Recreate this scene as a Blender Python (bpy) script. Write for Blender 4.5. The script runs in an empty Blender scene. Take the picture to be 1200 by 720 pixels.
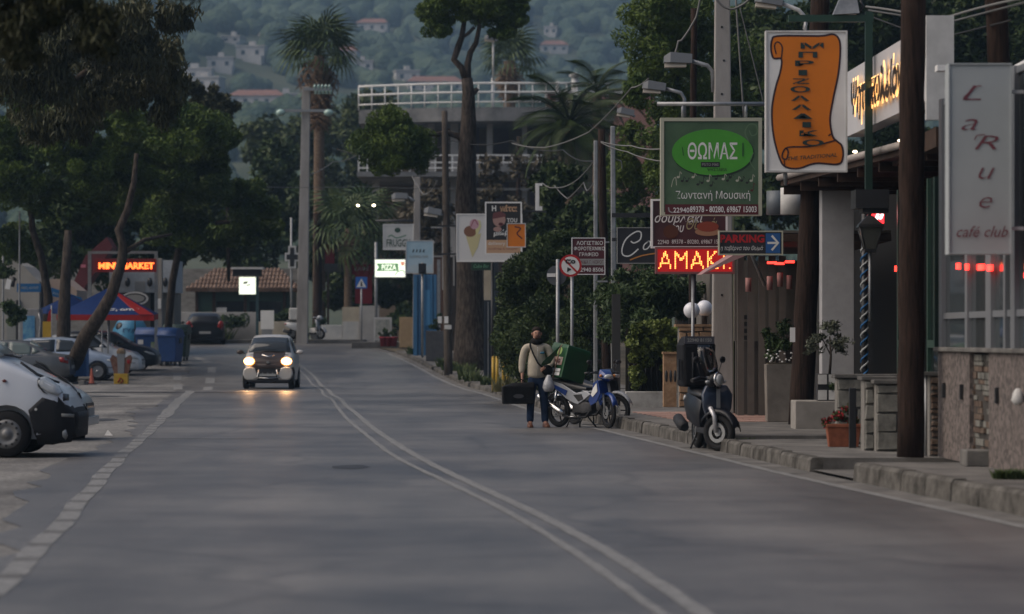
import bpy, bmesh, math, random
import numpy as np
from mathutils import Vector, Matrix, Euler
R=math.radians; PI=math.pi
random.seed(7); rng=np.random.default_rng(7)
sc=bpy.context.scene; C=sc.collection
# ---------------------------------------------------------------- camera
F=3600.0; HZ=396.0; CH=1.6            # focal length in photo pixels, horizon row, eye height
cam=bpy.data.cameras.new('camera'); cam_o=bpy.data.objects.new('camera',cam); C.objects.link(cam_o)
cam_o.location=(0,0,CH); cam_o.rotation_euler=(R(90),0,0)
cam.sensor_width=36; cam.lens=F/1200*36; cam.shift_y=(HZ-360)/1200
cam.clip_start=1; cam.clip_end=9000
cam.dof.use_dof=True; cam.dof.focus_distance=55; cam.dof.aperture_fstop=2.0
sc.camera=cam_o
sc.render.resolution_x=1024; sc.render.resolution_y=614
# ---------------------------------------------------------------- sky, sun, exposure
SUN_EL=R(46); SUN_ROT=R(-98)
w=bpy.data.worlds.new('World'); sc.world=w; w.use_nodes=True
nt=w.node_tree; bg=nt.nodes['Background']
sky=nt.nodes.new('ShaderNodeTexSky'); sky.sky_type='NISHITA'; sky.sun_disc=False
sky.sun_elevation=SUN_EL; sky.sun_rotation=SUN_ROT; sky.air_density=1.0; sky.dust_density=4.0; sky.ozone_density=1.0
nt.links.new(sky.outputs[0],bg.inputs[0]); bg.inputs[1].default_value=0.055
sl=bpy.data.lights.new('sun','SUN'); sl.energy=1.5; sl.angle=R(75); sl.color=(1,.87,.75)
so=bpy.data.objects.new('sun',sl); C.objects.link(so)
sd=Vector((math.sin(SUN_ROT)*math.cos(SUN_EL),math.cos(SUN_ROT)*math.cos(SUN_EL),math.sin(SUN_EL)))
so.rotation_euler=sd.to_track_quat('Z','Y').to_euler(); so.location=(0,-20,60)
sc.view_settings.view_transform='Standard'; sc.view_settings.look='None'; sc.view_settings.exposure=0.62; sc.view_settings.gamma=1
sc.cycles.max_bounces=5; sc.cycles.diffuse_bounces=2; sc.cycles.glossy_bounces=2; sc.cycles.transmission_bounces=4; sc.cycles.transparent_max_bounces=6
sc.cycles.volume_bounces=0; sc.cycles.use_denoising=True; sc.cycles.caustics_reflective=False; sc.cycles.caustics_refractive=False
# ---------------------------------------------------------------- layout helpers: metres from the picture's rays
def s_(d): return F/d
def X(px,d): return (px-600)*d/F
def Z(py,d): return CH+(HZ-py)*d/F
def P(px,py,d): return Vector((X(px,d),d,Z(py,d)))
def G(y):                                # height of the road: flat, then climbing to the bend
    t=min(1,max(0,(y-92)/58)); return 1.4*t*t*(3-2*t)
def itp(tab):
    g=itp0(tab); return lambda y: sum(g(y+o)*w for o,w in ((-5,.1),(-2.5,.25),(0,.3),(2.5,.25),(5,.1)))
def itp0(tab): 
    a=np.array(tab); return lambda y: float(np.interp(y,a[:,0],a[:,1])) if y<=a[-1,0] else float(a[-1,1]+(y-a[-1,0])*(a[-1,1]-a[-2,1])/(a[-1,0]-a[-2,0]))
xC=itp([(-20,3.6),(5,1.9),(18,.97),(23,.62),(29,.0),(41,-1.42),(52,-2.4),(64,-3.38),(80,-4.6),(96,-5.95),(107,-7.0),(118,-8.3),(130,-10.3),(140,-12.6)])
xL=itp([(-20,-.6),(5,-2.3),(18,-3.15),(23,-3.55),(29,-4.12),(41,-5.25),(52,-6.15),(64,-7.2),(75,-8.2),(87,-9.2),(100,-10.35),(118,-12.0),(130,-14.5)])
xR=itp([(-20,9.6),(5,7.1),(18,5.6),(27.3,4.6),(34,3.8),(40,3.22),(47,2.58),(54,1.9),(62,1.1),(75,.3),(90,-.65),(104,-2.0),(118,-3.5),(130,-5.1),(140,-7.0)])
SW=.17                                    # kerb height
# ---------------------------------------------------------------- materials
MATS={}
def mat(name,col=(.5,.5,.5),rough=.6,metal=0,var=.0,scale=6,bump=0,bscale=40,spec=None,emit=None,es=0,col2=None,coat=0,alpha=None,trans=0,obj=True,stretch=None):
    if name in MATS: return MATS[name]
    m=bpy.data.materials.new(name); m.use_nodes=True; n=m.node_tree.nodes; l=m.node_tree.links; b=n['Principled BSDF']
    b.inputs['Base Color'].default_value=(*col,1); b.inputs['Roughness'].default_value=rough; b.inputs['Metallic'].default_value=metal
    if spec is None and rough>=.6 and not coat: spec=.18
    if spec is not None: b.inputs['Specular IOR Level'].default_value=spec
    if coat: b.inputs['Coat Weight'].default_value=coat; b.inputs['Coat Roughness'].default_value=.08
    if trans: b.inputs['Transmission Weight'].default_value=trans
    if emit is not None: b.inputs['Emission Color'].default_value=(*emit,1); b.inputs['Emission Strength'].default_value=es
    if var or bump or col2:
        tc=n.new('ShaderNodeTexCoord'); src=tc.outputs['Object']
        if stretch:
            mp=n.new('ShaderNodeMapping'); mp.inputs['Scale'].default_value=stretch; l.new(src,mp.inputs[0]); src=mp.outputs[0]
        t=n.new('ShaderNodeTexNoise'); t.inputs['Scale'].default_value=scale; t.inputs['Detail'].default_value=6; t.inputs['Roughness'].default_value=.62; l.new(src,t.inputs[0])
        if var or col2:
            r=n.new('ShaderNodeValToRGB'); e=r.color_ramp.elements; e[0].position=.36; e[1].position=.66
            c2=col2 if col2 else tuple(min(1,c*(1+var)) for c in col)
            e[0].color=(*[c*(1-var) for c in col],1) if not col2 else (*col,1); e[1].color=(*c2,1)
            l.new(t.outputs[0],r.inputs[0]); l.new(r.outputs[0],b.inputs['Base Color'])
        if bump:
            t2=n.new('ShaderNodeTexNoise'); t2.inputs['Scale'].default_value=bscale; t2.inputs['Detail'].default_value=4; l.new(src,t2.inputs[0])
            bp=n.new('ShaderNodeBump'); bp.inputs['Strength'].default_value=bump; bp.inputs['Distance'].default_value=.02; l.new(t2.outputs[0],bp.inputs['Height']); l.new(bp.outputs[0],b.inputs['Normal'])
    MATS[name]=m; return m
def leafmat(name,c1,c2,scale=1.2,rough=.55):
    if name in MATS: return MATS[name]
    m=mat(name,c1,rough,col2=c2,scale=scale,spec=.25)
    n=m.node_tree.nodes
    for x in n:
        if x.type=='TEX_COORD': g=n.new('ShaderNodeNewGeometry'); t=[q for q in n if q.type=='TEX_NOISE'][0]; m.node_tree.links.new(g.outputs['Position'],t.inputs[0])
    return m
# ---------------------------------------------------------------- mesh builder
class MB:
    def __init__(s): s.v=[]; s.f=[]; s.m=[]; s.sm=[]
    def add(s,vs,fs,mi=0,sm=False):
        o=len(s.v); s.v+= [tuple(p) for p in vs]
        for f in fs: s.f.append([i+o for i in f]); s.m.append(mi); s.sm.append(sm)
        return s
    def box(s,c,d,rz=0,mi=0,rx=0,ry=0,taper=1):
        x,y,z=[k/2 for k in d]; M=Euler((rx,ry,rz)).to_matrix(); c=Vector(c)
        vs=[]
        for k in (-1,1):
            t=taper if k>0 else 1
            for a,b in ((-1,-1),(1,-1),(1,1),(-1,1)): vs.append(c+M@Vector((a*x*t,b*y*t,k*z)))
        return s.add(vs,[(3,2,1,0),(4,5,6,7),(0,1,5,4),(1,2,6,5),(2,3,7,6),(3,0,4,7)],mi)
    def bb(s,x0,x1,y0,y1,z0,z1,mi=0): return s.box(((x0+x1)/2,(y0+y1)/2,(z0+z1)/2),(abs(x1-x0),abs(y1-y0),abs(z1-z0)),mi=mi)
    def tube(s,pts,r,n=8,mi=0,cap=True,flat=1):
        pts=[Vector(p) for p in pts]; k=len(pts); rs=r if hasattr(r,'__len__') else [r]*k
        up=None; vs=[]
        for i,p in enumerate(pts):
            t=(pts[min(i+1,k-1)]-pts[max(i-1,0)]).normalized()
            if up is None: up=Vector((0,0,1)) if abs(t.z)<.9 else Vector((1,0,0))
            a=t.cross(up); 
            if a.length<1e-5: a=t.orthogonal()
            a.normalize(); b=a.cross(t).normalized(); up=b
            for j in range(n):
                q=2*PI*j/n; vs.append(p+(a*math.cos(q)*flat+b*math.sin(q))*rs[i])
        fs=[(i*n+j,i*n+(j+1)%n,(i+1)*n+(j+1)%n,(i+1)*n+j) for i in range(k-1) for j in range(n)]
        s.add(vs,fs,mi,True)
        if cap: 
            o=len(s.v)-len(vs); s.f.append([o+j for j in range(n)][::-1]); s.m.append(mi); s.sm.append(False)
            s.f.append([o+(k-1)*n+j for j in range(n)]); s.m.append(mi); s.sm.append(False)
        return s
    def lathe(s,prof,c=(0,0,0),n=16,mi=0,axis=(0,0,1),sm=True,cap=True):
        q=Vector(axis).normalized().to_track_quat('Z','Y'); c=Vector(c); vs=[]
        for r,z in prof:
            for j in range(n): a=2*PI*j/n; vs.append(c+q@Vector((r*math.cos(a),r*math.sin(a),z)))
        k=len(prof)
        fs=[(i*n+j,i*n+(j+1)%n,(i+1)*n+(j+1)%n,(i+1)*n+j) for i in range(k-1) for j in range(n)]
        s.add(vs,fs,mi,sm)
        o=len(s.v)-len(vs)
        if not cap or prof[0]==prof[-1]: return s
        if prof[0][0]>1e-4: s.f.append([o+j for j in range(n)][::-1]); s.m.append(mi); s.sm.append(False)
        if prof[-1][0]>1e-4: s.f.append([o+(k-1)*n+j for j in range(n)]); s.m.append(mi); s.sm.append(False)
        return s
    def ball(s,c,r,n=12,mi=0):
        r=r if hasattr(r,'__len__') else (r,r,r); h=n//2; vs=[]
        for i in range(1,h):
            a=PI*i/h
            for j in range(n): b=2*PI*j/n; vs.append((c[0]+r[0]*math.sin(a)*math.cos(b),c[1]+r[1]*math.sin(a)*math.sin(b),c[2]+r[2]*math.cos(a)))
        t=len(vs); vs+=[(c[0],c[1],c[2]+r[2]),(c[0],c[1],c[2]-r[2])]
        fs=[((i+1)*n+j,(i+1)*n+(j+1)%n,i*n+(j+1)%n,i*n+j) for i in range(h-2) for j in range(n)]
        fs+=[(t,j,(j+1)%n) for j in range(n)]+[(t+1,(h-2)*n+(j+1)%n,(h-2)*n+j) for j in range(n)]
        return s.add(vs,fs,mi,True)
    def prism(s,poly,t,axis='x',off=0,mi=0,c=(0,0,0),sm=False):
        """poly: 2D points; axis x: (y,z) thick along x; y: (x,z); z: (x,y)"""
        n=len(poly); vs=[]
        for k in (-.5,.5):
            for a,b in poly:
                p={'x':(off+k*t,a,b),'y':(a,off+k*t,b),'z':(a,b,off+k*t)}[axis]; vs.append((p[0]+c[0],p[1]+c[1],p[2]+c[2]))
        fs=[tuple(range(n))[::-1],tuple(range(n,2*n))]+[(i,(i+1)%n,n+(i+1)%n,n+i) for i in range(n)]
        return s.add(vs,fs,mi,sm)
    def quad(s,a,b,c,d,mi=0): return s.add([a,b,c,d],[(0,1,2,3)],mi)
    def loft(s,rings,mi=0,closed=True,sm=True,cap=True):
        n=len(rings[0]); k=len(rings); vs=[p for r in rings for p in r]; J=n if closed else n-1
        fs=[(i*n+j,i*n+(j+1)%n,(i+1)*n+(j+1)%n,(i+1)*n+j) for i in range(k-1) for j in range(J)]
        s.add(vs,fs,mi,sm)
        if cap:
            o=len(s.v)-len(vs); s.f.append([o+j for j in range(n)][::-1]); s.m.append(mi); s.sm.append(False)
            s.f.append([o+(k-1)*n+j for j in range(n)]); s.m.append(mi); s.sm.append(False)
        return s
    def xf(s,M):
        s.v=[tuple(M@Vector(p)) for p in s.v]; return s
    def mesh(s,name,mats,fix=True):
        me=bpy.data.meshes.new(name); me.from_pydata(s.v,[],s.f)
        for m in (mats if isinstance(mats,(list,tuple)) else [mats]): me.materials.append(m)
        me.polygons.foreach_set('material_index',s.m); me.polygons.foreach_set('use_smooth',s.sm)
        if fix:
            b=bmesh.new(); b.from_mesh(me); bmesh.ops.recalc_face_normals(b,faces=b.faces); b.to_mesh(me); b.free()
        me.update(); return me
    def build(s,name,mats,parent=None,bevel=0,fix=True,kind=None,loc=None,label=None,seg=2):
        o=link(name,s.mesh(name,mats,fix),parent)
        if bevel:
            m=o.modifiers.new('b','BEVEL'); m.width=bevel; m.segments=seg; m.limit_method='ANGLE'; m.angle_limit=R(40)
        if kind: o['kind']=kind
        if loc: o.location=loc
        if label: o['label']=label
        return o
def link(name,me,parent=None):
    o=bpy.data.objects.new(name,me); C.objects.link(o)
    if parent: o.parent=parent
    return o
def tag(o,label,cat,group=None):
    o['label']=label; o['category']=cat
    if group: o['group']=group
    return o
def thing(name,label,cat,loc=(0,0,0),rz=0,group=None):
    o=bpy.data.objects.new(name,None); C.objects.link(o); o.location=loc; o.rotation_euler=(0,0,rz); o.empty_display_size=.2
    return tag(o,label,cat,group)
def copy_tree(o,parent=None,kids=None):
    if kids is None:
        kids={}
        for q in bpy.data.objects:
            if q.parent: kids.setdefault(q.parent,[]).append(q)
    c=o.copy(); C.objects.link(c)
    if parent: c.parent=parent
    for ch in kids.get(o,[]): copy_tree(ch,c,kids)
    return c
def skin(name,V,E,mats,parent=None,sub=2,root=0,fn=None,smooth=True):
    """V: {key:(x,y,z,rx,ry)}; E: pairs of keys; grows one continuous surface"""
    ks=list(V); me=bpy.data.meshes.new(name); me.from_pydata([V[k][:3] for k in ks],[(ks.index(a),ks.index(b)) for a,b in E],[]); o=link(name,me)
    m=o.modifiers.new('s','SKIN'); m.use_smooth_shade=smooth; m.branch_smoothing=.6
    for i,k in enumerate(ks): sv=me.skin_vertices[0].data[i]; r=V[k]; sv.radius=(r[3],r[4] if len(r)>4 else r[3]); sv.use_root=(i==root)
    if sub: q=o.modifiers.new('u','SUBSURF'); q.levels=sub; q.render_levels=sub
    dg=bpy.context.evaluated_depsgraph_get(); n=bpy.data.meshes.new_from_object(o.evaluated_get(dg)); bpy.data.objects.remove(o)
    n.materials.clear()
    for q in (mats if isinstance(mats,(list,tuple)) else [mats]): n.materials.append(q)
    for p in n.polygons: p.use_smooth=True; p.material_index=fn(p.center) if fn else 0
    return link(name,n,parent)
# ---------------------------------------------------------------- lettering
_tm={}
def text_geo(s,shear=0,bold=.0,sp=1,res=2):
    k=(s,shear,bold,sp,res)
    if k in _tm: return _tm[k]
    cu=bpy.data.curves.new('t','FONT'); cu.body=s; cu.size=1; cu.shear=shear; cu.offset=bold; cu.space_character=sp; cu.resolution_u=res; cu.fill_mode='FRONT'
    o=bpy.data.objects.new('t',cu); C.objects.link(o); dg=bpy.context.evaluated_depsgraph_get(); me=bpy.data.meshes.new_from_object(o.evaluated_get(dg))
    vs=[(v.co.x,v.co.y) for v in me.vertices]; fs=[tuple(p.vertices) for p in me.polygons]
    bpy.data.objects.remove(o); bpy.data.curves.remove(cu); bpy.data.meshes.remove(me)
    a=np.array(vs); _tm[k]=(a-a.min(0),fs,(a.max(0)-a.min(0))); return _tm[k]
def text(mb,s,cx,cz,w,h=None,y=0,mi=0,shear=0,bold=0,sp=1,rot=0,th=.0,fn=None):
    """flat lettering in the xz plane (facing -y), fitted to w (and h)"""
    v,fs,sz=text_geo(s,shear,bold,sp); kx=w/sz[0]; kz=(h/sz[1]) if h else kx
    out=[]; cr,sr=math.cos(rot),math.sin(rot)
    for a,b in v:
        x=(a-sz[0]/2)*kx; z=(b-sz[1]/2)*kz; out.append((cx+x*cr-z*sr,y,cz+x*sr+z*cr))
    if fn: out=[fn(p) for p in out]
    mb.add(out,fs,mi); return mb
def dots_text(mb,s,x0,z0,w,h,rows,y,r=.42,mi=0,bold=.02,keep=None,asp=1):
    v,fs,sz=text_geo(s,0,bold); cell=h/rows; cols=int(w/cell/asp)
    tris=[np.array([v[i] for i in f]) for f in fs]
    for j in range(rows):
        for i in range(cols):
            px=(i+.5)/cols*sz[0]; py=(j+.5)/rows*sz[1]; hit=False
            for t in tris:
                if t[:,0].min()<=px<=t[:,0].max() and t[:,1].min()<=py<=t[:,1].max():
                    n=len(t); c=0
                    for a in range(n):
                        p,q=t[a],t[(a+1)%n]
                        if (p[1]>py)!=(q[1]>py) and px<(q[0]-p[0])*(py-p[1])/(q[1]-p[1])+p[0]: c^=1
                    if c: hit=True; break
            if hit and (keep is None or keep(i/cols)):
                x=x0+(i+.5)*cell*asp; z=z0+(j+.5)*cell; q=cell*r
                mb.add([(x-q*asp,y,z-q),(x+q*asp,y,z-q),(x+q*asp,y,z+q),(x-q*asp,y,z+q)],[(0,1,2,3)],mi)
    return mb
# ---------------------------------------------------------------- foliage
def leaf_mesh(name,clumps,n,size,mats,lump=.38,nl=14,slim=.4,droop=0,flat=0,inner=.25):
    """clumps: (centre, (rx,ry,rz)); leaves gather on many small lumps spread through each clump's volume"""
    cs=np.array([c for c,r in clumps],float); rs=np.array([r for c,r in clumps],float)
    vol=(rs[:,0]*rs[:,1]*rs[:,2])**(2/3); vol/=vol.sum(); P_=[];
    for c,r,v in zip(cs,rs,vol):
        k=max(60,int(n*v)); d=rng.normal(size=(nl,3)); d/=np.linalg.norm(d,axis=1)[:,None]
        lc=c+d*r*rng.uniform(.35,.85,(nl,1)); lr=r.mean()*lump*rng.uniform(.6,1.25,nl)
        w=rng.integers(0,nl,k); e=rng.normal(size=(k,3)); e/=np.linalg.norm(e,axis=1)[:,None]
        rad=np.where(rng.random(k)<inner,rng.uniform(.1,.9,k),rng.uniform(.82,1.08,k))
        q=lc[w]+e*(lr[w]*rad)[:,None]*np.array([1,1,.8 if not flat else flat]); P_.append(q)
    p=np.concatenate(P_); k=len(p)
    a=rng.normal(size=(k,3)); a[:,2]-=droop; a/=np.linalg.norm(a,axis=1)[:,None]; b=np.cross(a,rng.normal(size=(k,3))); b/=np.linalg.norm(b,axis=1)[:,None]
    sz=size*rng.uniform(.6,1.5,k)[:,None]; v=np.empty((k,4,3)); v[:,0]=p-a*sz*.5; v[:,1]=p+b*sz*slim*.5; v[:,2]=p+a*sz*.5; v[:,3]=p-b*sz*slim*.5
    return quads(name,v.reshape(-1,3),k,mats)
def quads(name,v,k,mats):
    me=bpy.data.meshes.new(name); me.vertices.add(4*k); me.vertices.foreach_set('co',v.ravel().astype(np.float32))
    me.loops.add(4*k); me.loops.foreach_set('vertex_index',np.arange(4*k,dtype=np.int32)); me.polygons.add(k)
    me.polygons.foreach_set('loop_start',np.arange(0,4*k,4,dtype=np.int32)); me.polygons.foreach_set('loop_total',np.full(k,4,dtype=np.int32))
    mats=mats if isinstance(mats,(list,tuple)) else [mats]
    for m in mats: me.materials.append(m)
    if len(mats)>1: me.polygons.foreach_set('material_index',rng.integers(0,len(mats),k).astype(np.int32))
    me.update(); me.validate(); return me
# ================================================================ ground, road, pavements, hills
def asphalt(name,c1,c2,rough,grain,tracks=False):
    m=mat(name,c1,rough); n=m.node_tree.nodes; l=m.node_tree.links; b=n['Principled BSDF']
    g=n.new('ShaderNodeNewGeometry'); mp=n.new('ShaderNodeMapping'); mp.inputs['Scale'].default_value=(1.3,.22,1); l.new(g.outputs['Position'],mp.inputs[0])
    t=n.new('ShaderNodeTexNoise'); t.inputs['Scale'].default_value=.55; t.inputs['Detail'].default_value=7; t.inputs['Roughness'].default_value=.6; l.new(mp.outputs[0],t.inputs[0])
    r=n.new('ShaderNodeValToRGB'); e=r.color_ramp.elements; e[0].position=.33; e[0].color=(*c1,1); e[1].position=.7; e[1].color=(*c2,1); l.new(t.outputs[0],r.inputs[0])
    t2=n.new('ShaderNodeTexNoise'); t2.inputs['Scale'].default_value=grain; t2.inputs['Detail'].default_value=3; l.new(g.outputs['Position'],t2.inputs[0])
    r2=n.new('ShaderNodeValToRGB'); e=r2.color_ramp.elements; e[0].position=.35; e[0].color=(.68,.68,.68,1); e[1].position=.68; e[1].color=(1.3,1.3,1.3,1); l.new(t2.outputs[0],r2.inputs[0])
    mx=n.new('ShaderNodeMix'); mx.data_type='RGBA'; mx.blend_type='MULTIPLY'; mx.inputs[0].default_value=1; l.new(r.outputs[0],mx.inputs[6]); l.new(r2.outputs[0],mx.inputs[7]); l.new(mx.outputs[2],b.inputs['Base Color'])
    t4=n.new('ShaderNodeTexNoise'); t4.inputs['Scale'].default_value=.23; t4.inputs['Detail'].default_value=9; t4.inputs['Roughness'].default_value=.7; l.new(g.outputs['Position'],t4.inputs[0])
    r4=n.new('ShaderNodeValToRGB'); e=r4.color_ramp.elements; e[0].position=.38; e[0].color=(.62,.62,.64,1); e[1].position=.62; e[1].color=(1.2,1.19,1.17,1); l.new(t4.outputs[0],r4.inputs[0])
    mx2=n.new('ShaderNodeMix'); mx2.data_type='RGBA'; mx2.blend_type='MULTIPLY'; mx2.inputs[0].default_value=1; l.new(mx.outputs[2],mx2.inputs[6]); l.new(r4.outputs[0],mx2.inputs[7])
    v5=n.new('ShaderNodeTexVoronoi'); v5.feature='DISTANCE_TO_EDGE'; v5.inputs['Scale'].default_value=.33; w5=n.new('ShaderNodeTexNoise'); w5.inputs['Scale'].default_value=1.2; w5.inputs['Detail'].default_value=5; l.new(g.outputs['Position'],w5.inputs[0])
    a5=n.new('ShaderNodeMix'); a5.data_type='VECTOR'; a5.inputs[0].default_value=.35; l.new(g.outputs['Position'],a5.inputs[4]); l.new(w5.outputs['Color'],a5.inputs[5]); l.new(a5.outputs[1],v5.inputs['Vector'])
    r5=n.new('ShaderNodeValToRGB'); e=r5.color_ramp.elements; e[0].position=.005; e[0].color=(.42,.42,.42,1); e[1].position=.018; e[1].color=(1,1,1,1); l.new(v5.outputs[0],r5.inputs[0])
    m5=n.new('ShaderNodeMix'); m5.data_type='RGBA'; m5.blend_type='MULTIPLY'; m5.inputs[0].default_value=.35; l.new(mx2.outputs[2],m5.inputs[6]); l.new(r5.outputs[0],m5.inputs[7]); l.new(m5.outputs[2],b.inputs['Base Color'])
    rr=n.new('ShaderNodeMapRange'); rr.inputs[3].default_value=rough-.08; rr.inputs[4].default_value=rough+.12; l.new(t.outputs[0],rr.inputs[0]); l.new(rr.outputs[0],b.inputs['Roughness'])
    bp=n.new('ShaderNodeBump'); bp.inputs['Strength'].default_value=.35; bp.inputs['Distance'].default_value=.01; l.new(t2.outputs[0],bp.inputs['Height']); l.new(bp.outputs[0],b.inputs['Normal'])
    return m
m_road=asphalt('asphalt_road',(.096,.091,.087),(.165,.158,.151),.42,60)
m_patch=asphalt('asphalt_shoulder',(.125,.124,.121),(.26,.255,.245),.85,14)
m_ground=mat('earth',(.10,.085,.06),.9,var=.4,scale=.6,bump=.4,bscale=9)
m_conc=mat('pavement_concrete',(.09,.087,.083),.85,col2=(.19,.183,.172),scale=1.6,bump=.3,bscale=30)
m_kerb=mat('kerb_concrete',(.045,.042,.037),.9,col2=(.15,.142,.13),scale=3.5,bump=.5,bscale=25)
m_pink=mat('pink_paving',(.28,.17,.14),.8,col2=(.36,.24,.20),scale=3)
m_line=mat('worn_white_paint',(.115,.115,.115),.6,col2=(.30,.30,.295),scale=9)
for _n in m_line.node_tree.nodes:
    if _n.type=='TEX_NOISE': _n.inputs['Detail'].default_value=10; _n.inputs['Roughness'].default_value=.8
def yline(y0,y1,st=1.0):
    k=max(1,int(round((y1-y0)/st))); return [y0+(y1-y0)*i/k for i in range(k+1)]
def strip(name,fa,fb,y0,y1,z,m,st=1.5,n=1,kind='structure',parent=None,zf=None):
    b=MB(); ys=yline(y0,y1,st); v=[]
    for y in ys:
        a,c=fa(y),fb(y)
        for i in range(n+1): x=a+(c-a)*i/n; v.append((x,y,G(y)+z))
    f=[(i*(n+1)+j,i*(n+1)+j+1,(i+1)*(n+1)+j+1,(i+1)*(n+1)+j) for i in range(len(ys)-1) for j in range(n)]
    b.add(v,f,0,True); return b.build(name,m,parent,kind=kind if not parent else None)
strip('ground',lambda y:-150,lambda y:150,-40,330,-.06,m_ground,st=3,n=8)
# old asphalt shoulder with the parking places, left of the road
strip('shoulder',lambda y:-30 if y<126 else -60,lambda y:xL(y)+1.5 if y<128 else xL(y)+1.5,-20,150,-.007,m_patch,st=2,n=3)
rg=random.Random(3); jn={i:rg.uniform(-.16,.2) for i in range(-60,500)}
def edgeL(y):
    i=y*1.0; a=int(math.floor(i)); t=i-a; base=xL(y)-.55-.25*math.sin(y*.21)
    if y>70: base=xL(y)-.4
    return base+jn[a]*(1-t)+jn[a+1]*t
strip('road',edgeL,lambda y:xR(y)+.02,-20,126,0,m_road,st=.5,n=6)
# the bend: the carriageway widens towards the left beyond the bins
strip('road_bend',lambda y:edgeL(126) if y<126.2 else -16-(y-126)*3.2,lambda y:xR(y)+.05,126,143,.0,m_road,st=1,n=8)
# markings
def dash(fc,w,y0,y1,z,mb,j=0):
    ys=yline(y0,y1,.6); v=[]
    for y in ys: c=fc(y); v+= [(c-w/2+rg.uniform(-j,j),y,G(y)+z),(c+w/2+rg.uniform(-j,j),y,G(y)+z)]
    mb.add(v,[(2*i,2*i+1,2*i+3,2*i+2) for i in range(len(ys)-1)])
mb=MB()
for o in (-.13,.13):
    dash(lambda y,o=o:xC(y)+o*(1-.12*math.sin(y*.09))+.012*math.sin(y*.3+o*9)+.05*math.exp(-((y-88)/14)**2)*math.sin(y*.42),.085 if o<0 else .12,-18,138,.005,mb,.008)
mb.build('centre_line_marking',m_line,kind='structure',fix=False)
mb=MB(); y=-6.
while y<91.5:
    L=1.25 if y<60 else 1.7
    dash(lambda q:xL(q)+.02*math.sin(q),.19 if y<60 else .27,y,y+L,.005,mb,.01); y+=L+(.32 if y<60 else .12)
for a,b_ in ((93,97.5),(101,106),(110,115),(119,124)): dash(lambda q:xL(q)+.5,.3,a,b_,.005,mb)
for a,b_ in ((94,100),(104,110),(114,121)): dash(lambda q:xL(q)-.4-(q-94)*.02,.28,a,b_,.005,mb)
mb.build('edge_line_marking',m_line,kind='structure',fix=False)
m_pale=mat('pale_seam',(.10,.10,.10),.7,col2=(.15,.15,.15),scale=4)
dash_b=MB(); dash(lambda q:xL(q),.17,-8,62,.0025,dash_b,.005); dash_b.build('edge_line_ghost',m_pale,kind='structure',fix=False)
mb=MB(); dash(lambda q:xR(q)-.42,.13,-8,59,.005,mb,.012)
dash(lambda q:xR(q)-.35,.14,62,128,.005,mb,.02)
mb.build('right_edge_line_marking',m_line,kind='structure',fix=False)
strip('gutter_strip',lambda y:xR(y)-.34,lambda y:xR(y)+.0,-15,135,.0025,m_conc,st=1)
# cross seam and patches in the tarmac
mb=MB()
for y0,xa,xb in ((48.5,-6.0,-4.0),(86,-10.5,-3.9)):
    pts=[xa+(xb-xa)*i/20 for i in range(21)]; v=[]
    for x in pts: q=rg.uniform(-.05,.05); v+=[(x,y0+q,G(y0)+.003),(x,y0+.13+q,G(y0)+.003)]
    mb.add(v,[(2*i,2*i+2,2*i+3,2*i+1) for i in range(20)])
mb.build('tarmac_seam',m_pale,kind='structure',fix=False)
m_dk=asphalt('asphalt_dark_patch',(.035,.035,.037),(.05,.05,.052),.55,50)
mb=MB()
for cx,cy,wx,wy in ((-12.0,84,3.2,2.3),(-8.1,60,.8,2.2),(-10.6,70,1.2,2.5),(-2.0,38,.5,1.2),(-10.0,90,7,1.8)):
    n=14; mb.add([(cx+wx/2*math.cos(2*PI*i/n)*rg.uniform(.8,1.1),cy+wy/2*math.sin(2*PI*i/n)*rg.uniform(.8,1.1),G(cy)+(.004 if cx>-7 or cx==-10 else -.002)) for i in range(n)],[tuple(range(n))])
mb.build('tarmac_patch',m_dk,kind='structure',fix=False)
# pavement on the right, in separate slabs, with kerb stones
kerb_me={}
def pavement(name,y0,y1,width,h=SW,m=None,front=True,kl=1.0,kerb=.16):
    m=m or m_conc; b=MB(); ys=yline(y0,y1,1.0); w=width if callable(width) else (lambda y:width)
    v=[]
    for y in ys: v+=[(xR(y)+kerb,y,G(y)+h),(xR(y)+w(y),y,G(y)+h),(xR(y)+kerb,y,G(y)-.05),(xR(y)+w(y),y,G(y)-.05)]
    k=len(ys); f=[]
    for i in range(k-1):
        a=4*i; c=a+4; f+=[(a,a+1,c+1,c),(a,c,c+2,a+2),(a+1,a+3,c+3,c+1)]
    f+=[(0,2,3,1),(4*k-4,4*k-3,4*k-1,4*k-2)]
    b.add(v,f); o=b.build(name,m,kind='structure')
    y=y0
    while y<y1-.05:
        L=min(kl,y1-y); ya,yb=y+.012,y+L-.012; q=rg.uniform(-.012,.012); b=MB()
        t=rg.uniform(-.008,.012); zt=h+.004+t
        r=[]
        for yy in (ya,yb):
            x=xR(yy); g=G(yy); r.append([(x+q,yy,g-.03),(x+q+.015,yy,g+zt-.035),(x+q+.045,yy,g+zt),(x+kerb+.005,yy,g+zt),(x+kerb+.005,yy,g-.03)])
        b.loft(r,sm=False); b.build('kerb_stone',m_kerb,o); y+=kl
    return o
bl=itp([(0,8.5),(31,5.45),(36,5.3),(45,5.15),(55,4.7),(65,4.2),(80,3.7),(100,2.0),(120,1.5)])   # building line
pavement('pavement_corner',8,34.3,lambda y:bl(y)-xR(y)+.3,.21)
pavement('pavement_step',36.6,43.4,lambda y:bl(y)-xR(y)+.6,.17)
strip('driveway_ramp',lambda y:xR(y)+.02,lambda y:bl(y)+1,34.3,36.6,.03,m_conc,st=.6)
pavement('pavement_middle',44.3,62,lambda y:bl(y)-xR(y)+1.2,.19)
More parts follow.
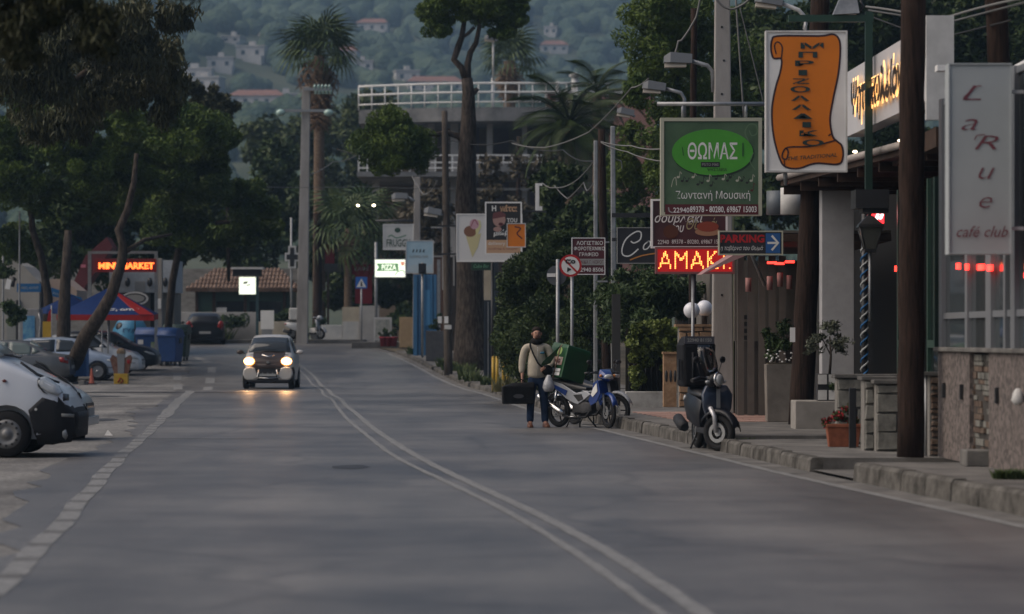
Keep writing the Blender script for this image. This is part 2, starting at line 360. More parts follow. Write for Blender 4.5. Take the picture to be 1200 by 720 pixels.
strip('drain_gap',lambda y:xR(y)+.02,lambda y:bl(y)+1,43.4,44.3,.02,m_kerb,st=.4)
for k,(a,c,h) in enumerate(((63,74.5,.14),(75.2,88,.13),(88.6,97,.15),(97.8,112,.14),(113,128,.12))): pavement('pavement_far',a,c,4.5,h,kl=1.3)
strip('pavement_verge',lambda y:xR(y)+.1,lambda y:xR(y)+12,60,140,.02,m_ground,st=2)
mb=MB()
for i in range(11):
    for j in range(4):
        y=51.5+i*.62; x=xR(y)+.75+j*.62; mb.bb(x,x+.6,y,y+.6,.19,.197+rg.uniform(0,.003))
mb.build('pink_paving_tiles',m_pink,kind='structure')
# far kerb and pavement across the bend
def zf(y): return G(y)
b=MB(); b.bb(-18.5,-6.9,142.6,148,1.0,1.52); b.build('pavement_bend',m_conc,kind='structure',bevel=.03)
b=MB(); b.bb(-60,-18.6,143.4,149,1.0,1.50); b.build('pavement_kiosk',m_conc,kind='structure',bevel=.03)
b=MB(); b.bb(-7,1,134,150,.3,1.42); b.build('pavement_plaza',m_conc,kind='structure',bevel=.03)
# ---- hills
def H(x,y):
    a=np.interp(y,[240,330,500,700,1000,1500,1950,2400],[-2,3,14,38,92,176,245,300])
    return a+ (np.sin(x*.011+y*.004)*10+np.sin(x*.023-y*.009+1.3)*6+np.sin(y*.021+x*.006)*5)*np.clip((y-300)/500,0,1)
nx,ny=60,90; xs=np.linspace(-900,900,nx); ys=np.linspace(240,2400,ny); XX,YY=np.meshgrid(xs,ys); ZZ=H(XX,YY)
m_hill=leafmat('hill_scrub',(.04,.055,.03),(.10,.11,.07),.03,.9)
v=[(a,b_,c) for a,b_,c in zip(XX.ravel(),YY.ravel(),ZZ.ravel())]
MB().add(v,[(j*nx+i,j*nx+i+1,(j+1)*nx+i+1,(j+1)*nx+i) for j in range(ny-1) for i in range(nx-1)],0,True).build('hills',m_hill,kind='structure',fix=False)
def ico(sub):
    b=bmesh.new(); bmesh.ops.create_icosphere(b,subdivisions=sub,radius=1); v=np.array([p.co[:] for p in b.verts]); f=np.array([[q.index for q in p.verts] for p in b.faces]); b.free(); return v,f
iv,if_=ico(2)
houses=[ # px,py,d, width m, storeys, red roof
 (395,28,1500,1.5),]
N=10000; vs=[];fs=[]
yy=np.sqrt(rng.uniform(420**2,1750**2,N)); xx=rng.uniform(-.24,.24,N)*yy
HOUSE=[(436,36,1400,14,5,1),(226,95,1000,12,5,0),(258,80,1050,9,4.5,0),(293,68,1080,10,5,0),(236,103,960,11,4,0),(300,122,800,14,3,1),(335,120,820,8,3,0),(360,6,1500,16,6,0),(405,70,1250,9,5,1),(425,80,1200,8,4,0),(478,92,1150,9,4,0),(650,58,1350,12,3.5,1),(645,38,1420,6,4,0),(270,45,1300,8,2,0),(315,42,1300,7,2,0),(510,104,900,16,3,1),(468,70,1250,6,3,0)]
HP=[]
for (px,py,d,wd,hh,rd) in HOUSE:
    # the house stands where its line of sight meets the hill
    lo,hi=400.,1750.
    tx=(px-600)/F; tz=(HZ-py-4)/F
    for q in np.linspace(400,1750,1350):
        if H(tx*q,q)>=CH+tz*q: break
    HP.append((tx*q,q,float(H(tx*q,q)),wd*q/d,hh*q/d,rd))
ok=np.ones(N,bool)
for hx,hy,hz,hw,hh,rd in HP: ok&=~((abs(xx-hx)<hw*.75+3)&(yy<hy+8)&(yy>hy-26))
xx,yy=xx[ok],yy[ok]; N=len(xx)
zz=H(xx,yy)
for i in range(N):
    r=rng.uniform(1.8,4.8)*(1+ (yy[i]-500)/2600); q=iv*(r,r,r*rng.uniform(.75,1.25))*(1+rng.normal(0,.11,(len(iv),1)))
    vs.append(q+(xx[i],yy[i],zz[i]+r*.45)); fs.append(if_+i*len(iv))
vs=np.concatenate(vs); fs=np.concatenate(fs)
me=bpy.data.meshes.new('hillside_woods'); me.vertices.add(len(vs)); me.vertices.foreach_set('co',vs.ravel()); me.loops.add(fs.size); me.loops.foreach_set('vertex_index',fs.ravel().astype(np.int32)); me.polygons.add(len(fs))
me.polygons.foreach_set('loop_start',np.arange(0,fs.size,3,dtype=np.int32)); me.polygons.foreach_set('loop_total',np.full(len(fs),3,dtype=np.int32)); me.polygons.foreach_set('use_smooth',np.ones(len(fs),bool)); me.update()
m_wood=leafmat('woodland_leaves',(.03,.06,.045),(.10,.14,.085),.05,.9)
nn=m_wood.node_tree; t3=nn.nodes.new('ShaderNodeTexNoise'); t3.inputs['Scale'].default_value=.7; t3.inputs['Detail'].default_value=5
g3=nn.nodes.new('ShaderNodeNewGeometry'); nn.links.new(g3.outputs['Position'],t3.inputs[0]); bp=nn.nodes.new('ShaderNodeBump'); bp.inputs['Strength'].default_value=1; bp.inputs['Distance'].default_value=2.5; nn.links.new(t3.outputs[0],bp.inputs['Height']); nn.links.new(bp.outputs[0],nn.nodes['Principled BSDF'].inputs['Normal'])
me.materials.append(m_wood); o=link('woods',me); o['kind']='stuff'
# houses on the hillside
m_hw=mat('hill_house_render',(.46,.44,.42),.8,var=.12,scale=.4); m_tile=mat('red_roof_tiles',(.24,.125,.095),.8,var=.3,scale=1.5); m_win=mat('dark_window',(.03,.035,.04),.15)
HL=['pale villa with a red tiled roof high on the wooded hill above the palm','low white house at the left end of the hillside terrace row','small white house with a stepped top on the hill','pinkish white house at the upper right end of the hillside row','long low white house nearest the dark eucalyptus on the hill','low house with a faded red roof behind the tree tops','small white house next to the low red roofed one beneath the hill','white building at the top edge of the hill above the palm crown','hillside house with a red roof beside the palm crown','small white house below the red roofed one right of the palm','white house among trees left of the tall pine','flat house with an orange roof on the slope right of the pine','small grey house higher than the orange roofed one','flat pale roof among the hill trees above the white row','second flat pale roof on the hill, closer to the palm','long house with red roof just behind the white terrace railing','tiny white house with a bent canopy on the hill']
for (hx,hy,hz,hw,hh,rd),lb in zip(HP,HL):
    t=thing('hillside_house',lb,'house',(hx,hy,hz-1),R(rg.uniform(-12,12)),'houses on the wooded hill')
    b=MB(); b.bb(-hw/2,hw/2,0,8,-2,hh+1); b.bb(-hw*.2,hw*.45,-2.5,0,-2,hh*.6); b.build('wall',m_hw,t)
    b=MB()
    if rd: b.add([(-hw/2-.5,-.6,hh+1),(hw/2+.5,-.6,hh+1),(hw/2+.5,8.5,hh+1),(-hw/2-.5,8.5,hh+1),(-hw/2+2,4,hh+3),(hw/2-2,4,hh+3)],[(0,1,5,4),(1,2,5),(2,3,4,5),(3,0,4),(3,2,1,0)]); b.build('roof',m_tile,t)
    else: b.bb(-hw/2-.3,hw/2+.3,-.4,8.3,hh+1.02,hh+1.4); b.bb(-hw*.1,hw*.12,3,5,hh+1.4,hh+2.9); b.build('roof',m_hw,t)
    k=max(2,int(hw/3)); wm=MB().bb(-.6,.6,-.06,.0,-.7,.7).mesh('window',m_win)
    for i in range(k):
        for q in ((hh*.8,) if hh<4 else (hh*.82,)):
            o=link('window',wm,t); o.location=(-hw/2+(i+.5)*hw/k,-.03,q)
# ================================================================ shared object materials
m_galv=mat('galvanised_steel',(.30,.31,.32),.5,.5,var=.15,scale=8)
m_black=mat('black_metal',(.02,.02,.022),.4)
m_dgreen=mat('dark_green_paint',(.015,.045,.03),.45)
m_white=mat('white_paint',(.74,.74,.73),.5,var=.05,scale=3)
m_dirtyw=mat('weathered_white',(.55,.55,.54),.7,var=.14,scale=2.5)
m_wood=mat('weathered_pole_wood',(.014,.009,.007),.95,col2=(.042,.026,.02),scale=5,stretch=(6,6,.5),bump=.5,bscale=12)
m_cpole=mat('concrete_pole',(.26,.245,.23),.85,col2=(.36,.345,.33),scale=2.2,stretch=(1,1,.25),bump=.2)
m_glassd=mat('dark_glass',(.015,.018,.02),.06,spec=.7)
m_dark=mat('interior_shade_black',(.006,.0055,.005),.95)  # near-black base colour paints in the shade of unlit interiors
m_brown=mat('dark_brown_timber',(.05,.032,.024),.75,var=.3,scale=5)
m_rend=mat('light_render',(.34,.33,.32),.85,var=.12,scale=1.5,bump=.15)
m_grend=mat('taupe_render',(.13,.118,.105),.85,var=.15,scale=1.2)
m_cream=mat('cream_render',(.38,.34,.27),.85,var=.14,scale=1.2)
m_terra=mat('terracotta',(.26,.09,.05),.8,var=.2,scale=8)
m_stone=mat('rubble_stone',(.10,.098,.088),.85,col2=(.24,.235,.21),scale=5,bump=.6,bscale=14)
m_stone2=mat('rubble_stone_warm',(.07,.045,.035),.85,col2=(.17,.13,.10),scale=6,bump=.6,bscale=14)
m_mortar=mat('mortar',(.20,.19,.175),.9,var=.2,scale=20,bump=.3)
m_tan=mat('tan_stone',(.24,.145,.085),.85,col2=(.36,.24,.15),scale=6,bump=.5,bscale=16)
m_bark=mat('pine_bark',(.02,.016,.013),.95,col2=(.085,.068,.056),scale=7,stretch=(2,2,.45),bump=1,bscale=9)
m_bark2=mat('palm_bark',(.09,.06,.04),.95,col2=(.20,.15,.11),scale=5,stretch=(1,1,4),bump=.8,bscale=10)
m_leafdk=leafmat('leaves_dark',(.012,.028,.006),(.055,.085,.018),.9)
m_leafpine=leafmat('pine_needles',(.028,.06,.008),(.12,.175,.025),.8)
m_leafpineb=leafmat('pine_needles_bright',(.035,.06,.012),(.11,.15,.03),.9)
m_leafhedge=leafmat('hedge_leaves',(.015,.034,.01),(.07,.11,.035),1.8)
m_leafivy=leafmat('ivy_leaves',(.06,.085,.015),(.18,.22,.05),2.5)
m_leafgrey=leafmat('olive_leaves',(.05,.06,.04),(.14,.155,.11),5)
m_tama=leafmat('tamarisk_sprays',(.028,.034,.014),(.095,.095,.042),.5)
m_grass=leafmat('weeds_green',(.04,.065,.02),(.11,.14,.05),3)
m_frond=leafmat('palm_fronds',(.025,.05,.014),(.10,.14,.045),1.2)
m_dead=leafmat('dead_fronds',(.11,.065,.035),(.25,.17,.11),1.5)
# ================================================================ signs
class Sign:
    def __init__(s,name,label,px0,px1,py0,py1,d,th=.12,cat='sign',face=None,frame=None,fw=.03,group=None,rz=0,back=None):
        s.cx,s.cy,s.d=(px0+px1)/2,(py0+py1)/2,d; s.k=d/F; s.w=(px1-px0)*s.k; s.h=(py1-py0)*s.k; s.th=th; s.n=0
        s.t=thing(name,label,cat,P(s.cx,s.cy,d),rz,group); b=MB()
        b.bb(-s.w/2,s.w/2,-th/2,th/2,-s.h/2,s.h/2); b.build('panel',face or m_white,s.t,bevel=.008)
        if frame:
            b=MB(); y0,y1=-th/2-.018,th/2+.018
            b.bb(-s.w/2-.004,-s.w/2+fw,y0,y1,-s.h/2-.004,s.h/2+.004); b.bb(s.w/2-fw,s.w/2+.004,y0,y1,-s.h/2-.004,s.h/2+.004)
            b.bb(-s.w/2+fw,s.w/2-fw,y0,y1,s.h/2-fw,s.h/2+.004); b.bb(-s.w/2+fw,s.w/2-fw,y0,y1,-s.h/2-.004,-s.h/2+fw); b.build('frame',frame,s.t)
    def x(s,px): return (px-s.cx)*s.k
    def z(s,py): return (s.cy-py)*s.k
    def y(s,l=None):
        if l is None: s.n+=1; l=s.n
        return -s.th/2-.0025-l*.0018
    def rect(s,a,b_,c,d_,m,name='print'):
        y=s.y(); q=MB(); q.add([(s.x(a),y,s.z(d_)),(s.x(b_),y,s.z(d_)),(s.x(b_),y,s.z(c)),(s.x(a),y,s.z(c))],[(0,1,2,3)]); return q.build(name,m,s.t,fix=False)
    def poly(s,pts,m,name='print',l=None):
        y=s.y(l); q=MB(); q.add([(s.x(a),y,s.z(b_)) for a,b_ in pts],[tuple(range(len(pts)))]); return q.build(name,m,s.t,fix=False)
    def text(s,txt,cx,cy,w,h,m,shear=0,bold=0,rot=0,name='lettering',mb=None,sp=1):
        q=mb or MB(); text(q,txt,s.x(cx),s.z(cy),w*s.k,h*s.k if h else None,s.y(),0,shear,bold,sp,rot)
        return q.build(name,m,s.t,fix=False)
    def stroke(s,pts,wd,m,name='lettering',sub=6):
        """a brush stroke along a smooth path through points (px,py)"""
        n=len(pts); cr=[]
        for i in range(n-1):
            p0,p1,p2,p3=[np.array(pts[max(0,min(n-1,j))],float) for j in (i-1,i,i+1,i+2)]
            for k in range(sub): t=k/sub; cr.append(.5*((2*p1)+(-p0+p2)*t+(2*p0-5*p1+4*p2-p3)*t*t+(-p0+3*p1-3*p2+p3)*t**3))
        cr.append(np.array(pts[-1],float)); y=s.y(); v=[]
        for i,p in enumerate(cr):
            d=cr[min(i+1,len(cr)-1)]-cr[max(i-1,0)]; d=d/(np.linalg.norm(d)+1e-9); q=np.array([-d[1],d[0]])*wd/2
            v+=[(s.x(p[0]+q[0]),y,s.z(p[1]+q[1])),(s.x(p[0]-q[0]),y,s.z(p[1]-q[1]))]
        MB().add(v,[(2*i,2*i+1,2*i+3,2*i+2) for i in range(len(cr)-1)]).build(name,m,s.t,fix=False)
    def post(s,mb_fn,name,m,label=None):
        b=MB(); mb_fn(b); o=b.build(name,m,s.t,label=label); return o
def em(name,c,e,base=None): return mat(name,base or c,.5,emit=c,es=e)
m_inkw=mat('white_ink',(.7,.7,.68),.5); m_inkk=mat('black_ink',(.015,.015,.015),.5); m_inkred=mat('dark_red_ink',(.20,.012,.02),.5)
m_inkmar=mat('maroon_ink',(.09,.012,.016),.45,var=.1,scale=3); m_orange=mat('orange_ink',(.62,.17,.004),.5,var=.06,scale=2)
m_inkgrey=mat('grey_ink',(.28,.28,.27),.5)
# ---- orange scroll sign
S=Sign('hanging_sign','tall white sign with orange scroll and dark vertical Greek lettering',897,992,37,202,42,.14,frame=m_dirtyw,fw=.02)
out=[(903,60),(904,48),(912,43),(960,43),(975,41),(982,46),(984,58),(982,85),(976,115),(972,140),(975,160),(980,166),(986,172),(987,185),(981,193),(955,192),(935,198),(920,196),(913,186),(906,160),(904,130),(908,105),(914,84),(915,70),(906,69)]
def grow(pts,k):
    c=np.mean(np.array(pts,float),0); r=[]
    n=len(pts)
    for i in range(n):
        p=np.array(pts[i],float); a=np.array(pts[i-1],float); b_=np.array(pts[(i+1)%n],float); t=b_-a; t/=np.linalg.norm(t)+1e-9; q=np.array([t[1],-t[0]])*k; r.append(tuple(p+q))
    return r
def smoothp(pts,sub=4):
    n=len(pts); cr=[]
    for i in range(n):
        p0,p1,p2,p3=[np.array(pts[j%n],float) for j in (i-1,i,i+1,i+2)]
        for k in range(sub): t=k/sub; cr.append(tuple(.5*((2*p1)+(-p0+p2)*t+(2*p0-5*p1+4*p2-p3)*t*t+(-p0+3*p1-3*p2+p3)*t**3)))
    return cr
so_=smoothp(out); S.poly(so_,m_orange,'scroll')
m_outl=mat('scroll_outline_ink',(.03,.008,.012),.5)
S.stroke(out+out[:1],2.2,m_outl,'scroll_outline'); S.stroke([(915,70),(916,56),(911,50),(907,54),(909,64)],1.6,m_outl,'scroll_outline')
S.stroke([(979,165),(950,172),(925,173),(918,177),(916,185),(921,187),(923,178),(920,174)],1.8,m_outl,'scroll_outline'); S.stroke([(978,166),(974,158),(970,160)],1.6,m_outl,'scroll_outline')
S.stroke([(918,187),(919,194)],1.4,m_outl,'scroll_outline')
m_scr=mat('scroll_letter_ink',(.012,.03,.028),.5)
for ch,(cx,cy,w_,h_) in zip('ΜΠΡΙΖΟΛΑΔΙΚΟ',[(951,54.5,27,7),(946,65,22,7),(942,75,22,6.5),(940,86,10,6.5),(938,96,19,6.5),(937,105.5,23,7.5),(937,116,22,6.5),(938.5,126.5,23,6.5),(940,137,23,6.5),(944.5,147,10,6.5),(947,157,22,7),(952,168,25,7.5)]): S.text(ch,cx,cy,w_,h_,m_scr,shear=.0,bold=.028)
S.text('THE TRADITIONAL',951,184.5,58,4.5,m_scr,shear=.2,bold=.02,rot=.08)
S.post(lambda b:(b.tube([(S.x(944),0,S.z(37)),(S.x(944),0,S.z(26))],.02),b.tube([(S.x(920),0,S.z(202)),(S.x(922),.1,S.z(216))],.03)),'hanger',m_galv)
# ---- green post with arm that carries it
t=thing('sign_post','dark green steel post with long arm above the orange scroll sign','post',(X(1018,42.2),42.2,SW)); k=42.2/F
b=MB(); b.bb(-.05,.05,-.05,.05,Z(236,42.2)-SW,Z(14,42.2)-SW); b.build('post',m_dgreen,t,bevel=.006)
b=MB(); b.bb(X(924,42.2)-X(1018,42.2),.06,-.052,.052,Z(26,42.2)-SW,Z(18,42.2)-SW); b.build('arm',m_dgreen,t)
b=MB(); b.bb(-.1,.1,-.1,.1,Z(238,42.2)-SW,Z(235.9,42.2)-SW); b.build('base_plate',m_dgreen,t)
# hooded lamp on the arm
t=thing('floodlight','grey hooded spotlight standing on the green arm of the sign post','lamp',(X(991,42.2),42.2,Z(18,42.2)))
b=MB(); b.add([(-.18,-.1,.0),(.18,-.1,.02),(.18,.12,.02),(-.18,.12,0),(-.07,-.06,.26),(.15,-.06,.22),(.15,.1,.22),(-.07,.1,.26)],[(3,2,1,0),(4,5,6,7),(0,1,5,4),(1,2,6,5),(2,3,7,6),(3,0,4,7)]); b.build('hood',m_galv,t)
b=MB(); b.tube([(.16,0,.0),(.24,0,.12),(.2,0,.2)],.02); b.build('bracket',m_black,t)
# ---- cafe club sign
m_sgn=mat('sign_face_pale',(.38,.41,.42),.5,var=.05,scale=1.5)
S=Sign('hanging_sign','tall pale sign with dark red cafe club lettering above the stone wall',1110,1183,76,298,31.4,.22,face=m_sgn,frame=m_sgn,fw=.01)
m_inkr2=mat('red_letter_ink',(.17,.045,.06),.5)
for ch,cx,cy,w_,h_ in (('L',1137,110,22,17),('a',1134,147,19,13),('R',1154,168,28,16),('u',1154,204,19,13),('e',1153,238,15,13)): 
    S.text(ch,cx,cy,w_,h_,m_inkr2,shear=.35,bold=-.012)
S.stroke([(1130,117),(1127,116),(1131,112),(1142,103),(1148,102)],1.2,m_inkr2); S.stroke([(1140,165),(1143,160),(1152,159)],1.2,m_inkr2)
S.text('café club',1149,272,60,13,m_inkr2,shear=.35)
S.post(lambda b:(b.bb(S.x(1183),S.x(1183)+.25,-.03,.03,S.z(110),S.z(106)),b.bb(S.x(1183),S.x(1183)+.25,-.03,.03,S.z(270),S.z(266))),'bracket',m_white)
# ---- Greek name sign on green board
m_grb=mat('green_board_print',(.035,.075,.035),.5,col2=(.085,.15,.08),scale=.9); m_oval=mat('bright_green_print',(.06,.30,.025),.45,var=.08,scale=2); m_cremf=mat('cream_sign_frame',(.42,.42,.33),.6)
S=Sign('hanging_sign','large green sign with a bright green oval and musical notes',774,892,139,253,52,.2,face=m_grb,frame=m_cremf,fw=.055)
def ell(cx,cy,a,b_,n=40,p=1): return [(cx+a*math.cos(2*PI*i/n),cy+b_*math.sin(2*PI*i/n)) for i in range(n)]
S.poly(ell(835.5,180.5,48,27.5),mat('oval_rim_ink',(.012,.03,.012),.5),'oval_edge'); S.poly(ell(834.5,179,47.5,27),m_oval,'oval')
S.text('ΘΩΜΑΣ',834.5,177.5,58,20,m_inkw,bold=.012); S.rect(821,843,190.5,196.5,m_inkk); S.text('PSITO MAS',832,193.5,19,3.2,m_inkgrey); S.text('ΨΗΣΤΑΡΙΑ',840,199.3,23,3.6,m_inkk)
S.stroke([(799,173),(800.5,183)],1,mat('fork_ink',(.02,.09,.015),.5),'cutlery_print'); S.stroke([(870,168),(870,184)],1.6,MATS['fork_ink'],'cutlery_print')
S.text('Ζωντανή Μουσική',835,230,87,12,m_inkw); S.rect(779,888,240,252,m_inkmar)
S.text('22940',798,246.8,19,6,m_inkw,bold=.015); S.text('89378 - 80280, 69867 15003',847,246.4,78,8.5,m_inkw,bold=.015)
S.stroke([(783,243.5),(784,248),(788,249.8)],1.5,m_inkgrey,'phone_print')
def note(cx,cy,m,h=9):
    S.poly(ell(cx,cy,1.8,1.4,10),m,'note_print'); S.stroke([(cx+1.6,cy),(cx+2.2,cy-h),(cx+4,cy-h+3)],.7,m,'note_print',2)
for i in range(16): note(795+i*5.6+random.uniform(-2,2),214+random.uniform(-5,6)-abs(i-8)*.3,m_inkk if i%3 else m_cremf,random.uniform(4,8))
note(880,224,m_inkmar); S.stroke([(786,220),(788,212),(791,209),(792,218)],.8,m_cremf,'note_print')
S.stroke([(876,166),(872,156),(877,147),(885,148),(886,157),(880,160),(877,154)],1.2,mat('swirl_ink',(.10,.17,.09),.5),'swirl_print'); S.stroke([(884,200),(878,190),(882,180)],1.,MATS['swirl_ink'],'swirl_print')
S.post(lambda b:(b.tube([(S.x(770),0,S.z(122)),(S.x(898),0,S.z(122))],.035),b.tube([(S.x(800),0,S.z(139)),(S.x(800),0,S.z(122))],.025),b.tube([(S.x(874),0,S.z(139)),(S.x(874),0,S.z(122))],.025)),'hanging_bar',m_galv)
# ---- dark red burger sign
m_burg=mat('burger_board_print',(.035,.015,.018),.5,col2=(.075,.025,.028),scale=1.2)
S=Sign('hanging_sign','dark brown sign with food picture under the green music sign',763,852,234,291,55,.15,face=m_burg,frame=m_white,fw=.03)
S.text('σουβλάκι',795,257,56,14,m_inkw,shear=.3,bold=.01); S.text('του',794,268.5,15,8,m_inkw,shear=.3,bold=.015); S.text('Θωμά',822,264,36,17,mat('gold_ink',(.34,.30,.16),.5),shear=.35)
S.poly(ell(829,272,15,5,18),mat('bun_print',(.35,.20,.12),.6),'food_print'); S.poly(ell(829,266,13,6,18),mat('meat_print',(.25,.06,.035),.6),'food_print'); S.poly(ell(786,272,9,8,18),mat('wood_print',(.10,.04,.025),.6),'food_print')
S.text('22940',777,284,13,5,m_inkw); S.text('89378 - 80280, 69867 15003',818,284,62,5.6,m_inkw)
# ---- red LED display
m_ledr=mat('led_backing_red_glow',(.05,.004,.004),.5,emit=(.6,.01,.01),es=.35); m_led=em('led_amber',(1,.25,.05),2.6,(1,.5,.2))  # backing emits red in place of the glow around the letters
S=Sign('led_sign','lit red LED display with amber letters below the burger sign',768,860,290,321,54,.16,face=m_ledr,frame=mat('red_lit_frame',(.22,.08,.08),.5),fw=.035)
b=MB(); dots_text(b,'AMAK',S.x(771),S.z(315.5),71*S.k,21*S.k,11,S.y(),.40,asp=1.0,bold=-.008); dots_text(b,'Ι:',S.x(847),S.z(315.5),9*S.k,19*S.k,11,S.y(),.40,asp=1.0,bold=-.008)
b.build('led_dots',m_led,S.t,fix=False,kind='stuff')
S.post(lambda b:(b.tube([(S.x(812),0,S.z(321)),(S.x(812),0,SW-Z(305.5,54))],.03)),'post',m_galv)
# ---- parking sign
S=Sign('direction_sign','black PARKING sign with red letters and white arrow on blue',842,917,271,299,49,.1,face=mat('black_board',(.02,.02,.025),.5),frame=m_cremf,fw=.018)
S.text('PARKING',869.5,280,52,9.5,mat('parking_red',(.42,.012,.015),.5),bold=.04); S.text('η ταβέρνα του Θωμά',869,291.5,50,6.5,m_inkw,shear=.3)
S.rect(897,914,273.5,297,mat('arrow_blue',(.02,.10,.30),.5)); S.stroke([(899,285),(911,285)],2.6,m_inkw,'arrow',2); S.stroke([(904,276.5),(911.5,285),(904,293.5)],2.6,m_inkw,'arrow',1)
# ---- black sign with script lettering
S=Sign('wall_sign','black sign with white cursive lettering and orange swoosh by the poles',723,800,267,309,66,.12,face=mat('black_board2',(.018,.017,.02),.5),frame=m_inkgrey,fw=.012)
S.stroke([(739,283),(743,285),(750,281),(751,273),(745,272),(734,280),(729,291),(730,299),(738,300),(748,292)],1.5,m_inkw); S.stroke([(760,283),(755,287),(754,292),(758,292),(762,287),(761,283),(758,284)],1.4,m_inkw)
S.stroke([(764,291),(766,288),(769,291),(772,288),(775,291),(780,284),(783,291),(790,286)],1.3,m_inkw); S.stroke([(738,305),(752,300),(770,297),(790,296)],1.5,mat('swoosh_orange',(.5,.2,.04),.5),'swoosh')
S.post(lambda b:(b.bb(S.x(717),S.x(723),-.03,.03,S.z(283),S.z(279)),b.bb(S.x(717),S.x(800),-.04,.04,S.z(255),S.z(250))),'bracket',m_black)
# ---- maroon accountant's sign
S=Sign('hanging_sign','maroon sign with white Greek capitals beside the round traffic sign',670,709,279,322,63,.05,face=mat('maroon_board',(.075,.012,.018),.5),frame=m_white,fw=.012)
S.text('ΛΟΓΙΣΤΙΚΟ',691,285,31,4.6,m_inkw,bold=.012); S.text('ΦΟΡΟΤΕΧΝΙΚΟ',690.5,291.5,36,4.6,m_inkw,bold=.012); S.text('ΓΡΑΦΕΙΟ',690,298.3,22,4.6,m_inkw,bold=.012)
S.rect(679,708,303.5,311,m_inkgrey); S.text('ΝΙΚΑ Γ. ΗΟΡΟΓ',694,307.3,26,4,m_inkmar); S.text('22940 8506',692,316.3,30,5,m_inkw,bold=.01)
S.post(lambda b:(b.bb(S.x(709),S.x(714),-.02,.02,S.z(285),S.z(283)),b.bb(S.x(700),S.x(712),-.02,.02,S.z(331),S.z(329))),'bracket',m_galv)
# ---- round traffic signs
m_sred=mat('sign_red',(.42,.02,.02),.4); m_sblue=mat('sign_blue',(.02,.12,.42),.4)
d=60; t=thing('traffic_sign','round red ringed no vehicles sign on a grey post','traffic sign',(X(668.5,d),d,.15)); zc=Z(311.5,d)-.15; r_=13.2*d/F
b=MB(); b.tube([(.03,.04,0),(.03,.04,zc+.22)],.03); b.build('post',m_galv,t)
b=MB(); b.lathe([(r_,-.01),(r_,.01)],(0,0,zc),28,axis=(0,-1,0),sm=False); b.build('disc',m_sred,t)
b=MB(); b.lathe([(r_*.8,.011),(r_*.8,.014)],(0,0,zc),28,axis=(0,-1,0),sm=False); b.build('disc_face',m_inkw,t)
b=MB(); b.box((0,-.017,zc),(r_*1.7,.004,.035),ry=R(45)); b.build('slash',m_sred,t)
b=MB(); text(b,'☠' if False else 'αo',.0,zc+.08,.2,.09,-.02,bold=.05); b.add([(-.07,-.02,zc-.13),(.02,-.02,zc-.07),(-.06,-.02,zc-.03)],[(0,1,2)]); b.build('scribble',m_inkk,t,fix=False)
d=61; t=thing('traffic_sign','back of a round grey traffic sign on a post by the hedge','traffic sign',(X(653.5,d),d,.15)); zc=Z(323,d)-.15
b=MB(); b.tube([(0,-.04,0),(0,-.04,Z(304,d)-.15)],.035); b.build('post',m_galv,t)
b=MB(); b.lathe([(.2,-.01),(.2,.01)],(-.02,0,zc),24,axis=(0,-1,0),sm=False); b.build('disc',mat('sign_back_grey',(.10,.11,.12),.5,.3),t)
b=MB(); b.bb(-.21,-.04,-.03,-.018,zc-.03,zc+.04); b.build('sticker',m_inkw,t)
# ---- group of signs by the big pine
S=Sign('hanging_sign','white sign with a big printed ice cream cone',535,612,251,307,97,.25,face=mat('sign_face_white',(.62,.62,.62),.5),frame=m_white,fw=.03)
mc=mat('cone_print',(.55,.50,.28),.5); S.poly([(546,277),(564,274),(560,290),(553.5,302)],mc,'cone_print'); S.poly(ell(551,271.5,7.5,6.5,20),mat('chocolate_print',(.20,.09,.05),.5),'scoop_print')
S.poly([(558,279),(564,266),(563,259),(560,258),(557,266)],mat('lemon_print',(.6,.58,.3),.5),'scoop_print'); S.poly(ell(556,263,5.5,6,16),mat('pink_print',(.5,.3,.36),.5),'scoop_print'); S.stroke([(552,266),(556,258),(560,264)],.8,m_inkred,'scoop_print')
S.post(lambda b:(b.bb(S.x(535)-.6,S.x(535),-.04,.04,S.z(266),S.z(264)),b.bb(S.x(535)-.6,S.x(535),-.04,.04,S.z(299),S.z(297)),b.tube([(S.x(577),.3,S.z(300)),(S.x(577),.3,-Z(279,97)+.3)],.05)),'bracket',m_black)
S=Sign('hanging_sign','black framed sign with a cartoon eater and Greek letters',568.5,611.5,237,298,94,.15,face=mat('black_board3',(.018,.016,.016),.5),frame=m_white,fw=.04)
S.text('Η',579,244.5,5,6.5,m_inkw,bold=.03); mo=mat('peach_print',(.48,.30,.18),.5); S.text('πίτα',596,244.5,20,8,mo,bold=.04); S.text('του',600,258.5,12,5,m_inkw,bold=.01); S.text('μπέρ',587,273.5,18,8,m_inkw,shear=.2,bold=.03,rot=.1)
sk=mat('skin_print',(.36,.22,.19),.5); S.poly(ell(585,258,7.5,8,18),sk,'figure_print'); S.poly([(577,257),(578,250),(586,248),(592,251),(593,254)],mat('hair_print',(.13,.04,.04),.5),'figure_print'); S.poly(ell(583,269,5,3,12),sk,'figure_print'); S.poly(ell(587,263,3,2,10),m_inkmar,'figure_print')
S.rect(570,610,281.5,297,mo); S.text('delivery',582,286,20,5,m_inkw); S.text('σουβλάκι & τυλιχτά',589,292,34,2.6,m_inkred)
S.post(lambda b:b.bb(S.x(590),S.x(640),-.03,.03,S.z(249),S.z(247)),'arm',m_black)
S=Sign('hanging_sign','small orange sign half hidden by the hedge under the black framed one',594,616,262,290,91,.1,face=m_orange,frame=m_dirtyw,fw=.02)
S.stroke([(603,266),(610,268),(606,274),(612,280)],1.5,m_inkmar,'print')
S=Sign('banner','narrow white vertical banner standing above the dark hedge',627.5,632,215,247,95,.05,face=m_white)
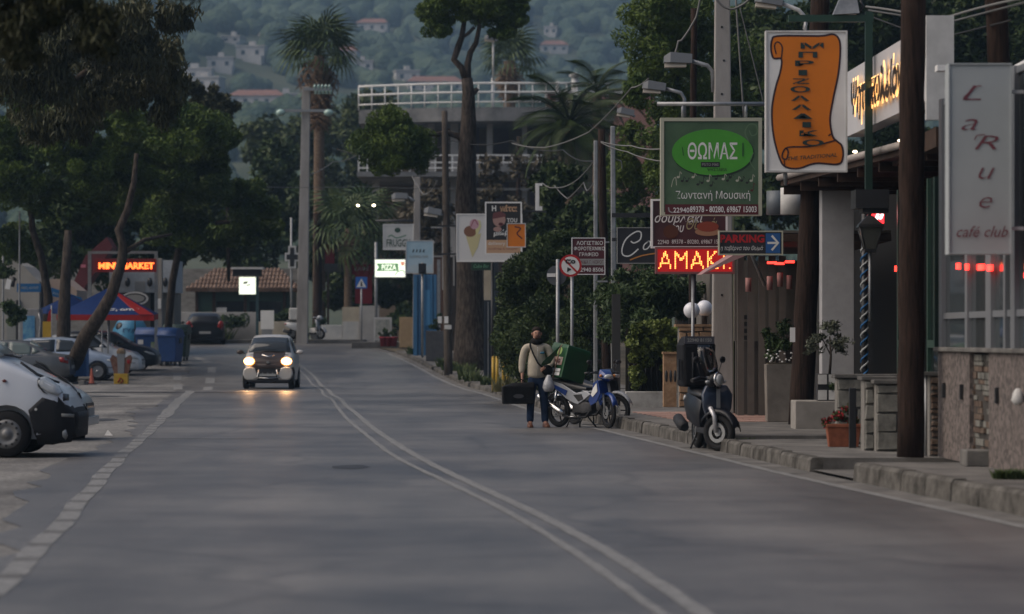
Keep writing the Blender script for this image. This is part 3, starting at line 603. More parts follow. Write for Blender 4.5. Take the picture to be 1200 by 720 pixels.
S.post(lambda b:(b.bb(S.x(632),S.x(635.5),-.02,.02,S.z(242),S.z(247)),b.bb(S.x(632),S.x(635.5),-.02,.02,S.z(218),S.z(215))),'bracket',m_white)
S=Sign('wall_sign','small dark green sign with light script under the ice cream sign',552,576,307,317,98,.08,face=m_dgreen); S.text('Cube Bar',564,312,18,4,mat('mint_ink',(.15,.4,.25),.5),shear=.3)
# ---- fruggy, pizza, blue poster
S=Sign('hanging_sign','white square sign with green fruit drawing and dark hand lettering',449,485,263,293,138,.15,face=mat('sign_face_grey',(.55,.56,.55),.5),frame=m_white,fw=.04)
S.text('FRUGGY',467,285,28,9,mat('forest_ink',(.03,.07,.045),.5),bold=.02); S.stroke([(455,278),(459,276),(465,279),(476,276)],1.2,mat('leaf_ink',(.05,.2,.1),.5),'print'); S.poly(ell(466,270,3.6,3,12),MATS['forest_ink'],'print')
S.post(lambda b:b.tube([(S.x(440),0,S.z(259)),(S.x(492),0,S.z(259))],.05),'bar',m_black)
m_lit=mat('lit_sign_face',(.8,.8,.7),.5,emit=(.93,1,.80),es=.85)
S=Sign('light_box_sign','lit greenish white PIZZA light box on a post',439,475.5,304,325.5,143,.3,face=m_lit,frame=m_white,fw=.03)
gi=mat('pizza_green_ink',(.10,.22,.10),.5,emit=(.13,.28,.13),es=.6); S.poly([(441,309),(467,309),(467,318),(441,318),(444,313.5)],gi,'ribbon'); S.text('PIZZA',456,313.5,17,6.5,m_lit,bold=.02); S.stroke([(463,323),(466,319),(472,317),(474,321)],1,gi,'print'); S.poly([(469,307),(474,307),(474,311),(471,312)],mat('tomato_ink',(.5,.15,.1),.5,emit=(.7,.3,.2),es=.6),'print')
S.post(lambda b:b.tube([(S.x(440.5),0.1,S.z(284)),(S.x(440.5),0.1,1.42-Z(314.75,143))],.07),'post',m_galv)
m_sky1=mat('pale_blue_poster',(.28,.45,.56),.5,col2=(.45,.58,.66),scale=.8)
S=Sign('hanging_sign','pale blue poster sign with small dark emblem above the blue kiosk',475.5,508,282,320.5,126,.12,face=m_sky1,frame=m_dirtyw,fw=.03)
for a in (484,488,492,496): S.stroke([(a,296),(a+1,292.5)],1.4,m_inkk,'print')
S.text('SUMMER BAR',491,301,22,3,m_inkgrey); S.poly([(477,313),(486,310),(496,314),(507,309),(507,319),(477,319)],mat('wave_ink',(.45,.55,.6),.5),'print')
d=128; t=thing('pedestrian_sign','small square blue crossing sign on a thin post at the bend','traffic sign',(X(423.5,140),140,1.35))
kk=140/F; b=MB(); zc=Z(331.5,140)-1.35; b.tube([(0,.03,0),(0,.03,zc+.2)],.04); b.build('post',m_galv,t)
b=MB(); q=6.8*kk; b.bb(-q,q,-.02,.01,zc-q,zc+q); b.build('panel',m_sblue,t)
b=MB(); b.add([(-q*.82,-.025,zc-q*.75),(q*.82,-.025,zc-q*.75),(0,-.025,zc+q*.75)],[(0,1,2)]); b.build('triangle',m_inkw,t,fix=False)
b=MB(); b.ball((0.0,-.03,zc+.02),(.035,.004,.035),8); b.add([(-.04,-.031,zc-q*.6),(.05,-.031,zc-q*.6),(.03,-.031,zc),(-.03,-.031,zc)],[(0,1,2,3)]); b.build('walking_figure',m_inkk,t,fix=False)
# ---- traffic light
d=121; t=thing('traffic_light','slim traffic light on a thin post in front of the blue kiosk','traffic light',(X(495,d),d,G(d)+.12)); 
b=MB(); b.tube([(0,0,0),(0,0,Z(308,d)-G(d)-.12)],.05); b.build('post',m_galv,t)
b=MB(); zc=Z(315,d)-G(d)-.12; b.bb(-.15,.15,-.2,-.02,zc-.2,zc+.2); b.lathe([(.1,0),(.12,.15)],(0,-.18,zc),12,axis=(0,-1,0)); b.build('housing',m_black,t)
b=MB(); b.lathe([(.08,0),(.08,.01)],(0,-.2,zc),12,axis=(0,-1,0)); b.build('lens',mat('dim_red_lens',(.3,.02,.01),.3),t)
# ---- bus stop sign with lit panel
d=141; t=thing('bus_stop_sign','lit square bus stop panel under a dark flat hood','bus stop',(X(301.5,d),d,G(d)))
kk=d/F; z0=G(d); b=MB(); b.bb(-.06,.06,-.06,.06,0,Z(320,d)-z0); b.build('post',mat('teal_post',(.03,.07,.08),.5),t)
b=MB(); b.bb(X(272,d)-X(301.5,d),X(309,d)-X(301.5,d),-.5,.5,Z(316,d)-z0,Z(313.5,d)-z0); b.build('hood_top',m_dirtyw,t)
b=MB(); b.bb(X(273.5,d)-X(301.5,d),X(306.5,d)-X(301.5,d),-.4,.4,Z(324,d)-z0,Z(316,d)-z0-.01); b.build('hood',m_black,t)
b=MB(); b.bb(X(280.5,d)-X(301.5,d),X(299.5,d)-X(301.5,d),-.1,.1,Z(345,d)-z0,Z(325,d)-z0); b.build('light_panel',m_lit,t)
b=MB(); x0=X(290,d)-X(301.5,d); zz_=Z(333,d)-z0; b.add([(x0-.2,-.11,zz_),(x0-.05,-.11,zz_),(x0+.05,-.11,zz_+.12),(x0-.15,-.11,zz_+.1)],[(0,1,2,3)]); b.add([(x0-.1,-.11,zz_-.1),(x0+.15,-.11,zz_-.05),(x0+.1,-.11,zz_),],[(0,1,2)]); b.build('print',m_inkgrey,t,fix=False)
# ---- mini market LED on its frame
d=116; S=Sign('led_sign','lit MINI MARKET display in amber letters on a black box',111,183,303.5,319,d,.25,face=mat('led_black_red_glow',(.015,.005,.005),.5,emit=(.3,.01,.01),es=.12))  # backing emits faint red, imitating glow from the letters
ml=em('led_orange',(1,.12,.02),3.5,(1,.3,.1)); b=MB(); dots_text(b,'MINI',S.x(116),S.z(315.5),21*S.k,7.5*S.k,10,S.y(),.46,bold=.04); dots_text(b,'MARKET',S.x(142),S.z(315.5),39*S.k,7.5*S.k,10,S.y(),.46,bold=.04); b.build('led_dots',ml,S.t,fix=False,kind='stuff')
t=thing('steel_gantry','thin pale steel frame standing around the MINI MARKET display','gantry',(X(105,116.6),116.6,G(116.6)-.02)); b=MB(); zt=Z(297,116.6)-G(116.6)
b.bb(-.06,.06,-.06,.06,0,zt); b.build('post',m_galv,t); b=MB(); xx_=X(183,116.6)-X(105,116.6); b.bb(xx_-.06,xx_+.06,-.06,.06,0,zt); b.build('post',m_galv,t); b=MB(); b.bb(-.06,xx_+.06,-.062,.062,zt,zt+.1); b.build('top_bar',m_galv,t)
# ================================================================ buildings, walls and poles
def B1(name,m,parent,*a,bevel=0,label=None,kind=None):
    b=MB()
    for q in a: b.bb(*q)
    return b.build(name,m,parent,bevel=bevel,label=label,kind=kind)
def stones(parent,x0,x1,z0,z1,y,m,wmin,wmax,h,depth=.05,name='stone',axis='y',gap=.018):
    """a face of separate rubble stones, each a part; axis 'y' faces -y, 'x' faces -x (x0,x1 then run along y)"""
    z=z0; r=random.Random(int(z0*99+x0*13+y*7))
    while z<z1-.04:
        hh=min(h*r.uniform(.8,1.25),z1-z); 
        if z1-z-hh<.05: hh=z1-z
        x=x0
        while x<x1-.02:
            w_=min(r.uniform(wmin,wmax),x1-x)
            if x1-x-w_<wmin*.5: w_=x1-x
            p=r.uniform(-.012,.014); a,b_,c,d_=x+gap/2,x+w_-gap/2,z+gap/2,z+hh-gap/2
            if b_-a>.02 and d_-c>.015:
                j=lambda s=.012:r.uniform(-s,s); f=-depth+p; q=[(a+j(),c+j()),(b_+j(),c+j()),(b_+j(),d_+j()),(a+j(),d_+j())]
                if axis=='y': vs=[(u,y,v) for u,v in q]+[(u+(.012 if u<(a+b_)/2 else -.012),y+f,v+(.01 if v<(c+d_)/2 else -.01)) for u,v in q]
                else: vs=[(y,u,v) for u,v in q]+[(y+f,u+(.012 if u<(a+b_)/2 else -.012),v+(.01 if v<(c+d_)/2 else -.01)) for u,v in q]
                MB().add(vs,[(4,5,6,7),(0,1,5,4),(1,2,6,5),(2,3,7,6),(3,0,4,7)]).build(name,m,parent)
            x+=w_
        z+=hh
# ---- café building: mosaic-faced wall with a glazed front above it
t=thing('cafe_building','white framed glazed cafe front over a pinkish stone wall with small slots','building',(5.1,31,.2))
def wx(y): return 5.02+(36.2-y)*.032        # the wall leans with the street
def face(b,y0,y1,z0,z1,off=0,th=.3):
    b.add([(wx(y0)-off-5.1,y0-31,z0),(wx(y1)-off-5.1,y1-31,z0),(wx(y1)-off-5.1,y1-31,z1),(wx(y0)-off-5.1,y0-31,z1),(wx(y0)+th-5.1,y0-31,z0),(wx(y1)+th-5.1,y1-31,z0),(wx(y1)+th-5.1,y1-31,z1),(wx(y0)+th-5.1,y0-31,z1)],[(0,1,2,3),(7,6,5,4),(0,4,5,1),(1,5,6,2),(2,6,7,3),(3,7,4,0)])
m_mos=mat('pinkish_stone_cladding',(.17,.14,.13),.8,bump=.4,bscale=20)
n=m_mos.node_tree.nodes; l=m_mos.node_tree.links; vo=n.new('ShaderNodeTexVoronoi'); vo.inputs['Scale'].default_value=20; g=n.new('ShaderNodeNewGeometry'); l.new(g.outputs['Position'],vo.inputs['Vector']); cr=n.new('ShaderNodeValToRGB'); e=cr.color_ramp.elements
e[0].color=(.075,.066,.062,1); e[1].color=(.20,.168,.155,1); sp=n.new('ShaderNodeSeparateColor'); l.new(vo.outputs['Color'],sp.inputs[0]); l.new(sp.outputs[0],cr.inputs[0]); l.new(cr.outputs[0],n['Principled BSDF'].inputs['Base Color'])
b=MB(); face(b,24,33.0,0,1.24); b.build('wall',m_mos,t); b=MB(); face(b,34.15,36.2,0,1.24); b.build('wall',m_mos,t)
b=MB(); face(b,33.0,34.15,0,1.22,-.05); b.build('wall_core',mat('dark_mortar',(.06,.055,.05),.9),t)
z=0.01; r=random.Random(5)
while z<1.18:
    h=r.uniform(.05,.085); y=33.02
    while y<34.1:
        L=min(r.uniform(.25,.6),34.13-y); q=r.uniform(.0,.035)
        b=MB(); b.bb(wx(y)+.05-q-5.1,wx(y)+.12-5.1,y+.01-31,y+L-.01-31,z,z+h-.012); b.build('stone',m_stone2 if r.random()<.6 else m_stone,t); y+=L
    z+=h
b=MB(); face(b,24,36.25,1.24,1.29,.05,.36); b.build('coping',m_conc,t,bevel=.01)
for py,px in ((457,1110),(457,1127),(457,1161),(457,1190)):
    yy_=5.06*F/(px-600); b=MB(); b.bb(-.035,.0,-.045,.045,-.085,.085); b.build('wall_light',m_black,t,loc=(wx(yy_)-5.1,yy_-31,.79))
b=MB(); b.lathe([(.03,-.08),(.07,-.03),(.05,.05),(.02,.09)],n=10); b.build('lamp_shade',m_dirtyw,t,loc=(wx(30.9)-5.2,-.1,.80))
m_al=mat('grey_white_aluminium',(.20,.21,.225),.4,.2)
for y0 in (24.5,26.5,28.5,30.1,31.6,32.1,32.9,34.3,35.95):
    w_={30.1:.1,31.6:.22,32.1:.1,32.9:.3,34.3:.14,35.95:.2}.get(y0,.12); b=MB(); face(b,y0,y0+w_,1.29,4.2,0,.1); b.build('window_frame',m_al,t)
for z0 in (1.62,4.12):
    b=MB(); face(b,24,36.1,z0,z0+.07,-.02,.08); b.build('window_rail',m_al,t)
m_glass=mat('window_glass',(.05,.06,.065),.04,spec=.6); 
b=MB(); face(b,24,36.1,1.29,4.15,-.05,.07); b.build('pane',m_glass,t)
m_redl=em('red_lamp_glow',(1,.03,.02),3.2,(1,.1,.08))
for px,py,w_ in ((1124,312,.07),(1132,313,.05),(1147,313,.13),(1155,314,.09),(1195,322,.2)):
    yy_=5.05*F/(px-600); b=MB(); face(b,yy_,yy_+w_*2,Z(py+3.5,yy_)-.2,Z(py-3.5,yy_)-.2,.03,-.0); b.build('red_light',m_redl,t)
b=MB(); b.bb(.6,6,-7,5.4,4.2,4.5); b.build('roof',m_white,t,bevel=.02)

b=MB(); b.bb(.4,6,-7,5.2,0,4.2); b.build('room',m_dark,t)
b=MB(); b.bb(-.12,6,5.21,5.3,1.25,3.3); b.build('side_panel',m_dgreen,t)
# pale canopy slab corner seen above the café sign
b=MB(); b.bb(X(1097,35)-5.1,X(1180,35)-5.1,3.9,4.1,Z(84,35)-.2,Z(77,35)-.2); b.build('fascia',m_white,t)
# concrete step block by the wall
tag(B1('concrete_block',m_conc,None,(X(1128,33.4),X(1163,33.4),33.1,33.6,.21,Z(527,33.4)),bevel=.012),'square grey concrete block standing against the stone wall','block')
# ---- restaurant: fascia sign, dark verandah, white column, timber eaves
t=thing('taverna_building','dark open fronted taverna with a slanting white sign fascia and low eaves','building',(5.2,46,.17))
O=Vector((5.2,46,.17))
def rel(px,py,d): p=P(px,py,d)-O; return tuple(p)
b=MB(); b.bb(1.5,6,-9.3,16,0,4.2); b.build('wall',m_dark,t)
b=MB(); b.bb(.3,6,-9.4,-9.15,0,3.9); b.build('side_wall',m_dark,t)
for y0 in (-7.6,-6.1,-4.6,-3.0): b=MB(); b.bb(.2,.32,y0,y0+.12,0,3.5); b.build('door_frame',m_dgreen,t)
for y0,y1 in ((-7.6,-6.1),(-4.6,-3.0)):
    b=MB(); b.bb(.24,.3,y0+.12,y1,.0,3.5); b.build('door_glass',m_glassd,t); b=MB(); b.bb(.2,.33,y0+.12,y1,1.3,1.4); b.build('door_rail',m_dgreen,t)
# eaves slab: rises towards the viewer because it is level overhead
e0=P(915,218,50)-O; e1=P(1112,168,38.6)-O
b=MB(); th=.16; b.add([tuple(e0),tuple(e1),(e1.x+4,e1.y,e1.z),(e0.x+4,e0.y,e0.z),(e0.x,e0.y,e0.z+th),(e1.x,e1.y,e1.z+th),(e1.x+4,e1.y,e1.z+th+.5),(e0.x+4,e0.y,e0.z+th+.5)],[(3,2,1,0),(4,5,6,7),(0,1,5,4),(1,2,6,5),(2,3,7,6),(3,0,4,7)]); b.build('eaves',m_brown,t)
b=MB(); q=Vector((.0,0,.02)); b.tube([tuple(e0+Vector((-.03,0,.13))),tuple(e1+Vector((-.03,0,.13)))],.055,6); b.build('gutter',mat('pale_gutter',(.36,.33,.31),.7,var=.1),t)
for i in range(9):
    f=i/8; a=e0.lerp(e1,f); b=MB(); b.bb(a.x+.05,a.x+3,a.y-.05,a.y+.05,a.z-.14,a.z-.002); b.build('rafter',m_brown,t)
b=MB(); p0=rel(963,440,48.7); b.bb(p0[0],rel(1001,0,48.7)[0],2.7,3.1,0,rel(0,222,48.7)[2]); b.build('column',mat('column_render',(.36,.36,.37),.8,var=.06),t,bevel=.01)
# fascia sign
A=P(991,86,45)-O; A2=P(991,161,45)-O; D=P(1086,57,38)-O; D2=P(1086,132,38)-O
D.z=A.z; D2.z=A2.z; n_=Vector((.25,0,0))
b=MB(); b.add([tuple(A2),tuple(D2),tuple(D),tuple(A),tuple(A2+n_),tuple(D2+n_),tuple(D+n_),tuple(A+n_)],[(0,1,2,3),(7,6,5,4),(0,4,5,1),(1,5,6,2),(2,6,7,3),(3,7,4,0)]); fs_=b.build('sign_fascia',mat('fascia_panel',(.50,.50,.52),.5,var=.04,scale=.5),t)
b=MB(); b.bb(D.x-.02,D.x+.32,D.y-.12,D.y-.01,D2.z-.25,D.z+.1); b.build('fascia_end',m_dirtyw,t)
ml2=em('warm_letter_glow',(1,.5,.16),1.3,(1,.7,.35)); mlk=mat('letter_face_black',(.03,.025,.02),.6)
ax=(D-A); W_=ax.length; ax.normalize()
def onf(p,off): return tuple(A2+ax*p[0]+Vector((0,0,p[2]))-Vector((off,0,0)))
for txt,u0,wd,zc,hh in (('Ψητοπωλείον',1.1,4.6,.42,.42),):
    b=MB(); text(b,txt,u0+wd/2,zc,wd,hh*1.75,0,shear=.1,bold=.02,fn=lambda p:onf(p,.055)); b.build('letter_glow',ml2,t,fix=False)
    b=MB(); text(b,txt,u0+wd/2-.03,zc-.0,wd,hh*1.42,0,shear=.1,bold=.055,fn=lambda p:onf(p,.08)); b.build('lettering',mlk,t,fix=False)
for px,py,d in ((1002,178,44),(1055,165,41)):
    b=MB(); b.ball(rel(px,py,d),(.035,.035,.02),8); b.build('bulb',em('bulb_glow',(1,.78,.5),5),t)
# low overhang under the fascia and dark lintel
b=MB(); b.bb(.1,4,-7.6,-1,A2.z-.55,A2.z-.3); b.build('soffit',m_brown,t)
b=MB(); p0=P(980,232,44)-O; p1=P(1042,244,41.5)-O; b.bb(p0[0],p1[0],p1[1],p1[1]+.6,p1[2],p0[2]+.0); b.bb(p0[0]+.1,p1[0],p1[1]+.05,p1[1]+.5,p1[2]-.06,p1[2]); b.build('lantern_beam',m_black,t)
# small lit red sign inside
b=MB(); x0,y0,z0=rel(1022,262,43.5); x1,_,z1=rel(1036,242,43.5); b.bb(x0,x1,y0,y0+.06,z0,z1); b.build('red_sign',em('red_sign_glow',(1,.02,.03),1.6,(.8,.05,.05)),t)
b=MB(); 
for (a,c) in (((1025,259),(1029,244)),((1030,257),(1034,247))): pa,pb=rel(a[0],a[1],43.42),rel(c[0],c[1],43.42); b.add([(pa[0],pa[1],pa[2]),(pa[0]+.04,pa[1],pa[2]),(pb[0]+.04,pb[1],pb[2]),(pb[0],pb[1],pb[2])],[(0,1,2,3)])
b.build('red_sign_stroke',em('white_sign_glow',(1,.9,.9),2.2),t,fix=False,kind=None)
b=MB(); x0,y0,z0=rel(1051,315,43.5); b.bb(x0-.03,x0+.03,y0,y0+.03,z0-.04,z0+.04); b.build('red_light',m_redl,t)
# further bay: striped canopy, drum shades, slatted grey front
b=MB(); 
b.bb(-.9,1,4.2,12,rel(0,283,51)[2]-.02,rel(0,276,51)[2]); b.build('canopy',m_brown,t)
for i in range(10): b=MB(); b.bb(-.95,1.0,4.25+i*.75,4.6+i*.75,rel(0,275,51)[2],rel(0,272,51)[2]); b.build('canopy_slat',m_grend,t)
b=MB(); x0,y0,z0=rel(928,236,50.8); b.lathe([(.19,-.22),(.19,.22)],(x0,y0,z0),18); b.build('drum',m_dirtyw,t)
b=MB(); x0,y0,z0=rel(910,238,51.5); b.lathe([(.17,-.2),(.17,.2)],(x0,y0,z0),18); b.build('drum',mat('drum_grey',(.12,.14,.16),.5),t)
for px in (868,880,893,905,917): b=MB(); x0,y0,z0=rel(px,355,55.5); b.bb(x0-.06,x0+.06,y0,y0+.1,0,rel(0,300,55.5)[2]); b.build('post',m_grend,t)
b=MB(); x0=rel(862,0,56)[0]; b.bb(x0,x0+1.2,9.95,10.1,0,rel(0,400,56)[2]); b.build('panel_wall',mat('brown_grey_panel',(.085,.078,.072),.8,var=.12,scale=2),t)
b=MB(); b.bb(x0,x0+1.3,10.3,10.5,rel(0,400,56)[2],rel(0,305,56)[2]); b.build('upper_panel',m_grend,t)
for i in range(4): x1,y1,z1=rel(873,372+i*8,55.8); b=MB(); b.bb(x1-.1,x1+.1,y1-.02,y1+.05,z1-.04,z1+.04); b.build('letter_box',m_black,t)
mp_=mat('pink_lamp_shade',(.35,.18,.17),.6)
for px,py in ((877,334),(902,332),(914,328),(925,331)): b=MB(); b.lathe([(.05,-.12),(.05,.12)],rel(px,py,53),10); b.build('lamp_shade',mp_,t)
for px,py in ((904,308),(913,309),(925,307),(923,278)):
    b=MB(); x1,y1,z1=rel(px,py,53); b.bb(x1-.07,x1+.09,y1,y1+.05,z1-.02,z1+.02); b.build('red_light',m_redl,t)
# ---- lantern and rope-wrapped post
t=thing('lantern_post','slim dark post wrapped with blue and white rope carrying a lantern','post',(X(1013,43.2),43.2,.17)); zt=Z(232,43.2)-.17
b=MB(); b.tube([(0,0,0),(0,0,zt)],.045); b.build('post',m_black,t)
for c_,m,o in ((0,mat('blue_rope',(.03,.12,.28),.7),0),(1,mat('white_rope',(.4,.42,.42),.7),PI)):
    pts=[(.05*math.cos(q*.9+o),.05*math.sin(q*.9+o),.75+q*.034) for q in range(int((Z(285,43.2)-.9)/.034))]; b=MB(); b.tube(pts,.014,5); b.build('rope',m,t)
t=thing('lantern','glass and black metal coach lantern hanging near the lit red sign','lamp',(X(1019.5,42.6),42.6,Z(292,42.6)))
b=MB(); s4=lambda r_,z:[(r_,r_,z),(-r_,r_,z),(-r_,-r_,z),(r_,-r_,z)]
b.loft([s4(.075,0),s4(.15,.3)],sm=False); b.build('glass',mat('lantern_glass',(.10,.10,.09),.15,spec=.6),t)
b=MB(); b.loft([s4(.18,.3),s4(.16,.34),s4(.04,.46)],sm=False); b.tube([(0,0,.45),(0,0,.55)],.02); b.build('cap',m_black,t); b=MB(); b.bb(-.08,.08,-.08,.08,-.05,0); b.build('base',m_black,t)
b=MB()
for sx in (-1,1):
    for sy in (-1,1): b.tube([(sx*.077,sy*.077,0),(sx*.152,sy*.152,.3)],.01,4)
b.build('cage',m_black,t,kind='stuff')
b=MB(); b.tube([(0,0,-.05),(0,0,-1.0)],.02,6); b.build('stem',m_galv,t)
# ---- stone garden walls
for nm,lb,x0,x1,y,z1 in (('garden_wall','low grey rubble wall with concrete cap nearest the thick wooden pole',X(1027,38.6),5.45,38.6,1.02),('garden_wall','shorter grey rubble wall just behind the nearer rubble wall',X(981,41.2),5.3,41.2,1.06)):
    t=thing(nm,lb,'wall',(x0,y,SW)); 
    b=MB(); b.bb(0,x1-x0,0,.3,0,z1-SW); b.build('wall_core',m_mortar,t); b=MB(); b.bb(-.04,x1-x0+.05,-.06,.36,z1-SW,z1-SW+.05); b.build('coping',m_conc,t,bevel=.008)
    stones(t,0.0,x1-x0,.01,z1-SW-.01,0,m_stone,.2,.42,.2)
t=thing('stone_pier','narrow rubble pier with a flat cap left of the nearer rubble wall','pillar',(X(1013,38.9),38.9,SW)); z1=Z(446,38.9)-SW
b=MB(); b.bb(0,.13,0,.4,0,z1); b.build('pier_core',m_mortar,t); b=MB(); b.bb(-.04,.42,-.05,.45,z1,z1+.05); b.build('cap',m_conc,t,bevel=.008); stones(t,.0,.13,.01,z1,0,m_stone,.1,.13,.17)
b=MB(); b.bb(.2,.24,-.1,-.06,z1-.33,z1-.08); b.build('white_tube_light',m_dirtyw,t)
t=thing('stone_pier','reddish stacked stone pier between the wooden pole and the cafe wall','pillar',(X(1085,37),37,SW)); z1=Z(440,37)-SW
b=MB(); b.bb(.05,.24,0,.3,0,z1); b.build('pier_core',m_mortar,t); b=MB(); b.bb(-.06,.26,-.06,.32,z1,z1+.04); b.build('cap',m_conc,t); stones(t,.05,.24,.01,z1,0,m_stone2,.1,.19,.07); b=MB(); b.tube([(0,0,0),(0,0,z1)],.018,6); b.build('pipe',m_galv,t)
# motorbike parts seen behind the low wall -> a parked bicycle shape
t=thing('bollard','short black post beside the terracotta pot','bollard',(X(999,39.9),39.9,SW)); b=MB(); b.bb(-.045,.045,-.045,.045,0,Z(455,39.9)-SW); b.build('post',m_black,t,bevel=.006)
# ---- concrete planter bench, tall planter
tag(B1('concrete_bench',mat('bench_concrete',(.27,.255,.235),.85,var=.14,scale=3),None,(X(932,47.4),X(985,47.4),47.4,48.2,.17,Z(470,47.4)),bevel=.015),'pale low concrete ledge with the olive box standing on it','ledge')
t=thing('concrete_planter','tall square taupe concrete planter with small white flowers','planter',(X(913,51.6),51.6,.19)); zt=Z(427,51.6)-.19
def sq(a,b_,z,c=0): return [(-a+c,-b_,z),(a+c,-b_,z),(a+c,b_,z),(-a+c,b_,z)]
b=MB(); b.loft([sq(.215,.215,0),sq(.235,.235,zt)],sm=False); b.build('box',mat('planter_concrete',(.19,.17,.15),.85,var=.2,scale=3,bump=.2),t,bevel=.01); b=MB(); b.loft([sq(.2,.2,zt),sq(.2,.2,zt+.02)],sm=False); b.build('soil',m_ground,t)
link('shrub',leaf_mesh('shrub',[((0,0,zt+.35),(.28,.25,.3)),((.1,0,zt+.6),(.2,.2,.2)),((-.15,0,zt+.45),(.2,.2,.22))],1500,.075,m_leafhedge,nl=9),t)
b=MB(); r=random.Random(8)
for i in range(26): 
    b.ball((r.uniform(-.26,.24),r.uniform(-.3,-.18),zt+r.uniform(.03,.24)),(.02,.02,.017),6)
b.build('white_flowers',m_inkw,t,kind='stuff')
# olive in box
t=thing('potted_olive_tree','small olive tree in a black and white slatted box','potted plant',(X(970,47.6),47.6,Z(470,47.6)))
b=MB(); b.bb(-.17,.17,-.15,.15,0,.42); b.build('box',m_black,t)
for i,(a,c) in enumerate(((-.165,-.03),(.0,.13))):
    for z0,z1 in ((.02,.17),(.26,.41)): b=MB(); b.bb(a,c,-.175,-.152,z0,z1); b.build('slat',m_dirtyw,t)
b=MB(); b.tube([(.03,0,.42),(.05,0,.7),(.03,0,1.0)],[.022,.018,.01]); b.tube([(.05,0,.7),(-.1,.0,1.0)],[.012,.006]); b.tube([(.05,0,.75),(.2,.0,1.05)],[.012,.006]); b.build('trunk',m_bark,t)
link('crown',leaf_mesh('crown',[((0,0,1.05),(.25,.2,.22)),((-.18,0,.92),(.18,.15,.2)),((.2,0,.95),(.2,.15,.22)),((.22,0,.8),(.12,.1,.12)),((-.28,0,.78),(.1,.1,.13))],1100,.07,m_leafgrey,nl=10,slim=.35),t)
link('foliage',leaf_mesh('foliage',[((.1,-.16,.22),(.14,.06,.08))],150,.06,m_leafhedge),t)
# terracotta pot
t=thing('plant_pot','terracotta window box with trailing leaves and red flowers','potted plant',(X(988,40.3),40.3,SW)); h=Z(497,40.3)-SW
b=MB(); b.loft([[(-.19,-.1,0),(.19,-.1,0),(.19,.1,0),(-.19,.1,0)],[(-.22,-.13,h-.04),(.22,-.13,h-.04),(.22,.13,h-.04),(-.22,.13,h-.04)],[(-.235,-.145,h-.04),(.235,-.145,h-.04),(.235,.145,h-.04),(-.235,.145,h-.04)],[(-.235,-.145,h),(.235,-.145,h),(.235,.145,h),(-.235,.145,h)]],sm=False); b.build('pot',m_terra,t,bevel=.006)
link('foliage',leaf_mesh('foliage',[((0,0,h+.08),(.25,.12,.1)),((.05,0,h+.2),(.12,.1,.12)),((-.2,-.05,h+.02),(.1,.08,.08))],800,.06,[m_leafhedge,m_leafhedge,mat('red_petals',(.3,.02,.03),.6)],nl=8),t)
# ---- poles
def pole(name,label,px0,py0,px1,py1,d,w0,w1,m,z0=None,n=12,cat='utility pole',holes=False,square=False,loc=None):
    z0=SW+G(d) if z0 is None else z0; t=thing(name,label,cat,(X(px0,d),d,z0)); x1=X(px1,d)-X(px0,d); zt=Z(py1,d)-z0; b=MB()
    k=12; pts=[(x1*i/k+ (random.uniform(-.012,.012) if m is m_wood and 0<i<k else 0),0,zt*i/k) for i in range(k+1)]; rs=[(w0+(w1-w0)*i/k)/2 for i in range(k+1)]
    if square: 
        b.loft([[(p[0]-r,-r,p[2]),(p[0]+r,-r,p[2]),(p[0]+r,r,p[2]),(p[0]-r,r,p[2])] for p,r in zip(pts,rs)],sm=False)
    else: b.tube(pts,rs,n)
    b.build('shaft',m,t,bevel=.02 if square else 0)
    if holes:
        i=0; z=2.2
        while z<zt-.3: f=z/zt; r=(w0+(w1-w0)*f)/2; b=MB(); b.lathe([(.022,0),(.022,.006)],(x1*f+(.02 if i%2 else -.02),-r-.003,z),8,axis=(0,-1,0)); b.build('hole',m_black,t); z+=.62; i+=1
    return t
pole('utility_pole','thick dark wooden pole standing on the near pavement corner',1067,540,1070,-30,36,.32,.29,m_wood,z0=.2)
pole('utility_pole','brown wooden pole on the pavement beside the tall square planter',938,495,962,-20,50,.40,.30,m_wood,z0=.18)
pole('utility_pole','leaning wooden pole whose foot is hidden behind the cafe sign',1192,110,1164,-60,38,.30,.27,m_wood,z0=Z(112,38)-3.4+.0)
t=pole('utility_pole','tall pierced concrete pole rising behind the green music sign',846.5,487,846.5,-25,57,.40,.27,m_cpole,z0=.19,holes=True,square=True)
t=pole('utility_pole','thin dark pole close behind the pierced concrete pole',811,480,813,10,64,.17,.13,m_wood,z0=.2)
pole('steel_post','grey square steel post at the left of three poles behind the maroon sign',698,475,698,165,70,.1,.09,m_galv,z0=.15,cat='post',square=True)
pole('utility_pole','brown wooden pole in the middle of three behind the maroon sign',711,473,705,152,71,.22,.17,m_wood,z0=.15)
pole('steel_post','pale grey post at the right of three poles, beside the black script sign',720,470,718,148,69,.13,.1,m_galv,z0=.15,cat='post',square=True)
pole('utility_pole','thin brown pole standing in front of the big pine trunk',525.5,436,521,130,106,.30,.2,mat('grey_brown_pole',(.055,.045,.037),.9,col2=(.11,.092,.078),scale=5,stretch=(4,4,.5)),z0=G(106)+.1)
pole('utility_pole','tall concrete pole with glass insulators and two lamps at the bend',354,398,359,102,141.5,.52,.36,m_cpole,z0=1.3,square=True,holes=False)
pole('utility_pole','concrete post behind the fruit sign with looping cables',488,415,489,208,130,.34,.26,m_cpole,z0=G(130)+.1,square=True)
pole('steel_post','slim grey mast beside the white curved building at the left edge',22.5,395,23,248,112,.07,.06,m_galv,z0=.35,cat='post')
pole('steel_post','slim grey mast at the very left edge by the blue board',3.5,410,3.5,300,112,.08,.07,m_galv,z0=.35,cat='post')
pole('utility_pole','brown wooden pole among the palms right of the tall concrete pole',373,395,372,250,150,.45,.35,m_wood,z0=1.4)
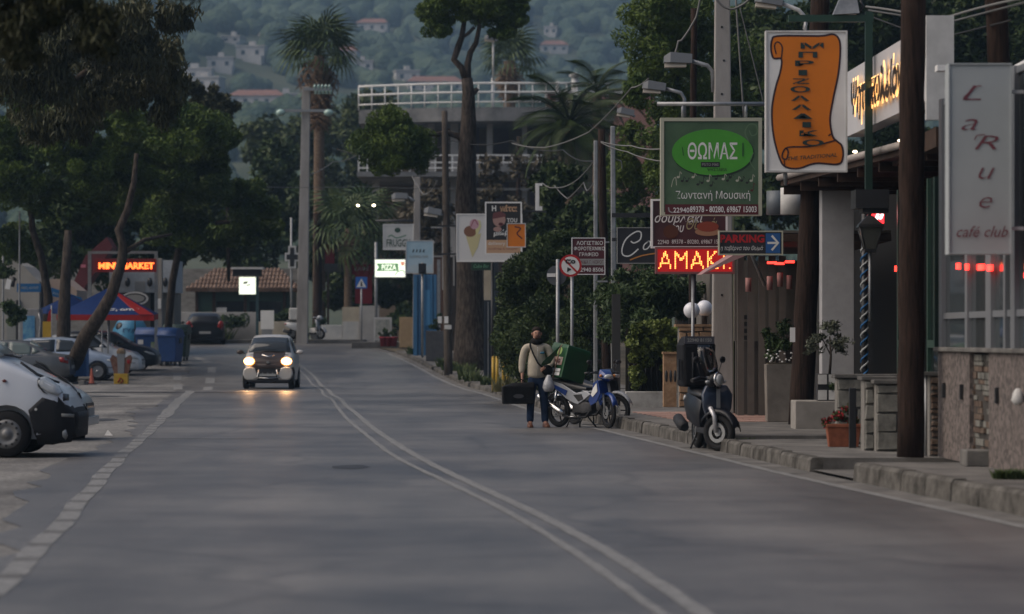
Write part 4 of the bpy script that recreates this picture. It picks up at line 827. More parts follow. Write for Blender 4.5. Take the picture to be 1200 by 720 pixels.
pole('utility_pole','far dark post left of the terrace building stair',607,330,608,160,150,.25,.2,m_wood,z0=1.4)
pole('steel_post','thick dull green post left of the sandwich board beneath the parking sign',851,330,851,235,60,.32,.3,mat('olive_post',(.16,.17,.10),.6),z0=.19,cat='post',square=True)
pole('drain_pipe','dark brown drain pipe standing at the corner of the grey panel wall',864,488,864,322,57,.12,.12,m_brown,z0=.19,cat='pipe')
pole('steel_post','thin pinkish post in front of the tan stone pillar',843,470,843,322,58,.07,.07,mat('pink_post',(.30,.15,.14),.6),z0=.19,cat='post')
# ---- street lamps (arm + head) on the concrete poles
def lamp(label,bx,by,pts,hx,hy,d,sc_=1.,m=m_galv):
    t=thing('street_lamp',label,'street lamp',P(bx,by,d),group='street lamps leaning over the road'); o=P(bx,by,d)
    b=MB(); b.tube([tuple(P(a,c,d)-o) for a,c in pts],.035*sc_,8); b.build('arm',m,t)
    h=P(hx,hy,d)-o; b=MB(); dx,dz=(P(*pts[-1],d)-o-h).x,(P(*pts[-1],d)-o-h).z; L=math.hypot(dx,dz); u=Vector((dx/L,0,dz/L)); v=Vector((-u.z,0,u.x))
    if v.z<0: v=-v
    def ring(q,wd,up,dn): c=h+u*q; return [tuple(c+Vector((0,-wd,0))+v*-dn),tuple(c+Vector((0,wd,0))+v*-dn),tuple(c+Vector((0,wd*.7,0))+v*up),tuple(c+Vector((0,-wd*.7,0))+v*up)]
    b.loft([ring(0,.1*sc_,.05*sc_,.05*sc_),ring(.1*sc_,.13*sc_,.12*sc_,.05*sc_),ring(.45*sc_,.13*sc_,.1*sc_,.05*sc_),ring(L,.05*sc_,.035*sc_,.03*sc_)],sm=False); b.build('head',mat('lamp_head_grey',(.15,.16,.17),.5,.3),t)
    b=MB(); b.loft([ring(.02,.09*sc_,-.04*sc_,.13*sc_),ring(.36*sc_,.11*sc_,-.04*sc_,.11*sc_)],sm=False); b.build('lens',mat('lamp_lens',(.45,.40,.33),.35),t)
lamp('nearest large street lamp head on an arm from the pierced pole',836,108,[(836,108),(835,84),(829,77),(807,71)],778,70,57,1.15)
lamp('street lamp head on a curved arm left of the pierced pole',802,137,[(802,137),(802,116),(798,109),(780,104)],753,101,66,1.1)
lamp('street lamp head peeping out of the dark pine, arm hidden',744,137,[(744,137),(737,133)],723,130,76,.95)
lamp('street lamp head on the concrete post behind the fruit sign',486,236,[(486,236),(478,231)],459,231,129,1.5)
lamp('street lamp head just below another at the thin pine pole',522,253,[(522,253),(514,250)],497,247,106,1.35)
lamp('pale street lamp arm cut off at the top above the orange scroll',943,35,[(943,35),(945,22),(936,12),(915,4)],885,-1,45.5,.9,m_dirtyw)
lamp('small street lamp head beside the narrow crossarm pole top',575,95,[(578,95),(578,46)],568,44,170,1.6,m_dirtyw)
# insulator crossarms of the tall concrete pole
t=thing('crossarm','steel crossarm with a row of glass insulators on the concrete pole top','crossarm',P(358,105,141.2)); k=141.2/F
b=MB(); b.bb(-.05,30*k,-.1,.02,-.06,.06); b.build('bar',m_galv,t)
mi=mat('glass_insulator',(.35,.5,.45),.15,spec=.8)
for i in range(5):
    for dz,o in ((4*k-.05,0),(-4*k+.05,.4*k*3)):
        b=MB(); b.lathe([(.03,-.12),(.09,-.1),(.05,-.02),(.09,.0),(.04,.1),(.01,.13)],((11+i*4.3)*k+o,-.04,dz),8); b.build('insulator',mi,t)
t=thing('lamp_crossarm','steel crossbar carrying two round lamps on the concrete pole','crossarm',P(358,130,141.2))
b=MB(); b.bb(-30*k,27*k,-.1,.0,-.06,.06); b.build('bar',m_galv,t)
for x_,sg in ((-29*k,1),(27*k,-1)): b=MB(); b.ball((x_,-.1,-.1),(.22,.2,.17),12); b.build('lamp',mi,t)
# ---- cables
m_cab=mat('black_cable',(.03,.03,.03),.6); m_cabl=mat('pale_cable',(.16,.16,.155),.6)
def cable(label,pts,r=.012,m=m_cab,sag=0,name='overhead_cable',cat='cable'):
    """pts: (px,py,d)"""
    q=[P(*p) for p in pts]; out=[]
    for i in range(len(q)-1):
        for j in range(10):
            f=j/10; out.append(q[i].lerp(q[i+1],f)-Vector((0,0,sag*4*f*(1-f))))
    out.append(q[-1]); o0=out[0].copy(); b=MB(); b.tube([tuple(p-o0) for p in out],r,5); tag(b.build(name,m,None,loc=o0),label,cat)
cable('long thin grey cable crossing the dark trees at the left',[(40,208,112),(200,214,118),(420,219,125),(700,219,128)],.012,m_cabl,.1)
cable('upper pale twisted cable passing behind the thick near pole',[(1015,8,44),(1100,24,40),(1200,-2,36)],.017,m_cabl,-.02)
cable('second pale cable just under the upper one behind the near pole',[(1018,12,44),(1110,27,40),(1205,2,36)],.014,m_cabl,0)
cable('single dark cable dropping below the pale pair on the right',[(1022,20,44),(1070,38,41),(1110,43,40),(1185,24,37)],.012,m_cab,0)
cable('pale looping cable between the lamp arm and a pole top',[(822,-10,58),(816,20,58),(800,46,58),(795,48,58),(792,60,58),(790,75,58)],.02,m_cabl,.02)
cable('white cable loop hanging round the top of the pierced pole',[(838,-3,56.5),(850,9,56.5),(864,9,56.5),(882,-5,56.5)],.022,m_cabl,.03)
cable('straight stay wire right of the pierced pole',[(862,-5,58),(872,140,58)],.02,m_cabl,0)
cable('slanting stay wire further right of the pierced pole',[(866,5,58),(896,125,58)],.012,m_cabl,0)
cable('sagging pale cable in front of the feathery palm',[(600,168,95),(640,173,90),(690,155,82),(740,103,74),(760,92,72)],.018,m_cabl,.05)
cable('pale cable swag hanging low over the dark hedge',[(636,215,85),(650,220,84),(672,214,80),(695,190,72)],.016,m_cabl,.05)
cable('second deeper cable swag over the dark hedge',[(650,218,84),(665,233,82),(684,214,78),(688,224,74),(697,212,71)],.016,m_cabl,.03)
cable('thin cable running from the three poles to the green sign',[(704,166,71),(740,171,64),(774,175,53)],.014,m_cabl,.03)
cable('lower thin cable running from the three poles to the green sign',[(704,167,71),(735,178,64),(774,189,53)],.012,m_cabl,.03)
cable('black cable crossing in front of the terrace building',[(395,175,120),(470,183,118),(530,165,112),(600,165,105),(660,176,98),(700,188,75)],.02,m_cab,.15)
cable('curling cable bundle hanging from the concrete post near the fruit sign',[(483,207,128),(490,218,127),(496,228,126),(506,223,124),(512,212,122)],.025,m_cabl,.05)
cable('pair of faint cables going left to the insulator pole',[(420,181,150),(390,190,148),(358,206,142)],.02,m_cabl,.1)
cable('short drooping cable beneath the bracket at the right post',[(722,187,69),(728,189,69),(729,198,69)],.014,m_cabl,0)
# ---- terrace building behind
d=190; k=d/F; t=thing('terrace_building','concrete building with a rounded roof terrace and white railings behind the pine','building',(X(560,d),d,1.2))
O=Vector((X(560,d),d,1.2)); m_slab=mat('stained_slab',(.12,.125,.13),.85,col2=(.26,.26,.26),scale=.7)
def arc(px0,px1,n,depth,yo=0):
    r_=[]
    for i in range(n+1):
        f=i/n; px=px0+(px1-px0)*f; y=-depth*math.sin(min(1,f*1.35)*PI/2)+yo if True else 0
        r_.append((X(px,d)-O.x,y+depth))
    return r_
# the slab edge is curved: left end lies further back
ring=arc(418,640,14,2.6); ring+=[(X(720,d)-O.x,0),(X(720,d)-O.x,16),(X(418,d)-O.x,16)]
zs=Z(128,d)-O.z
b=MB(); b.prism(ring,.85,'z',off=zs-.3); b.build('roof_slab',m_slab,t)
for i,zz_ in enumerate((.35,.95,1.5)):
    b=MB(); b.tube([(x,y,zs+.1+zz_) for x,y in ring[:16]],.07 if i else .05,6); b.build('rail',m_white,t)
q=ring[:16]
for i in range(0,15):
    for f in ((0,) if i<14 else (0,.15,.3,.45,.6,.75,.9)):
        x=q[i][0]+(q[i+1][0]-q[i][0])*f; y=q[i][1]+(q[i+1][1]-q[i][1])*f; b=MB(); b.tube([(x,y,zs+.1),(x,y,zs+1.6)],.045,6); b.build('baluster',m_white,t)
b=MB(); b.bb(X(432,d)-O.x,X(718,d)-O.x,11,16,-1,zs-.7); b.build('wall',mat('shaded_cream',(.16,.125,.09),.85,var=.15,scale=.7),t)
b=MB(); b.bb(X(520,d)-O.x,X(718,d)-O.x,7,11,-1,zs-.7); b.build('wall',mat('shaded_ochre_render',(.15,.115,.08),.85,var=.15,scale=.6),t)  # ochre base colour darkened to paint in shade
for a,c in ((434,442),(500,508),(527,536),(570,577),(612,618)): b=MB(); b.bb(X(a,d)-O.x,X(c,d)-O.x,2.5,3.2,-1,zs-.7); b.build('column',m_rend,t)
for a,c in ((545,560),(578,596),(622,634),(640,655)):
    for z0 in (Z(178,d)-O.z,Z(235,d)-O.z): b=MB(); b.bb(X(a,d)-O.x,X(c,d)-O.x,6.93,7.0,z0,z0+2.3); b.build('window',mat('mauve_shutter',(.10,.075,.08),.7),t)
b=MB(); b.bb(X(418,d)-O.x,X(660,d)-O.x,0.3,11,Z(201,d)-O.z-.3,Z(201,d)-O.z); b.build('balcony_slab',m_slab,t)
for py in (181,189.5,196): b=MB(); b.bb(X(420,d)-O.x,X(655,d)-O.x,.25,.37,Z(py+1.5,d)-O.z,Z(py,d)-O.z); b.build('balcony_rail',m_white,t)
for i in range(24): x=X(420+i*10,d)-O.x; b=MB(); b.bb(x-.04,x+.04,.27,.35,Z(201,d)-O.z,Z(181,d)-O.z); b.build('baluster',m_white,t)
b=MB(); b.prism([(X(540,d)-O.x,Z(211,d)-O.z),(X(600,d)-O.x,Z(208,d)-O.z),(X(608,d)-O.x,Z(198,d)-O.z),(X(560,d)-O.x,Z(196,d)-O.z)],4,'y',off=-2.5); b.build('canopy_sheet',m_slab,t)
b=MB(); b.bb(X(558,d)-O.x,X(636,d)-O.x,-3.1,-2.9,Z(226,d)-O.z,Z(223.5,d)-O.z); b.build('pergola_bar',m_rend,t)
for px,py in ((577,82),(655,86),(676,80)): b=MB(); b.tube([(X(px,d)-O.x,6,zs),(X(px,d)-O.x,6,Z(py,d)-O.z)],.1 if px!=676 else .22,8); b.build('roof_pipe',m_dirtyw,t)
b=MB(); b.lathe([(.35,0),(.4,.12),(.05,.3)],(X(676,d)-O.x,6,Z(81,d)-O.z),10); b.build('chimney_cap',m_dirtyw,t)
t=thing('flat_block','dull red roofed block at the right of the white terrace railing','building',(X(705,230),230,1.4)); b=MB(); b.bb(-4,4,0,6,0,Z(110,230)-1.4); b.build('wall',mat('dull_pink_render',(.30,.16,.13),.8,var=.1),t); b=MB(); b.bb(-4.2,4.2,-.2,6.2,Z(110,230)-1.39,Z(107,230)-1.4); b.build('roof',m_dirtyw,t)
# ---- kiosk with tiled roof
d=152; z0=G(d); t=thing('kiosk','low green walled kiosk with a hipped terracotta tile roof','kiosk',(X(285,d),d,z0)); k=d/F
xa,xb=X(217,d)-X(285,d),X(352,d)-X(285,d); ze=Z(341,d)-z0; zr=Z(316,d)-z0
b=MB(); b.bb(xa+.5,xb-.5,.6,4.4,0,ze); b.build('wall',m_dgreen,t)
for x_ in (xa+.45,xa+1.3,(xa+xb)/2,xb-.9): b=MB(); b.bb(x_,x_+.14,.48,.62,0,ze); b.build('post',m_brown,t)
b=MB(); b.bb(xa+1.5,(xa+xb)/2,.56,.59,1.0,2.0); b.bb((xa+xb)/2+.3,xb-1,.56,.59,1.0,2.0); b.build('window',m_glassd,t)
b=MB(); b.bb(xa+1.5,xa+2.,.5,.55,1.1,1.7); b.build('notice',m_dirtyw,t)
x1,x2=xa+1.25,xb-1.2
b=MB(); b.add([(xa,0,ze),(xb,0,ze),(xb,5,ze),(xa,5,ze),(x1,2.5,zr),(x2,2.5,zr)],[(0,1,5,4),(1,2,5),(2,3,4,5),(3,0,4),(3,2,1,0)]); rf=b.build('roof',m_tile,t)
m_rt=mat('clay_tile',(.13,.085,.065),.9,col2=(.25,.175,.135),scale=2.5)
ct=MB(); 
for j in range(1): ct.tube([(0,0,0),(0,1,0)],[.13,.11],6)
def tile(a,b_,c): 
    pass
n=30
for i in range(n):
    x=xa+.12+(xb-xa-.24)*i/(n-1)
    f=1. if x1<=x<=x2 else ((x-xa)/(x1-xa) if x<x1 else (xb-x)/(xb-x2)); 
    nr=5
    for r_ in range(nr):
        a=r_/nr; c=(r_+1.12)/nr
        if a>f: break
        c=min(c,f); b=MB(); b.tube([(x,2.5*a-.06,ze+(zr-ze)*a+.05),(x,2.5*c,ze+(zr-ze)*c+.07)],[.125,.095],6); b.build('roof_tile',m_rt,rf)
# kiosk low wall and hedge
tag(B1('low_wall',m_rend,None,(X(150,147),X(301,147),147,147.3,1.2,Z(366,147)),bevel=.02),'low pale wall in front of the tiled kiosk','wall')
tag(B1('low_wall',m_cream,None,(X(301,146),X(340,146),146,146.3,1.2,Z(377,146)),bevel=.02),'low beige wall under the white notice board','wall')
tag(B1('low_wall',mat('whitewash',(.50,.50,.48),.85,col2=(.32,.33,.34),scale=1.1),None,(X(375,146),X(402,146),146,146.3,1.2,Z(381,146)),bevel=.02),'low whitewashed wall right of the far scooter','wall')
t=thing('wall_block','taller stained white wall with a raised plaster panel','wall',(X(401,146),146,1.3)); 
b=MB(); b.bb(0,X(421,146)-X(401,146),0,.6,0,Z(360,146)-1.3); b.build('wall',m_cream,t); b=MB(); b.bb(.02,X(421,146)-X(401,146)-.02,-.03,0,0,Z(377,146)-1.3); b.build('white_panel',MATS['whitewash'],t)
b=MB(); b.bb(X(421,146)-X(401,146)+.003,X(440,146)-X(401,146),-.2,.6,0,Z(358.5,146)-1.3); b.build('pier',m_rend,t)
t=thing('notice_board','blank white notice board on a short stand behind the oncoming car','board',(X(313,143.5),143.5,1.45)); k=143.5/F
b=MB(); b.bb(X(305.5,143.5)-X(313,143.5),X(321,143.5)-X(313,143.5),-.03,.03,Z(386,143.5)-1.45,Z(364,143.5)-1.45); b.build('board',m_white,t); b=MB(); b.bb(-.25,.25,-.05,.05,0,Z(386,143.5)-1.45); b.build('stand',m_galv,t)
# stone wall behind
tag(B1('boundary_wall',mat('old_stone_wall',(.17,.16,.145),.9,col2=(.30,.29,.265),scale=1.5,bump=.5,bscale=5,stretch=(1,1,3)),None,(X(60,160),X(352,160),160,160.5,1.2,Z(315,160))),'long grey stone boundary wall behind the tiled kiosk','wall')
# beige block and menu board, white/red
d=132; tag(B1('cube_plinth',mat('ochre_render',(.38,.28,.17),.85,var=.1),None,(X(468,d),X(484,d),d,d+.8,G(d)+.1,Z(372,d)),bevel=.02),'plain ochre rendered plinth left of the blue kiosk','plinth')
d=135; t=thing('menu_board','white framed menu board with faded print behind red flower pots','board',(X(448.5,d),d,G(d)+.1)); k=d/F; zb=Z(399,d)-G(d)-.1; zt=Z(372,d)-G(d)-.1
b=MB(); b.bb(-10.5*k,10.5*k,0,.08,zb,zt); b.bb(-10.5*k,-9*k,0,.05,0,zb); b.bb(9*k,10.5*k,0,.05,0,zb); b.build('board',m_dirtyw,t); b=MB(); b.bb(-8.5*k,8.5*k,-.02,-.003,zb+.1,zt-.1); b.build('print',mat('faded_menu_print',(.25,.28,.25),.6,col2=(.5,.48,.44),scale=4),t)
for i,px in enumerate((449,455,461.5)):
    d=133.5; t=thing('flower_pot',['leftmost','middle','rightmost'][i]+' of three dark red flower pots by the menu board','flower pot',(X(px,d),d,G(d)+.1)); h=.42
    b=MB(); b.lathe([(.11,0),(.155,h-.07),(.175,h-.07),(.175,h)],n=12); b.build('pot',mat('dark_red_pot',(.30,.04,.06),.6),t); link('foliage',leaf_mesh('foliage',[((0,0,h+.18),(.24,.2,.2))],220,.11,m_leafhedge,nl=6),t)
d=143.3; t=thing('flower_pot','white round pot with a bush right of the far scooter','flower pot',(X(371,d),d,1.5)); b=MB(); b.lathe([(.25,0),(.33,.3),(.33,.55)],n=14); b.build('pot',m_dirtyw,t); link('foliage',leaf_mesh('foliage',[((0,0,.75),(.5,.4,.35))],500,.13,m_leafhedge,nl=8),t)
# blue kiosk
d=123; z0=G(d)+.12; t=thing('blue_cabinet','tall narrow bright blue metal cabinet with vertical ribs','cabinet',(X(485,d),d,z0)); k=d/F; zt=Z(322,d)-z0
m_blue=mat('blue_metal',(.05,.17,.33),.5,var=.12,scale=2); b=MB(); b.bb(0,X(511,d)-X(485,d),0,1.4,0,zt); b.build('body',m_blue,t)
for px,w_,q in ((485,4,.12),(491,2,.05),(496,2.2,.07),(505,2,.08),(509,2.5,.1)): b=MB(); b.bb(X(px,d)-X(485,d)-.02,X(px+w_,d)-X(485,d),-q,-.002,0,zt); b.build('rib',m_blue,t)
b=MB(); b.bb(X(498,d)-X(485,d),X(504,d)-X(485,d),-.03,-.002,Z(382,d)-z0,Z(340,d)-z0); b.build('light_panel',mat('lighter_blue',(.08,.27,.5),.5),t)
b=MB(); b.bb(X(512,d)-X(485,d)+.01,X(516,d)-X(485,d),-.1,.3,0,zt+.6); b.build('grey_post',m_galv,t)
d=118; t=thing('concrete_planter','dark grey box planter with a small bush beside the blue cabinet','planter',(X(511,d),d,G(d)+.12)); zt=Z(388,d)-G(d)-.12; b=MB(); b.bb(-.38,.38,-.38,.38,0,zt); b.build('box',mat('dark_planter',(.09,.09,.095),.8,var=.1),t,bevel=.02)
link('shrub',leaf_mesh('shrub',[((0,0,zt+.2),(.35,.3,.25)),((.1,0,zt+.45),(.2,.2,.25))],600,.11,m_leafhedge,nl=8),t)
# notices on poles
for px,d_,lb in ((515.5,110,'small white paper notice on a post left of the pine pole'),(523,105.6,'small white paper notice taped to the thin pine pole')):
    tag(B1('paper_notice',m_white,None,(X(px-2.3,d_),X(px+2.3,d_),d_-.06,d_-.05,Z(379,d_),Z(371,d_))),lb,'notice')
tag(B1('paper_band',m_dirtyw,None,(X(521,105.7),X(529,105.7),105.5,105.8,Z(386,105.7),Z(381,105.7))),'pale band wrapped round the thin pine pole','band')
tag(B1('paper_notice',m_white,None,(X(926,49.7),X(932,49.7),49.72,49.74,Z(401,49.7),Z(384,49.7))),'torn white paper stuck on the brown pole by the planter','notice')
tag(B1('paper_notice',m_cream,None,(X(948,50),X(955,50),50.1,50.13,Z(382,50),Z(360,50))),'faded yellow paper hanging right of the brown pole','notice')
# navy gate pillars and beige pier
d=99; z0=G(d)+.1
t=thing('gate_pillar','dark navy ribbed pillar right of the big pine trunk','pillar',(X(567,d),d,z0)); b=MB(); b.bb(0,X(585,d)-X(567,d),0,.5,0,Z(352,d)-z0); b.build('body',mat('navy_panel',(.02,.028,.04),.5),t)
for px in (568,571.5,575,579): b=MB(); b.bb(X(px,d)-X(567,d),X(px+1,d)-X(567,d),-.05,-.002,0,Z(354,d)-z0); b.build('rib',m_galv if px==571.5 else MATS['navy_panel'],t)
b=MB(); b.bb(0,X(576.5,d)-X(567,d),.05,.4,Z(351.9,d)-z0,Z(312,d)-z0); b.build('upper_pier',m_cream,t); b=MB(); b.bb(X(577,d)-X(567,d),X(584,d)-X(567,d),.02,.45,Z(351.9,d)-z0,Z(250,d)-z0); b.build('upper_post',MATS['navy_panel'],t)
tag(B1('rubble_pier',m_cream,None,(X(584,96),X(600,96),96,96.6,.1,Z(384,96))),'pale plastered pier partly behind the yellow bollards','pillar')
# backdrop shops behind the pine trunk
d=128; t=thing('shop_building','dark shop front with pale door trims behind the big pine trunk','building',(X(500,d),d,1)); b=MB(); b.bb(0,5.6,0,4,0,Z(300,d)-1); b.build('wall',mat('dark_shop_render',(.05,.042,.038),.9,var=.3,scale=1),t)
for px,a,c in ((518,260,340),(531,266,335),(556,345,400),(563,350,430)): b=MB(); b.bb(X(px,d)-X(500,d),X(px+1.8,d)-X(500,d),-.1,0,Z(c,d)-1,Z(a,d)-1); b.build('trim',m_rend,t)
for py in (266,300): b=MB(); b.bb(X(505,d)-X(500,d),X(533,d)-X(500,d),-.1,-.02,Z(py+1.5,d)-1,Z(py,d)-1); b.build('trim_bar',m_rend,t)
b=MB(); b.bb(X(505,d)-X(500,d),X(520,d)-X(500,d),-.06,-.0,Z(400,d)-1,Z(300,d)-1); b.build('brick_panel',mat('dull_brick',(.10,.06,.045),.9,var=.2),t)
# red menu stand and dark boards behind pizza sign
d=150; t=thing('red_banner','dark red shop banners behind the crossing sign','banner',(X(424,d),d,1.4)); k=d/F; mr=mat('dark_red_cloth',(.16,.012,.018),.7)
for a,c,p,q in ((381,392,287,310),(409,440,310,322),(416,436,322,356)): b=MB(); b.bb(X(a,d)-X(424,d),X(c,d)-X(424,d),0,.1,Z(q,d)-1.4,Z(p,d)-1.4); b.build('cloth',mr,t)
b=MB(); text(b,'ΚΑΦΕ',0,Z(315,d)-1.4,.7,.2,-.01); b.build('lettering',m_inkgrey,t,fix=False)
b=MB(); b.bb(X(380,d)-X(424,d),X(406,d)-X(424,d),-.1,.0,Z(319,d)-1.4,Z(309,d)-1.4); b.build('black_box',m_black,t); b=MB(); b.bb(X(431,d)-X(424,d),X(434,d)-X(424,d),.1,.2,0,Z(300,d)-1.4); b.build('pole',m_brown,t); b=MB(); b.bb(X(383,d)-X(424,d),X(385.5,d)-X(424,d),.1,.2,0,Z(300,d)-1.4); b.build('pole',m_brown,t)
t=thing('pharmacy_cross','unlit grey cross sign on a thin mast behind the concrete pole','sign',(X(341,146),146,1.4)); k=146/F; b=MB(); zc=Z(301.5,146)-1.4
b.prism([(x*k,zc+z*k) for x,z in ((0,-13),(6,-13),(6,-5),(14,-5),(14,5),(6,5),(6,13),(-3,13),(-3,5),(-7,5),(-7,-5),(-3,-5),(-3,-13))],.25,'y'); b.build('cross_rim',m_dirtyw,t); b=MB(); b.prism([(x*k,zc+z*k) for x,z in ((0,-11),(4,-11),(4,-3),(12,-3),(12,3),(4,3),(4,11),(-1,11),(-1,3),(-5,3),(-5,-3),(-1,-3),(-1,-11))],.29,'y'); b.build('cross_face',m_black,t); b=MB(); b.tube([(0,.2,0),(0,.2,Z(255,146)-1.4)],.05); b.build('mast',m_galv,t)
# ---- tan stone gate pillars with globes
t=thing('stone_gate_pillar','tall tan stone clad gate pillar behind the parked black scooter','pillar',(X(793,62),62,.19)); zt=Z(383,62)-.19; wd=X(835,62)-X(793,62)
b=MB(); b.bb(0.05,wd,.05,.6,0,zt); b.build('pillar_core',m_mortar,t); b=MB(); b.bb(-.02,wd+.06,-.02,.66,zt,zt+.05); b.build('cap',m_tan,t); stones(t,.05,wd,.01,zt,.05,m_tan,.14,.3,.16)
t=thing('stone_gate_pillar','shorter tan stone pillar with dark slots left of the taller one','pillar',(X(778,62.5),62.5,.19)); zt=Z(415,62.5)-.19; wd=X(793,62.5)-X(778,62.5)
b=MB(); b.bb(0,wd,.05,.5,0,zt); b.build('pillar_core',m_tan,t); b=MB(); b.bb(-.02,wd,0,.5,zt,zt+.04); b.build('cap',m_tan,t)
for i in range(3): b=MB(); b.ball((.05+i*.09,.05,zt-.45),(.03,.02,.13),8); b.build('slot',m_black,t)
for px,py,d_,lb in ((810.5,364,61.6,'left white globe lamp, slightly lower, on the stone gate pillar'),(825.5,361.5,62.3,'right white globe lamp, slightly higher, on the stone gate pillar')):
    t=thing('globe_lamp',lb,'lamp',(X(px,d_),d_,Z(383,62)+.05),group='globe lamps on the gate pillar'); zc=Z(py,d_)-Z(383,62)-.05
    b=MB(); b.ball((0,0,zc),.165,20); b.build('globe',mat('opal_globe',(.72,.73,.78),.25),t); b=MB(); b.lathe([(.06,0),(.06,zc-.15),(.08,zc-.13)],n=12); b.build('base',m_black,t)
tag(B1('low_wall',mat('flaking_whitewash',(.42,.41,.39),.85,col2=(.25,.24,.22),scale=3),None,(X(733,64.5),X(780,64.5),64.5,64.8,.1,Z(459,64.5)),bevel=.02),'low flaking white wall beneath the ivy hedge','wall')
t=thing('shop_light_box','small red and white shop light box behind the gate pillar','sign',(X(838,66),66,.1)); b=MB(); b.bb(0,.3,0,.1,Z(410,66)-.1,Z(387,66)-.1); b.build('box',m_dirtyw,t); b=MB(); b.bb(.06,.25,-.02,-.003,Z(409,66)-.1,Z(390,66)-.1); b.build('face',m_sred,t); b=MB(); b.bb(.1,.2,.02,.08,0,Z(410,66)-.1); b.build('leg',m_black,t)
# grey rendered house end behind the LED sign
t=thing('side_building','grey rendered wall with hanging cloths behind the LED display','building',(X(820,67.5),67.5,.1)); b=MB(); b.bb(X(832,67.5)-X(820,67.5),3,0,5,0,Z(318,67.5)); b.build('wall',m_grend,t); b=MB(); b.bb(X(808,67.5)-X(820,67.5),X(815,67.5)-X(820,67.5),0,.2,0,Z(318,67.5)); b.build('door_post',m_black,t)
t=thing('awning','thin sloping pale pink awning edge crossing the LED display','awning',P(822,322,50.5)); o=P(822,322,50.5); a,c=P(822,322,50.5)-o,P(880,297,50.5)-o
b=MB(); b.add([(a.x,0,a.z),(c.x,0,c.z),(c.x,1.2,c.z+.1),(a.x,1.2,a.z+.02),(a.x+.1,0,a.z+.07),(c.x,0,c.z+.14),(c.x,1.2,c.z+.2),(a.x+.1,1.2,a.z+.1)],[(3,2,1,0),(4,5,6,7),(0,1,5,4),(1,2,6,5),(2,3,7,6),(3,0,4,7)]); b.build('canvas',mat('pinkish_canvas',(.33,.20,.20),.7),t); b=MB(); b.tube([tuple(c),(c.x+.3,1,c.z-.5)],.03); b.build('strut',m_galv,t)
# ================================================================ trees, palms, hedges, weeds
def tree(name,label,cat,base,limbs,clumps,n,size,m,mb=None,**kw):
    """base (px,py,d); limbs: lists of (px,py,d,width_px); clumps: (px,py,d,rx_px,rz_px[,ry m])"""
    o=P(*base); t=thing(name,label,cat,o,group=kw.pop('group',None))
    if limbs:
        for i,L in enumerate(limbs):
            b=MB(); pts=[P(a,c,d)-o for a,c,d,w in L]; b.tube([tuple(p) for p in pts],[w*d/F/2 for a,c,d,w in L],9)
            q=b.build('trunk' if i==0 else 'branch',mb or m_bark,t)
    cl=[]
    for c in clumps:
        p=P(c[0],c[1],c[2])-o; k=c[2]/F; cl.append((tuple(p),(c[3]*k,c[5] if len(c)>5 else c[3]*k*.9,c[4]*k)))
    link('crown',leaf_mesh('crown',cl,n,size,m,**kw),t)
    return t
g='dark pines behind the left verge'
tree('pine_tree','umbrella pine at the left edge with bright green top clumps','tree',(40,420,112),[[(52,420,112,12),(57,350,112,10),(48,300,112,9),(38,270,112,8),(35,230,112,6)]],
 [(20,135,110,50,38),(5,165,111,50,34),(30,175,111,40,26),(60,155,108,30,40),(10,200,110,50,40),(50,235,112,48,35),(20,290,114,40,32),(-40,200,112,50,90)],80000,.17,m_leafpine,slim=.3,group=g)
tree('pine_tree','rounded dark pine left of the pair above the MINI MARKET sign, leaning trunk','tree',(80,432,100),[[(79,447,103,21),(87,425,102,19),(99,397,101,18),(118,368,100,16),(131,345,100,14),(143,306,100,12),(144,288,100,10),(139,270,100,10),(149,248,100,9),(157,214,100,7),(160,180,100,5)],[(146,296,100,6),(170,281,101,5),(201,275,102,3)]],
 [(130,155,108,52,38),(100,190,108,35,42),(160,195,110,48,45),(120,235,112,50,38),(145,135,106,28,16)],75000,.16,m_leafpine,slim=.3,group=g)
tree('pine_tree','broad pine right of the leaning trunk with light green crown top','tree',(255,380,118),[[(194,419,119,9),(202,330,119,9),(218,250,118,7),(235,190,118,5)],[(252,262,118,5),(290,258,118,4),(310,245,118,3)]],
 [(215,150,114,60,36),(250,165,116,34,45),(185,185,114,40,45),(225,215,116,58,45),(285,235,118,42,34),(300,265,119,36,24),(255,280,120,38,22),(205,260,118,48,30)],95000,.165,m_leafpine,slim=.3,group=g)
for lb,cl in (('dark shrubby tree filling the space behind the left pines',[(40,300,128,60,50),(120,290,130,60,55),(190,290,132,55,45),(90,240,130,80,60),(200,230,132,80,60),(250,290,134,40,25)]),
    ('dark tree mass behind the tiled kiosk',[(300,270,170,60,50),(340,240,172,50,50),(380,300,170,50,40),(320,200,175,45,50),(290,320,172,50,30)])):
    tree('background_tree',lb,'tree',(cl[0][0],400,cl[0][2]),None,cl,14000,.42,m_leafdk)
tree('background_tree','mid green trees beyond the kiosk left of the round terrace','tree',(340,380,230),None,[(310,160,230,45,34),(350,180,225,40,50),(400,150,232,45,42),(430,130,240,40,24),(400,220,220,50,60),(330,240,225,50,50),(450,230,235,50,60)],22000,.5,leafmat('mid_green_leaves',(.025,.045,.014),(.09,.115,.035),.6))
tree('tamarisk_tree','large dark drooping tamarisk overhanging the top left of the street','tree',(60,420,76),[[(70,130,80,8),(80,100,78,7),(130,60,76,5)]],
 [(60,40,74,80,55),(140,45,76,70,55),(190,70,78,34,58),(30,90,74,60,60),(110,110,78,60,42),(185,118,80,34,34),(205,20,76,30,24),(150,90,80,58,55),(70,150,80,60,22),(215,95,82,12,20)],46000,.2,m_tama,droop=2.2,slim=.22,lump=.34,nl=22,inner=.5)
